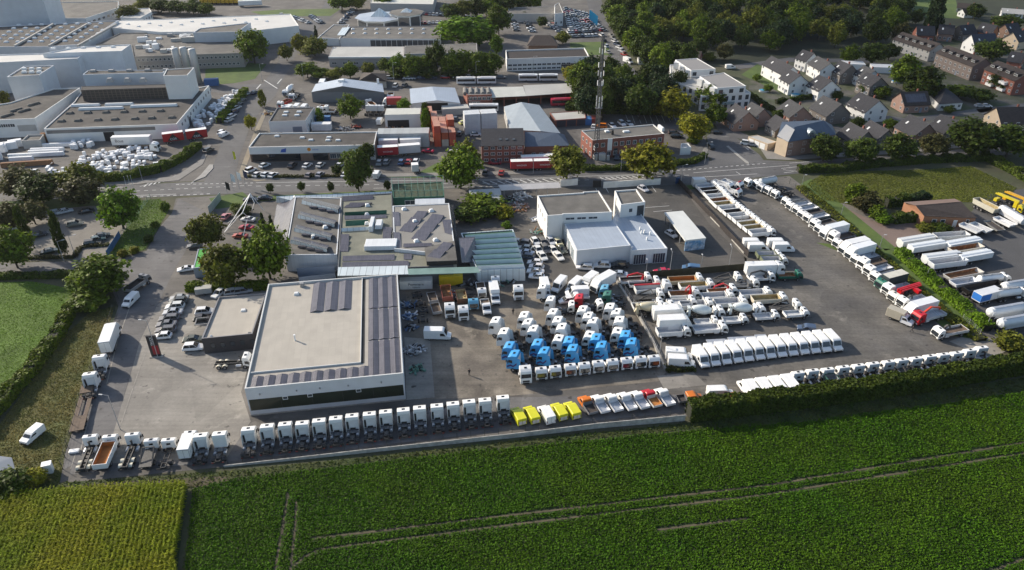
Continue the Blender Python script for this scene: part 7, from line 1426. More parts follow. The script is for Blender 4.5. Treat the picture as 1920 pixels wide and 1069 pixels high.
for p, lab in (((543,198),'white van before the white workshop roof, left'),((557,196),'white van before the white workshop roof, middle'),((571,197),'white van before the white workshop roof, right')): put(K_van(), 'panel_van', lab, 'van', p, 2.3, 0, 85)
# cars around the estate
FC = [(.7,.7,.69),(.5,.52,.54),(.06,.06,.065),(.15,.16,.17),(.03,.05,.1),(.35,.37,.4),(.72,.72,.72),(.3,.03,.03),(.1,.13,.18),(.25,.25,.24)]
CN = ['white','silver','black','dark grey','navy','grey','white','red','blue','taupe']
def car_row(a, c, n, hd, where, grp, seed=0, kinds=('hatch','sedan','estate','suv')):
 rg = random.Random(seed+n); A, B_ = P(*a), P(*c)
 for i in range(n):
  k = rg.randrange(len(FC)); p = A.lerp(B_, i/max(1,n-1)); o = link('parked_car', far_car_mesh(rg.choice(kinds)), None, (p.x,p.y,.05), R(hd+rg.uniform(-3,3)), FC[k]); tag(o, f'{CN[k]} car {where}', 'car', grp)
car_row((958,22),(968,58),8,12,'in the leftmost row of the car lot','cars of the lot, first row',1); car_row((980,30),(998,60),7,12,'in the second row of the car lot','cars of the lot, second row',2); car_row((1024,45),(1046,56),4,12,'near the small tree of the car lot','cars of the lot by the tree',3); car_row((1033,40),(1048,60),6,14,'in the third row of the car lot','cars of the lot, third row',4)
for j in range(5): car_row((1062+j*9-j*.5,18+j*2),(1072+j*15,56+j*.6),11,14,f'in the packed {["left","second","middle","fourth","right"][j]} row near the cyan banners',f'packed cars near the cyan banners {["left","second","middle","fourth","right"][j]} row',10+j)
car_row((1066,62),(1112,60),8,100,'in the lower cross row of the car lot','cars of the lot, cross row one',30); car_row((1072,70),(1116,68),8,100,'in the lowest cross row of the car lot','cars of the lot, cross row two',31)
car_row((530,30),(548,42),6,20,'beside the white factory roof end','cars at the factory end',40); car_row((553,34),(578,44),7,60,'on the car park below the green strip','cars below the green strip',41); car_row((585,32),(602,44),6,60,'beside the shrub strip at the side street','cars at the shrub strip',42)
car_row((640,44),(662,20),6,40,'along the street before the showroom','cars before the showroom',43); car_row((790,45),(850,43),9,90,'in front of the rotunda','cars at the rotunda',44); car_row((800,28),(900,35),16,90,'behind the rotunda under the trees','cars behind the rotunda',45); car_row((262,30),(300,26),7,45,'behind the white factory roof','cars behind the white factory roof',46)
car_row((730,148),(770,149),2,0,'parked at the left of the tree row','cars at the tree row left',47); car_row((765,149),(905,146),7,0,'parked below the row of trees','cars below the row of trees',48); car_row((920,146),(940,147),2,0,'near the articulated bus','cars near the articulated bus',49)
car_row((1118,40),(1140,100),7,110,'queuing on the tree lined street','cars queuing on the street',50); car_row((1145,68),(1170,104),7,-60,'parked under the wood along the street','cars parked under the wood',51)
car_row((453,190),(430,228),6,70,'parked along the street beside the hedge','cars along the street hedge',52); car_row((463,178),(478,176),2,70,'at the street corner beside the hedge end','cars at the hedge end',53)
for p, k, h, c, lab in [((470,318),'mpv',60,(.7,.7,.7),'white van-like car at the left of the retail car park'),((496,309),'hatch',60,(.6,.62,.64),'silver car at the retail front left'),((483,326),'hatch',70,(.7,.7,.69),'white car in the lower left retail row'),((499,326),'hatch',70,(.65,.68,.7),'pale car, second in the lower retail row'),((512,327),'hatch',70,(.7,.7,.7),'white car, third in the lower retail row'),
 ((548,309),'suv',80,(.05,.04,.04),'black car before the retail shop window'),((576,309),'hatch',70,(.7,.7,.7),'white car before the shop, middle'),((601,308),'hatch',75,(.6,.6,.58),'white black car before the shop, right of the middle'),((638,308),'hatch',70,(.7,.72,.74),'white car left of the tall dark tree'),((580,327),'hatch',75,(.2,.17,.16),'brown car in the lower retail row'),((600,326),'hatch',75,(.3,.3,.33),'grey car in the lower retail row'),((648,326),'hatch',75,(.7,.7,.7),'white car in the lower row by the tall tree'),
 ((712,304),'suv',85,(.25,.27,.28),'grey car, first before the red trailer'),((725,303),'suv',85,(.2,.2,.2),'dark grey car, second before the red trailer'),((753,303),'suv',85,(.05,.09,.2),'blue car before the grey trailer'),((766,302),'hatch',85,(.4,.03,.03),'small red car before the grey trailer'),((780,302),'suv',85,(.7,.7,.7),'white car right of the small red car'),
 ((802,282),'coupe',170,(.5,.02,.06),'red sports car below the orange containers'),((928,304),'coupe',180,(.3,.02,.04),'dark red car before the brick office'),((910,322),'suv',85,(.1,.1,.11),'dark car at the road by the brick office'),((940,323),'hatch',85,(.4,.05,.04),'small red car at the road by the brick office'),((854,222),'suv',85,(.08,.08,.08),'black car beside the orange containers, upper'),((862,250),'suv',80,(.03,.035,.05),'black car beside the orange containers, lower'),((892,251),'hatch',5,(.7,.7,.7),'white car in front of the white container stack'),((870,229),'hatch',30,(.6,.6,.2),'yellow white car left of the white container stack'),
 ((1166,231),'mpv',-70,(.72,.72,.72),'white car behind the red brick office, middle'),((1148,235),'hatch',-70,(.7,.7,.7),'white car behind the red brick office, left'),((1180,231),'hatch',-70,(.7,.7,.68),'white car behind the red brick office, right'),((1128,236),'mpv',170,(.65,.18,.01),'orange car beside the radio mast'),((1113,236),'hatch',80,(.7,.7,.7),'white car left of the radio mast'),((1268,254),'suv',0,(.03,.03,.035),'black off-roader right of the red brick office'),((1264,248),'suv',0,(.08,.06,.06),'dark car behind the black off-roader'),
 ((1332,274),'suv',100,(.03,.03,.03),'black car on the street at the junction hedge'),((1158,294),'suv',75,(.05,.06,.08),'dark car at the red brick office entrance'),((1400,268),'mpv',-25,(.72,.72,.72),'white van-like car before the cream garages'),((1412,270),'hatch',-25,(.3,.3,.32),'grey car before the cream garages'),((1345,247),'hatch',0,(.04,.04,.04),'dark car before the corner brick house'),((416,248),'mpv',80,(.7,.7,.7),'white car driving on the side street'),((759,159),'suv',80,(.1,.1,.1),'dark pickup in the alley right of the workshop'),((742,160),'mpv',80,(.65,.65,.64),'white car in the alley right of the workshop')]: car(k, p, h, c, lab, far=True)
put(K_van(5.2,2.3,1.95), 'panel_van', 'white camper at the verge right of the tall dark tree', 'van', (706,321), 2.2, 0, 85); put(K_van(4.6,2.0,1.8), 'panel_van', 'white van at the stock yard hedge on the street', 'van', (419,247), 1.9, 0, 70); put(K_van(5.2,2.4,1.95), 'panel_van', 'small white van before the scrap shed', 'van', (712,222), 2.2, 0, 85)
for i in range(9): p = P(386+i*9, 8-i*.6); o = swap(f'yellow trailer at the top picture edge, {ORD[i]} from the left', (382+i*8,9), (392+i*8,4), 0, 3.6, (.55,.33,.02))
swap('white trailer right of the yellow trailers', (448,14), (492,12), 0, 3.8, (.7,.7,.69)); box_unit('blue_tank_container', 'blue truck body at the factory corner street', 'container', (398,160), 0, 6, 2.5, 3, 10, (.02,.09,.25))
# ---------------------------------------------------------------- the housing estate on the right
GREYB = mat('grey_brick', (.17,.15,.135), .85, var=.12, scale=.8, fine=.12)
PINKB = mat('pink_brick', (.30,.19,.15), .85, var=.12, scale=.8, fine=.12)
def house(ra, rb, W, hw, hr, wall, roof, label, nw=(3,2), sky=1, chim=True, name='house', dorm=0, ov=.4, solar=False, door=True):
 A, B_ = P(*ra, hr), P(*rb, hr); L = (B_-A).length; m = (A+B_)/2; r = thing(name, label, 'house', (m.x,m.y,.02), hdg(A,B_)); l = L/2; w = W/2
 b = MB(); b.poly([(-l,-w,0),(l,-w,0),(l,-w,hw),(-l,-w,hw)]).poly([(l,w,0),(-l,w,0),(-l,w,hw),(l,w,hw)]).poly([(l,-w,0),(l,w,0),(l,w,hw),(l,0,hr-.1),(l,-w,hw)]).poly([(-l,w,0),(-l,-w,0),(-l,-w,hw),(-l,0,hr-.1),(-l,w,hw)]).build('wall', wall, r)
 dz = (hr-hw)/w*ov
 for s in (-1, 1):
  q = [(-l-ov,s*(w+ov),hw-dz),(l+ov,s*(w+ov),hw-dz),(l+ov,0,hr),(-l-ov,0,hr)]; m_ = MB().poly(q if s < 0 else q[::-1]); q2 = [(x,y,z-.16) for x, y, z in q]; m_.poly(q2[::-1] if s < 0 else q2)
  for k in range(4): j = (k+1)%4; m_.poly([q[k],q2[k],q2[j],q[j]])
  ro = m_.build('roof', roof, r); an = math.atan2(hr-hw, w)
  for k in range(sky):
   o = link('skylight', cached(('hsky',), lambda: MB().box(-.4,.4,-.6,.6,0,.06).mesh('skylight',[SKYL])), ro, (-l*.5+k*l*.8, s*w*.5, (hw+hr)/2+.03)); o.rotation_euler = (-s*an,0,0)
  if solar and s < 0: MB().poly([(-l*.8,-w*.85,hw+(hr-hw)*.15+.08),(l*.8,-w*.85,hw+(hr-hw)*.15+.08),(l*.8,-w*.2,hw+(hr-hw)*.8+.08),(-l*.8,-w*.2,hw+(hr-hw)*.8+.08)]).build('solar_panel', PV, ro)
  if chim and s > 0: MB().box(-.3,.3,-.3,.3,-.8,.9).build('chimney', BRICK, ro, (l*.35,s*.6,hr-.1))
  fl = [1.0]+([3.7] if hw > 4.5 else [])
  for z in fl:
   for k in range(nw[0]): x = -l+1.3+(L-2.6)*k/max(1,nw[0]-1); link('window', win_mesh(1.2,1.3), r, (x, s*(w+.012), z), 0 if s < 0 else math.pi)
  if dorm:
   for k in range(dorm):
    x = -l+L*(k+.5)/dorm; y0 = -w*.72; zr = hw+(hr-hw)*.28
    if s < 0: d = MB().box(x-1.3,x+1.3,y0,-w*.12,zr,zr+1.35).build('dormer', roof, r); link('window', win_mesh(2.2,.9,mull=2), d, (x,y0-.012,zr+.25), 0)
 for s in (-1, 1):
  for z in [1.0]+([3.6] if hr > 6.5 else []):
   for k in range(nw[1] if z < 3 or hw > 4.5 else max(1,nw[1]-1)): y = 0 if nw[1] == 1 else (-w*.5+W*.5*k/max(1,(nw[1] if z < 3 or hw > 4.5 else max(2,nw[1]-1))-1)); link('window', win_mesh(1.1,1.3), r, (s*(l+.012), y, z), math.pi/2 if s > 0 else -math.pi/2)
 if door: MB().box(-.5,.5,-.05,0,0,2.1).build('door', DOORM, r, (l*.2+.9,-w-.005,0))
 return r
T3 = lambda x, y: (1440+x/4, y/4); T2 = lambda x, y: (960+x/4, y/4)
SL, SG, BR_ = SLATE, SLATEG, BROWNR
H = [((265,372),(345,397),8,5.2,8.6,PLASTER,SL,'white house with dark roof at the upper left of the estate'),((375,420),(470,472),8.5,5.2,8.4,PLASTER,SG,'white house with pale grey roof second in the upper row'),((545,454),(628,488),9.5,4.6,8.6,GREYB,SL,'dark brick house third in the upper row'),
 ((30,420),(190,500),8.5,5.4,8.8,PLASTER,SL,'long white semi-detached house with dark roof left in the estate'),((170,522),(245,562),9,5.4,8.8,PLASTER,SL,'white house with dark vertical stripes on its gable'),((386,562),(480,602),11,4.6,8.6,PLASTER,SL,'large white house with arched gable window'),((722,490),(800,528),8,4.8,8.2,PLASTER,SG,'white house with grey roof beside the tall willow trees'),
 ((746,542),(848,582),9,5.0,8.4,GREYB,SL,'cream and grey brick house below the willow trees'),((165,742),(262,802),9.5,3.6,7.4,PINKB,SG,'brick house with two roof windows at the left of the front row'),((420,716),(550,778),11,3.8,8.2,GREYB,SG,'grey brick house with large plain roof in the middle'),((692,692),(836,752),11,4.8,9,PLASTER,SL,'big white house with three tall gable windows'),
 ((1000,690),(1190,682),9,3.6,7.6,PINKB,BR_,'brick house with solar panels on its brown roof'),((618,914),(750,984),9,3.2,7.4,GREYB,SL,'dark roofed brick house right of the blue roofed one'),((772,900),(905,972),9,3.2,7.4,GREYB,SL,'dark roofed house, second right of the blue roofed one'),((1068,856),(1208,930),10,3.6,8,PINKB,SL,'dark roofed house with pale side wall above the roadside trees'),
 ((1300,856),(1420,905),9,3.2,7.4,GREYB,SL,'dark roofed house left of the large round roadside tree'),((1720,804),(1960,800),11,4.6,9.2,CREAMW,BR_,'big cream gabled house with brown roof at the right picture edge'),((1120,192),(1248,196),8,4.2,8,BRICK,SL,'red brick house with blue roof beside the wood'),((1290,182),(1400,190),8,4.2,8,PINKB,SL,'brown house right of the red brick one'),
 ((1440,190),(1540,180),8,4,7.8,GREYB,SL,'dark grey house at the back of the estate'),((1610,170),(1720,190),8,4.4,8.2,mat('orange_plaster', (.42,.16,.07), .85),SL,'orange gabled house at the back of the estate'),((1530,256),(1700,250),10,4.2,9,PLASTER,mat('blue_black_roof', (.03,.035,.05), .6),'white gabled house with blue black roof'),((1840,240),(1960,220),9,4.4,8.4,CREAMW,SL,'beige gabled house near the right picture edge'),
 ((890,75),(960,60),7,3,6,BRICK2,BR_,'small brown house hidden in the wood edge'),((1780,180),(1870,170),8,4,7.6,BRICK2,SL,'brown brick house behind the beige gable'),((1460,65),(1560,60),6,3,5,PLASTER,BR_,'pale bungalow at the bright green meadow'),((1430,20),(1600,35),7,3,5.2,GREYW,BR_,'long low house behind the bright green meadow'),((1760,60),(1920,72),7,3,5,PLASTER,LIGHTR,'white flat house at the top right corner'),((1830,385),(1930,400),9,4.5,8,BRICK,SL,'red brick house at the right edge under the round tree')]
for h in H: house(T3(*h[0]), T3(*h[1]), *h[2:8], sky=1 if h[6] is not BR_ else 0, solar='solar' in h[7])
r = house(T3(1010,240), T3(1290,325), 10, 5.4, 8.6, GREYW, BR_, 'dark terrace row with glazed dormers, upper one', dorm=5, nw=(8,2), name='terrace'); r = house(T3(1350,340), T3(1630,440), 10.5, 6.6, 9.8, mat('brown_grey_wall', (.2,.16,.14), .85), BR_, 'dark terrace row with balconies in the middle of the estate edge', dorm=5, nw=(8,2), name='terrace')
r = house(T3(1725,455), T3(1960,540), 11, 6.6, 10, BRICK, BR_, 'red brick terrace with white dormers at the right edge', dorm=4, nw=(7,2), name='terrace')
for z in (1.0, 3.8):
 for x in (-3, 4): MB().box(x-1.8,x+1.8,-7.0,-5.52,z-.3,z+.8).build('balcony', WHITE, r)
house(T3(60,860), T3(140,905), 8, 3, 6.4, GREYB, SL, 'grey brick house behind the corner of the blue roofed one', sky=0); house(T2(1680,775), T2(1775,838), 10, 3.4, 7.6, PINKB, SL, 'pinkish brick house with white garage door at the junction'); house(T2(1800,765), T2(1890,815), 9, 3.4, 7.4, PINKB, SG, 'pinkish brick house next to the junction house'); house(T2(1300,372), T2(1420,385), 8, 3, 6, BRICK, BR_, 'brown house hidden behind the white apartments')
house(T2(985,0), T2(1080,8), 8, 4, 6, PLASTER, BR_, 'pale house deep inside the wood')
# pyramid roofed bungalow
b = Bld('bungalow', 'white bungalow with dark pyramid roof behind the front row', 'house', T3(1290,830), T3(1465,800), 0); q = b.prism([T3(1290,780),T3(1462,768),T3(1390,705),T3(1212,705)], 3.0, wall=PLASTER, roof=SL, par=0); b.wins(q[0],q[1],4,1.3,1.2,1.0)
ap = b.L(T3(1335,660), 6.4); e = [Vector((*p,2.95)) for p in q]; cc = sum(e, Vector())/4; e = [cc+(v-cc)*1.08 for v in e]
for k in range(4): MB().poly([e[k], e[(k+1)%4], ap]).build('roof', SL, b.root)
# corner house with blue mansard and round dormer
b = Bld('blue_roof_house', 'large cream and brick corner house with blue roof and arched dormer', 'house', (1478,293), (1560,285), 0)
q = b.prism([(1457,257),(1478,265),(1566,251),(1560,236),(1540,226),(1466,229)], 6.0, wall=CREAMW, roof=BLUER, par=0)
b.slab([(1457,255,6.1),(1478,266,6.1),(1490,243,9.4),(1474,233,9.2)], mat('grey_slate_side', (.2,.21,.23), .6), 'roof_side'); b.slab([(1478,266,6.1),(1568,252,6.1),(1545,226,9.6),(1490,238,9.6)], BLUER, 'roof_front'); b.slab([(1568,252,6.1),(1560,234,6.1),(1545,226,9.6)], BLUER, 'roof_hip')
b.band(q[1], q[2], .0, (Vector(q[2])-Vector(q[1])).length, 0, 6, PINKB, 'brick_front', .05)
for z in (.9, 3.6): b.wins(q[1], q[2], 4, 1.5, 1.5, z)
p = b.L((1519,257), 6.0); MB().tube((0,-.8,1.2),(0,3.6,1.2),1.5,n=16).box(-1.5,1.5,-.8,3,-.6,1.2).build('arched_dormer', mat('zinc', (.35,.4,.42), .4, .3), b.root, (p.x,p.y,6.1)); link('window', win_mesh(1.8,2.0,mull=2), b.root, (p.x,p.y-.83,6.1))
# white apartments
for i, (base, pent, lab) in enumerate([([(1258,152),(1312,168),(1362,148),(1306,118),(1256,121)],[(1266,112),(1296,132),(1342,129),(1307,109)],'white stepped apartment block, rear one of two'),([(1314,180),(1357,178),(1408,174),(1362,142),(1310,145)],[(1312,143),(1345,165),(1399,161),(1358,136)],'white stepped apartment block, front one of two')]):
 b = Bld('apartment_block', lab, 'building', base[0], base[1], 6.4, group='white apartment blocks'); q = b.prism(base, 6.4, wall=PLASTER, roof=LIGHTR, par=.2)
 for k in range(2):
  L = (Vector(q[(k+1)%5])-Vector(q[k])).length
  for z in (.8, 3.8): b.wins(q[k], q[(k+1)%5], max(2,int(L/3)), 1.5, 1.9, z, 1.5, L-1.5, fr=BLACK, mull=0)
 L = (Vector(q[0])-Vector(q[4])).length
 for z in (.8,3.8): b.wins(q[4], q[0], max(2,int(L/3)), 1.4, 1.9, z, 1.5, L-1.5, fr=BLACK, mull=0)
 q = b.prism(pent, 9.6, 6.4, wall=PLASTER, roof=mat('grey_gravel_roof', (.26,.25,.24), .95, fine=.1), par=.2, nm='penthouse_wall', nr='penthouse_roof', np_='penthouse_parapet')
 for k in range(2): L = (Vector(q[k+1])-Vector(q[k])).length; b.wins(q[k], q[k+1], max(2,int(L/4)), 1.8, 1.6, 7.1, 1.8, L-1.8, fr=BLACK, mull=0)
 for k, t in ((.18,0),(.55,0),(.9,0)): p = Vector(q[0]).lerp(Vector(q[1]), k); MB().box(-1.6,1.6,-1.0,1.6,6.4,9.3).build('oriel', PLASTER, b.root, (p.x,p.y,0), .5); link('window', win_mesh(1.4,1.3,BLACK,mull=0), b.root, (p.x-.2,p.y-1.03,7.1), .5)
 p = Vector(q[1]).lerp(Vector(q[2]), .4); MB().box(-2.6,2.6,-1.9,-.1,2.9,3.1).box(-2.6,2.6,-1.9,-1.84,3.1,4.1,0).build('balcony', mat('balcony_glass', (.2,.3,.33), .2), b.root, (p.x,p.y,0))
b = Bld('cream_garages', 'row of cream garages beside the junction', 'garage', (1404,262), (1440,278), 0); q = b.prism([(1403,256),(1440,270),(1457,266),(1420,253)], 2.7, wall=CREAMW, roof=LIGHTR, par=.1)
for i in range(3): b.band(q[0], q[1], .6+i*2.6, 2.8+i*2.6, .05, 2.2, WHITE, 'garage_door', .04)
b = Bld('corner_garage', 'small flat cream garage left of the junction house', 'garage', (1275,284), (1296,284), 0); b.prism([(1276,277),(1296,276),(1290,268),(1277,269)], 2.8, wall=PLASTER, roof=LIGHTR, par=.15)
b = Bld('white_kiosk', 'white flat roofed cabin at the end of the tree lined street', 'building', (1198,115), (1222,114), 3.2); b.prism([(1198,108),(1224,107),(1216,100),(1196,101)], 3.4, wall=PLASTER, roof=LIGHTR, par=.1)
put(K_van(6.2,2.7,2.0), 'panel_van', 'white van at the end of the tree lined street', 'van', (1178,109), 2.4, 0, -60); put(K_van(5,2.2,1.9), 'panel_van', 'white van parked beyond the apartments', 'van', (1370,122), 1.9, 0, 10)
for p, lab in (((1604,236) and (1492,180),'light blue garden pool beside the striped gable house'),((1680,155),'light blue garden pool behind the grey brick house'),((1432,172),'blue garden pool right of the white apartments')):
 o = P(*p); MB().prism([(2.2*math.cos(k*.52),1.4*math.sin(k*.52)) for k in range(12)], 0, .8, 0, 1).build('garden_pool', [WHITE, mat('pool_water', (.05,.35,.55), .1)], None, (o.x,o.y,.06)); tag(C.objects[-1], lab, 'pool')
for px, lab in (((1600,118),'white flat garage at the upper estate edge'),((1655,124),'long pale flat garage row below the wood')): p = P(*px, 2.6); MB().box(-5,5,-3,3,0,2.6).box(-5.1,5.1,-3.1,3.1,2.6,2.75).build('flat_garage', PLASTER, None, (p.x,p.y,.02), R(-8)); tag(C.objects[-1], lab, 'garage')
car('hatch', T3(1640,790), 0, (.7,.7,.7), 'white car beside the white bungalow, right', far=True); car('hatch', T3(1590,790), 0, (.45,.45,.46), 'silver car beside the white bungalow, left', far=True)
# brick bungalow in the paddock corner
b = Bld('brick_bungalow', 'low brick bungalow with dark pitched roof beside the compound', 'house', (1733,422), (1830,407), 0)
hw, hr = 3.2, 4.9; b.slab([(1733.5,405,hw),(1832,409,hw),(1802,378,hr),(1717,385,hr)], BROWNR, 'roof'); b.slab([(1717,385,hr),(1802,378,hr),(1790,372.5,hw+.4),(1695,379,hw+.4)], mat('pale_brown_roof', (.16,.11,.09), .8), 'roof')
q = [b.L(p, hw-.1) for p in ((1733,405.5),(1830,409),(1790,374),(1695,380))]; a = b.L((1717,385.5), hr-.15); m = MB()
m.poly([(q[0].x,q[0].y,0),(q[1].x,q[1].y,0),q[1],q[0]]).poly([(q[1].x,q[1].y,0),(q[2].x,q[2].y,0),q[2],q[1]]).poly([(q[3].x,q[3].y,0),(q[0].x,q[0].y,0),q[0],a,q[3]]).build('wall', mat('warm_brick', (.32,.155,.085), .85, var=.12, scale=.8, fine=.12), b.root)
b.wins(q[0], q[1], 2, 1.3, 1.3, 1.0, 3.2, 5.6, mull=0); b.wins(q[0], q[1], 1, .9, 1.3, 1.2, 12.5, 12.5, mull=0); b.band(q[0], q[1], 8.6, 9.7, 0, 2.2, WHITE, 'door', .04)
b = Bld('field_shed', 'small grey pitched shed at the lower left picture edge', 'shed', (-20,886), (30,886), 0); b.slab([(-40,880,2.2),(30,886,2.2),(22,858,3.4),(-40,850,3.4)], mat('blue_grey_sheet', (.22,.25,.29), .5), 'roof'); b.walls([(-38,882,2.1),(28,887,2.1),(22,868,2.1),(-38,862,2.1)], GREYW)
p = P(93,885); o = MB().box(-.75,.75,-.6,.6,0,2.0).box(-.8,.8,-.65,.65,2.0,2.08).build('white_cabinet', WHITE, None, (p.x,p.y,.03), R(20)); tag(o, 'white cabinet standing in the lower left corner of the depot', 'cabinet')
p = P(140,848); o = MB().box(-.9,.9,-.5,.5,0,.45).build('white_pallet_bag', WRAP, None, (p.x,p.y,.04), R(10), bevel=.15); tag(o, 'white bag lying left of the front row', 'bag')
# ---------------------------------------------------------------- trees, hedges, people
BARK = mat('tree_bark', (.06,.048,.036), .95, var=.3, scale=1)
def leafmat(name, c, c2): return mat(name, c, .6, island=.55, rnd=.25, trans=.25, col2=c2, scale=.25, spec=.12)
LM = {'green': leafmat('broad_leaf', (.08,.125,.008), (.125,.165,.01)), 'dark': leafmat('dark_leaf', (.045,.07,.009), (.065,.092,.01)), 'yellow': leafmat('yellowing_leaf', (.21,.19,.012), (.12,.15,.01)), 'rust': leafmat('rusty_leaf', (.085,.075,.025), (.06,.075,.018)),
      'bright': leafmat('bright_leaf', (.11,.19,.008), (.08,.15,.008)), 'conifer': leafmat('conifer_needles', (.025,.046,.016), (.035,.056,.018)), 'olive': leafmat('olive_leaf', (.15,.155,.02), (.095,.12,.012))}
def crown(kind, seed, leaf):
 """Unit tree: height 1, crown about 1 wide; leaves in clumps through the crown's volume."""
 def f():
  g = np.random.default_rng(seed); cl = []
  n = {'round':105,'poplar':80,'cone':80,'willow':90,'bush':60}[kind]
  for i in range(n):
   d = g.normal(size=3); d /= np.linalg.norm(d); r = g.random()**.4
   if kind == 'round': c = d*r*[.47,.47,.39]*(1+.2*math.sin(5*d[0]+seed)*math.cos(4*d[1]+2*seed))+[0,0,.6]; s = .105
   elif kind == 'poplar': z = .12+.86*g.random(); w = .46*math.sin(math.pi*min(1,.12+.8*z**.9))**.8; a = g.random()*6.28; c = np.array([w*math.cos(a)*r,w*math.sin(a)*r,z]); s = .09
   elif kind == 'cone': z = .06+.92*g.random()**1.2; w = .46*(1.02-z); a = g.random()*6.28; c = np.array([w*math.cos(a)*r**.5,w*math.sin(a)*r**.5,z]); s = .07
   elif kind == 'willow': c = d*r*[.46,.46,.36]+[0,0,.6]; c[2] -= .12*(d[0]**2+d[1]**2); s = .1
   else: c = d*r*[.46,.46,.44]+[0,0,.48]; c[2] = max(c[2],.06); s = .14
   cl.append((c, s, d))
  pts = []; nr = []
  for c, s, d in cl:
   k = 46; q = g.normal(size=(k,3))*s*[.62,.62,.5]; pts.append(c+q); nr.append(np.tile(d*.6+[0,0,.35],(k,1)))
  pts = np.concatenate(pts); nr = np.concatenate(nr); pts[:,2] = np.maximum(pts[:,2], .02)
  V = leaf_arrays(pts, .06 if kind != 'bush' else .085, .2, 1.1, .5, nr); return quads_mesh('crown', V, [LM[leaf]])
 return cached(('crown',kind,seed,leaf), f)
def trunk(kind, seed):
 def f():
  rg = random.Random(seed); b = MB(); t = .028 if kind != 'bush' else .02; top = {'round':.5,'poplar':.8,'cone':.85,'willow':.45,'bush':.3}[kind]
  b.tube((0,0,-.01),(.008,.005,top*.5),t,t*.75,n=7).tube((.008,.005,top*.5),(0,0,top),t*.75,t*.3,n=6)
  if kind in ('round','willow','bush'):
   for i in range(6): a = i*1.05+rg.random(); z = top*rg.uniform(.45,.95); e = Vector((math.cos(a)*.28, math.sin(a)*.28, z+.2)); b.tube((0,0,z),e,t*.45,t*.15,n=5); b.tube(e*.6+Vector((0,0,z*.4)),e*.6+Vector((.1*math.cos(a+1),.1*math.sin(a+1),z*.4+.15)),t*.2,t*.08,n=4)
  return b.mesh('trunk',[BARK])
 return cached(('trunk',kind,seed), f)
NT = [0]
def tree(px, rpx, h, leaf, label, kind='round', group=None, zc=None, name=None):
 """px: photographed middle of the crown; rpx: half its width in the photo."""
 NT[0] += 1; p = P(*px, h*(.58 if kind != 'bush' else .45)); w = 2.25*rpx*mpp(px[1], h*.5); sd = NT[0]%4 if kind == 'round' else NT[0]%2
 r = thing(name or {'round':'broadleaf_tree','poplar':'slim_tree','cone':'conifer','willow':'willow_tree','bush':'shrub'}[kind], label, 'tree' if kind != 'bush' else 'shrub', (p.x,p.y,.02), random.random()*6.28, group); r.scale = (w,w,h)
 link('trunk', trunk(kind, sd), r); link('crown', crown(kind, sd, leaf), r); return r
for a in [((33,338),34,9,'rust','dark rusty tree at the left edge beyond the main road'),((72,352),36,9,'dark','dark round tree second from the left at the main road'),((146,333),30,10,'olive','olive pointed tree behind the dark pair at the road'),((150,357),33,8,'rust','dark reddish tree in front of the olive pointed one'),((220,388),33,12,'bright','big bright green tree by the lawn'),((10,405),26,8,'rust','dark tree at the left edge of the car park'),((58,397),22,7,'rust','small dark tree between the car park bays'),((18,463),32,11,'green','green tree at the left edge above the meadow'),
 ((186,512),44,9,'green','large green tree where the meadow meets the lane'),((385,432),28,10,'olive','feathery olive tree at the entrance kiosk'),((417,498),36,12,'olive','drooping willow-like tree behind the green roof'),((497,472),38,14,'green','large dense green tree left of the glasshouses'),((668,316),24,14,'dark','tall dark tree in front of the retail block'),((657,298),12,7,'green','small green tree left of the tall dark one'),((688,284),13,7,'dark','small dark tree right of the tall dark one'),((862,313),34,13,'green','wide green tree at the road beside the net structure'),((874,294),22,12,'olive','tall olive tree behind the wide green one'),
 ((1064,302),29,11,'olive','broad olive tree in front of the red trailers'),((1216,298),38,12,'yellow','broad yellow green tree in front of the red brick office'),((655,200),20,9,'green','round tree in the breaker yard'),((1263,193),30,12,'yellow','yellow green tree right of the dark grove'),((1302,236),27,10,'yellow','yellow green round tree at the red brick car park'),((1332,180),22,9,'green','green tree before the white apartments'),((1342,214),17,8,'green','small green tree below the front apartment block'),((1275,152),16,10,'dark','dark tree at the rear apartment block'),
 ((1549,275),27,9,'dark','roadside tree in front of the blue roofed house'),((1618,280),27,9,'dark','roadside tree right of the blue roofed house'),((1689,274),25,9,'dark','third roadside tree from the blue roofed house'),((1754,270),24,8,'rust','reddish roadside tree left of the big round one'),((1828,254),42,12,'dark','very large round dark tree at the right'),((1898,262),36,11,'dark','large dark tree at the right picture edge'),((1861,92),26,9,'dark','round tree before the white gabled house'),
 ((240,24),19,9,'olive','bushy olive tree between the white factory roofs'),((472,84),26,16,'green','large tree at the end of the white plant block'),((536,97),11,8,'olive','slim yellow tree on the street corner'),((562,80),14,9,'yellow','yellow tree at the bend of the side street'),((588,86),22,9,'olive','wide olive tree at the bend of the side street'),((869,55),44,14,'bright','huge bright tree by the pyramid showroom'),((898,62),28,12,'bright','bright tree attached right of the huge one'),((935,35),20,15,'green','tall tree at the left of the car lot'),((931,82),11,10,'bright','slim bright tree below the tall one'),((1017,40),9,6,'dark','small dark tree inside the car lot'),((983,29),7,5,'dark','tiny dark tree inside the car lot'),((1055,70),12,6,'olive','small tree at the brown roofed house'),
 ((1070,136),14,7,'yellow','yellow tree right of the articulated bus'),((506,352),6,3.5,'dark','small round street tree left of three at the main road'),((565,349),6,3.5,'dark','small round street tree, middle of three at the main road'),((620,350),5.5,3.5,'dark','small round street tree, right of three at the main road'),((726,347),6,3.5,'dark','small round street tree before the net structure'),((757,197),11,6,'bright','light green tree behind the open shed'),((469,228),2+7,6,'yellow','narrow yellow tree at the white workshop corner') ]: tree(*a)
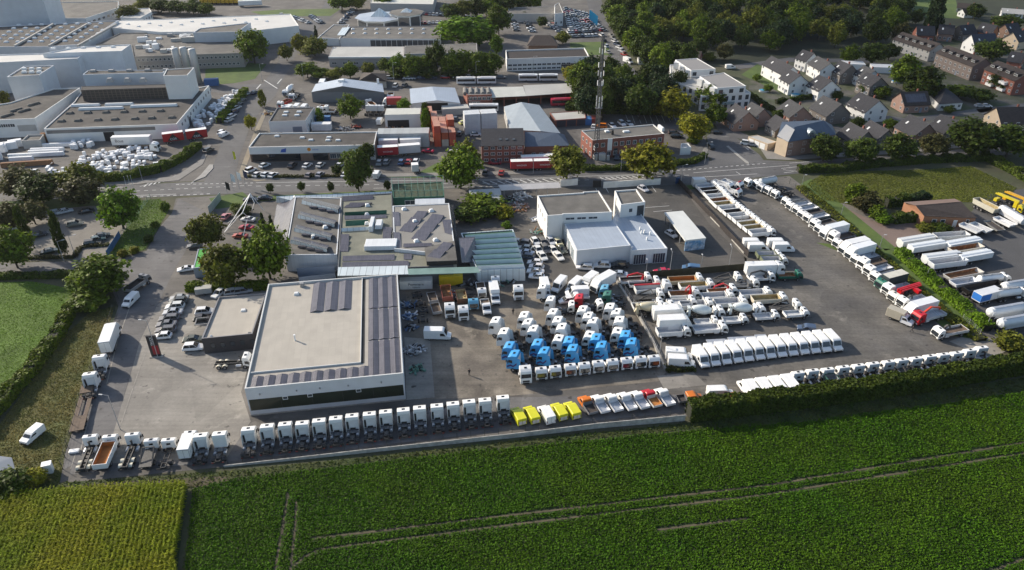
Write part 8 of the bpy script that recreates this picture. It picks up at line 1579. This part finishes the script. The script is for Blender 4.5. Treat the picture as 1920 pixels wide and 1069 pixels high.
for a in [((42,425),9,13,'dark','slim dark poplar, left of two in the car park'),((106,432),10,13,'dark','slim dark poplar, right of two in the car park'),((490,183),7,7,'olive','slim street tree left of the breaker yard'),((797,225),8,10,'bright','slim bright tree at the orange containers'),((797,212),8,9,'dark','slim dark tree beside the orange containers'),((1757,25),13,22,'conifer','tall dark poplar pair on the bright meadow, left'),((1751,20),10,20,'conifer','tall dark poplar pair on the bright meadow, right'),((598,215),8,6,'bright','small slim tree at the white workshop')]: tree(*a, kind='poplar')
for a in [((493,418),8,7,'conifer','dark pointed conifer at the glass slope, left'),((509,425),9,8,'conifer','dark pointed conifer at the glass slope, right'),((211,122),6,9,'conifer','conifer between the tall white hall and the loft'),((592,60),5,8,'conifer','narrow conifer beside the showroom')]: tree(*a, kind='cone')
for a in [((1703,130),26,14,'green','tall willow left of two beside the terrace'),((1738,150),34,14,'dark','wide willow right of two beside the terrace')]: tree(*a, kind='willow')
# row of trees behind the bus stand, the grove at the mast and the big wood
G = 'row of trees behind the bus stand'
for i, (x, y, rr, h, lf) in enumerate([(575,130,18,7,'green'),(600,137,16,5,'green'),(628,138,14,5,'olive'),(655,130,14,7,'green'),(690,128,12,6,'olive'),(722,122,12,7,'green'),(745,119,13,9,'bright'),(770,122,17,10,'green'),(795,120,14,9,'green'),(818,105,15,15,'dark'),(845,117,18,11,'green'),(870,115,18,11,'green'),(897,116,18,11,'green'),(923,118,17,10,'green'),(750,134,20,5,'dark'),(800,134,22,5,'dark'),(850,134,22,5,'dark'),(905,134,22,5,'dark')]): tree((x,y), rr, h, lf, f'{["green","dark","bright","olive"][["green","dark","bright","olive"].index(lf)]} tree in the row behind the bus stand, {ORD[i]} from the left' if i < 14 else f'dark shrub under the row behind the bus stand, {ORD[i-14]} from the left', group=G, kind='round' if i < 14 else 'bush')
rg = random.Random(4)
for i in range(26):
 x = 1090+rg.random()*160; y = 128+rg.random()*66
 if x > 1225 and y < 135: y += 25
 tree((x,y), rg.uniform(16,24), rg.uniform(11,15), rg.choice(['dark','conifer','dark','green']), 'dark tree of the dense grove beside the radio mast', group='dense grove beside the mast')
wood = [(1215,96),(1188,80),(1160,40),(1142,0),(1132,-30),(1960,-40),(1700,-5),(1690,40),(1665,80),(1610,92),(1500,98),(1380,100),(1300,100)]; wp = np.array([P(*p)[:2] for p in wood]); lo, hi = wp.min(0), wp.max(0); k = 0; gw = np.random.default_rng(21); got = []
while k < 250:
 p = lo+gw.random(2)*(hi-lo)
 if not inpoly(p[None], wp)[0] or any((p[0]-q[0])**2+(p[1]-q[1])**2 < 22 for q in got): k += .03; continue
 got.append(p); k += 1; h = rg.uniform(9,16); lf = rg.choice(['dark','dark','green','green','olive','conifer']); NT[0] += 1; r = thing('wood_tree', {'dark':'dark green','green':'mid green','olive':'olive','conifer':'blackish green'}[lf]+' tree in the large wood above the housing estate', 'tree', (p[0],p[1],.02), rg.random()*6.28, f'{lf} trees of the large wood'); w = rg.uniform(9,13.5); r.scale = (w,w,h); link('trunk', trunk('round', NT[0]%4), r); link('crown', crown('round', NT[0]%4, lf), r)
for i, (x, y, rr, h, lf) in enumerate([(1595,100,16,9,'green'),(1640,98,20,10,'dark'),(1670,95,16,8,'dark'),(1690,62,14,11,'rust'),(1480,140,8,5,'dark'),(1570,178,9,4,'dark'),(1625,165,12,5,'dark'),(1655,172,14,5,'green'),(1720,165,20,6,'dark'),(1800,170,24,5,'green'),(1840,178,20,5,'dark'),(1780,205,9,3,'dark'),(1610,230,12,5,'dark'),(1670,232,12,4,'green'),(1700,244,12,5,'dark'),(1460,215,10,4,'dark'),(1880,150,20,7,'dark'),(1890,40,24,8,'dark'),(1830,20,14,9,'dark'),(1720,30,12,8,'dark'),(1360,95,14,8,'rust'),(1310,88,16,10,'dark'),(1240,95,18,9,'dark'),(1190,90,12,5,'olive'),(1440,165,8,3,'green'),(1420,145,8,3,'green')]): tree((x,y), rr, h, lf, f'{dict(green="green",dark="dark",rust="reddish",olive="olive")[lf]} tree by the '+' '.join(min((o for o in C.objects if o.get('category') == 'house'), key=lambda o: (o.location-P(x,y)).length)['label'].split()[:12]), group='garden trees among the houses')
for a in [((165,562),30,4,'green','wide shrub at the meadow corner beside the fence'),((150,535),20,4,'bright','bright shrub left of the lane tree'),((905,385),38,5,'green','dense shrubbery left of the scrap yard'),((880,400),26,4,'dark','dark shrub left of the dense shrubbery'),((945,398),16,4,'yellow','yellow shrub at the scrap yard edge'),((950,422),8,2,'bright','small bright shrub above the glasshouse'),((1605,365),16,7,'green','round green shrub on the paddock left'),((1627,380),22,6,'rust','reddish large shrub on the paddock'),((1645,398),14,4,'green','shrub at the lane before the bungalow'),((1658,411),13,3,'bright','bright shrub at the lane bend'),
 ((1735,427),14,2,'olive','flowering shrub before the bungalow gable'),((1765,427),16,2,'dark','low shrub before the bungalow windows'),((308,387),8,3,'green','round shrub at the entrance lawn edge, upper'),((291,421),7,1.8,'green','round shrub at the lawn edge, second'),((278,448),8,2.2,'dark','dark round shrub at the lawn edge'),((251,469),8,2,'yellow','yellow round shrub on the lower lawn, right'),((230,475),8,2,'yellow','yellow round shrub on the lower lawn, left'),((442,390),9,3,'green','shrub under the white poles'),((455,395),14,3,'dark','dark shrub at the pole sculpture'),((66,895),17,3,'yellow','yellow green shrub in the lower left corner'),((20,905),30,4,'dark','dark shrubs below the grey field shed'),((1895,640),22,4,'olive','olive shrub at the right end of the tall hedge'),((1300,262),10,3,'green','shrub at the junction garage'),((1330,100+6),10,4,'olive','shrub behind the rear apartment block'),((5,182),10,5,'olive','shrub at the left picture edge by the factory'),((631,318),8,3,'dark','dark shrub at the retail car park exit')]: tree(*a, kind='bush')
for i, (x, y) in enumerate([(1150,10),(1158,28),(1167,44),(1177,58),(1189,74),(1204,88),(1222,100),(1242,108),(1262,100),(1285,104)]): tree((x,y), 19, 13, ['dark','green','dark'][i%3], f'street side tree at the edge of the large wood, {ORD[i]} from the top', group='trees along the wooded street')
for i, (x, y, rr, h, lf) in enumerate([(640,2,20,10,'green'),(668,4,14,8,'olive'),(720,2,18,9,'green'),(845,20,16,9,'dark'),(868,16,18,10,'olive'),(895,12,18,11,'dark'),(918,10,18,11,'green'),(945,6,18,12,'dark'),(975,2,16,11,'dark'),(1000,0,16,11,'green'),(270,8,16,8,'olive'),(300,10,18,8,'dark'),(330,12,18,8,'dark'),(360,12,18,8,'dark'),(385,16,14,7,'green')]): tree((x,y), rr, h, lf, f'{lf} tree {"behind the car lots" if i < 10 else "behind the white factory roofs"}, {ORD[i if i < 10 else i-10]} from the left', group='tree belt at the top of the estate')
def hedge(name, label, pix, W, h, leaf, dens=26, size=.42, cat='hedge', ragged=.25):
 pts = [P(*p) for p in pix]; o = pts[0]; r = thing(name, label, cat, (o.x,o.y,0)); g = np.random.default_rng(len(label)); Q = []; N = []; core = MB()
 for a, b2 in zip(pts, pts[1:]):
  d = b2-a; L = d.length; u = np.array(d/L)[:2]; v = np.array([-u[1],u[0]]); a2 = np.array((a-o))[:2]
  for face, area in (('t',L*W),('s',L*h),('n',L*h)):
   k = int(area*dens); t = g.random(k)*L; bump = 1+ragged*np.sin(t*.9+a.x)*np.sin(t*.37)
   if face == 't': w = (g.random(k)-.5)*W; z = h*bump+(g.random(k)-.6)*.45; n = np.tile([0,0,1.],(k,1))
   else: s = -1 if face == 's' else 1; w = s*(W/2+(g.random(k)-.6)*.5); z = g.random(k)*h*bump; n = np.tile([*(v*s),.35],(k,1))
   q = np.column_stack([a2+u*t[:,None]+v*w[:,None], np.maximum(z,.05)]); Q.append(q); N.append(n)
  c = v*(W/2-.3); A = a2; B2 = a2+u*L; core.prism([tuple(A-c),tuple(B2-c),tuple(B2+c),tuple(A+c)], 0, h*.85)  # solid near-black block; the hedge's inner shade is put into its colour
 link('foliage', quads_mesh('foliage', leaf_arrays(np.concatenate(Q), size, .25, 1.1, .5, np.concatenate(N)), [LM[leaf]]), r); core.build('dark_core', mat('hedge_inside', (.02,.022,.012), .95), r); return r
hedge('tall_hedge', 'tall dense green hedge between the truck row and the field on the right', [(1290,783),(1500,758),(1700,731),(1905,696),(2080,660)], 3.0, 3.8, 'dark', 46, .42, ragged=.13)
hedge('bank_hedge', 'long green hedge on the bank left of the trailer compound', [(1684,476),(1745,532),(1805,583),(1850,622)], 2.8, 2.0, 'bright', 34, .4)
hedge('bank_scrub', 'low scrub strip between lot fence and bank hedge', [(1500,352),(1560,402),(1660,492),(1760,582),(1840,640)], 3.0, .8, 'olive', 22, .42)
hedge('meadow_hedge', 'rough hedge along the right side of the left meadow', [(-60,835),(0,768),(60,700),(110,632),(140,575)], 2.6, 2.2, 'green', 26)
hedge('street_hedge', 'clipped dark hedge curving round the stock yard', [(165,343),(235,336),(300,322),(345,300),(374,276)], 2.4, 2.6, 'green', 30, .4); hedge('street_hedge', 'clipped hedge strip along the side street by the wrapped pallets', [(412,232),(430,212),(448,190),(462,175)], 2.4, 2.6, 'green', 28, .4)
hedge('paddock_hedge', 'dark hedge between the road and the paddock', [(1495,322),(1560,322),(1640,312),(1740,304),(1850,300)], 2.6, 2.2, 'dark', 26); hedge('paddock_hedge', 'dark hedge bounding the paddock on the right', [(1850,300),(1900,325),(1960,360)], 3.0, 2.4, 'dark', 24); hedge('clipped_hedge', 'clipped dark hedge block left on the paddock', [(1660,388),(1700,384)], 2.4, 3.2, 'dark', 26); hedge('clipped_hedge', 'clipped dark hedge block right on the paddock', [(1703,383),(1740,379)], 2.4, 3.0, 'conifer', 26); hedge('clipped_hedge', 'clipped dark hedge beside the bungalow gable', [(1672,418),(1712,413)], 2.4, 2.6, 'dark', 26)
hedge('junction_hedge', 'dark low hedge in front of the red brick office', [(1090,320),(1180,318),(1250,312),(1300,306),(1322,294)], 2.0, 1.5, 'dark', 26, .4); hedge('retail_hedge', 'thin dark hedge below the retail car park', [(462,333),(560,333),(566,333),(665,331)], 1.0, .8, 'rust', 22, .35); hedge('annex_hedge', 'clipped green hedge behind the low dark annex', [(352,545),(420,545),(505,541)], 2.2, 2.0, 'green', 30, .38)
hedge('lane_hedge', 'dark hedge along the lane above the meadow', [(-90,522),(0,522),(80,520),(150,518)], 2.0, 1.4, 'dark', 24); hedge('mast_hedge', 'dark green hedge strip below the dense grove', [(1062,205),(1110,211),(1180,212),(1240,214)], 4, 3, 'dark', 20); hedge('garden_hedge', 'dark garden hedge right of the front apartment block', [(1405,180),(1440,205),(1470,222)], 1.6, 1.8, 'dark', 22); hedge('garden_hedge', 'dark garden hedge behind the striped gable house', [(1455,195),(1540,182)], 1.6, 1.8, 'dark', 22)
hedge('carpark_shrubs', 'low shrub strip along the lower side of the car park', [(20,486),(140,484),(150,466),(162,463),(205,460)], 1.2, .7, 'rust', 20, .35); hedge('corner_reeds', 'dry weeds heap at the end of the yard divider', [(1247,693),(1302,692)], 2.0, .8, 'rust', 24, .4)
# people, each one continuous skinned body
def person(px, hd, label, shirt, legs, step=.25):
 p = P(*px); r = thing('person', label, 'person', (p.x,p.y,.05), R(hd)); s = step
 V = [(0,0,.95),(0,0,1.2),(0,0,1.42),(0,0,1.52),(.02,0,1.62),(.03,0,1.74),(0,.1,.9),(.03+s*.4,.11,.5),(s*.6,.11,.08),(s*.6+.16,.12,.04),(0,-.1,.9),(.03-s*.2,-.11,.5),(-s*.8,-.11,.08),(-s*.8+.16,-.12,.04),(0,.2,1.42),(-.04-s*.3,.25,1.14),(.06-s*.2,.24,.9),(0,-.2,1.42),(-.04+s*.4,-.25,1.14),(.1+s*.6,-.22,.95)]
 E = [(0,1),(1,2),(2,3),(3,4),(4,5),(0,6),(6,7),(7,8),(8,9),(0,10),(10,11),(11,12),(12,13),(2,14),(14,15),(15,16),(2,17),(17,18),(18,19)]
 Rr = [.15,.15,.16,.06,.095,.08,.1,.07,.05,.04,.1,.07,.05,.04,.075,.05,.04,.075,.05,.04]
 me = bpy.data.meshes.new('body'); me.from_pydata(V, E, []); o = bpy.data.objects.new('body', me); C.objects.link(o); md = o.modifiers.new('skin','SKIN'); sv = me.skin_vertices[0].data
 for k, q in enumerate(Rr): sv[k].radius = (q,q); sv[k].use_root = k == 0
 o.modifiers.new('sub','SUBSURF').levels = 1; dg = bpy.context.evaluated_depsgraph_get(); m2 = bpy.data.meshes.new_from_object(o.evaluated_get(dg)); bpy.data.objects.remove(o)
 for c in (shirt, legs, mat('skin_tone', (.4,.25,.18), .6)): m2.materials.append(c)
 for f in m2.polygons: z = f.center.z; f.material_index = 1 if z < .93 and abs(f.center.y) < .17 else 2 if z > 1.5 or (abs(f.center.y) > .19 and z < 1.0) else 0
 link('body', m2, r); MB().lathe([(-.06,.105),(.06,.1),(.1,.05)],'z',10,0,(.02,0,1.74)).build('hair', mat('dark_hair', (.02,.015,.012), .7), r)
DK = mat('dark_cloth', (.02,.02,.024), .85); DB = mat('dark_jeans', (.025,.03,.045), .9)
person((962,590), -90, 'person in dark clothes standing on the open yard left of the tractor units', DK, DB, .1); person((880,704), -80, 'person in black standing on the brown yard right of the big hall', DK, DK, .1); person((1709,623), 150, 'person in dark clothes walking in front of the red crane truck', DK, DB, .5)
# ---------------------------------------------------------------- a thin cloud bank, unseen and added to shade the housing estate
def shade_cloud(name, gx, gy, rx, ry, alt, seed, n=60):
 k = alt/math.tan(SUN_EL); cx, cy = gx+math.sin(SUN_AZ)*k, gy+math.cos(SUN_AZ)*k; g = np.random.default_rng(seed); bm = bmesh.new()
 for i in range(n):
  a, r = g.random()*6.28, math.sqrt(g.random()); s = (38+g.random()*30)*(1.15-.5*r)
  bmesh.ops.create_icosphere(bm, subdivisions=2, radius=1, matrix=Matrix.Translation((cx+rx*r*math.cos(a), cy+ry*r*math.sin(a), alt+g.normal()*8)) @ Matrix.Diagonal((s, s, s*.35, 1)))
 me = bpy.data.meshes.new(name); bm.to_mesh(me); bm.free(); me.polygons.foreach_set('use_smooth', [True]*len(me.polygons)); o = link(name, me); o['kind'] = 'structure'
 if 'shade_cloud_vapour' in MATS: me.materials.append(MATS['shade_cloud_vapour']); return
 m = mat('shade_cloud_vapour', (.9,.9,.9), 1); nt = m.node_tree; t = nt.nodes.new('ShaderNodeBsdfTransparent'); x = nt.nodes.new('ShaderNodeMixShader'); x.inputs[0].default_value = .07
 nt.links.new(t.outputs[0], x.inputs[1]); nt.links.new(nt.nodes['Principled BSDF'].outputs[0], x.inputs[2]); nt.links.new(x.outputs[0], nt.nodes['Material Output'].inputs[0]); me.materials.append(m)
shade_cloud('shade_cloud', 270, 330, 140, 165, 520, 3)
def haze():
 me = bpy.data.meshes.new('haze'); MB_ = MB().box(-900,900,-150,1500,-1.2,103); me.from_pydata(MB_.v, [], MB_.f); o = link('haze', me); o['kind'] = 'stuff'
 m = bpy.data.materials.new('haze_air'); m.use_nodes = True; nt = m.node_tree; nt.nodes.clear(); out = nt.nodes.new('ShaderNodeOutputMaterial'); v = nt.nodes.new('ShaderNodeVolumePrincipled'); v.inputs['Density'].default_value = .000035; v.inputs['Color'].default_value = (.85,.9,1,1); v.inputs['Anisotropy'].default_value = .3
 nt.links.new(v.outputs[0], out.inputs['Volume']); me.materials.append(m)
haze()
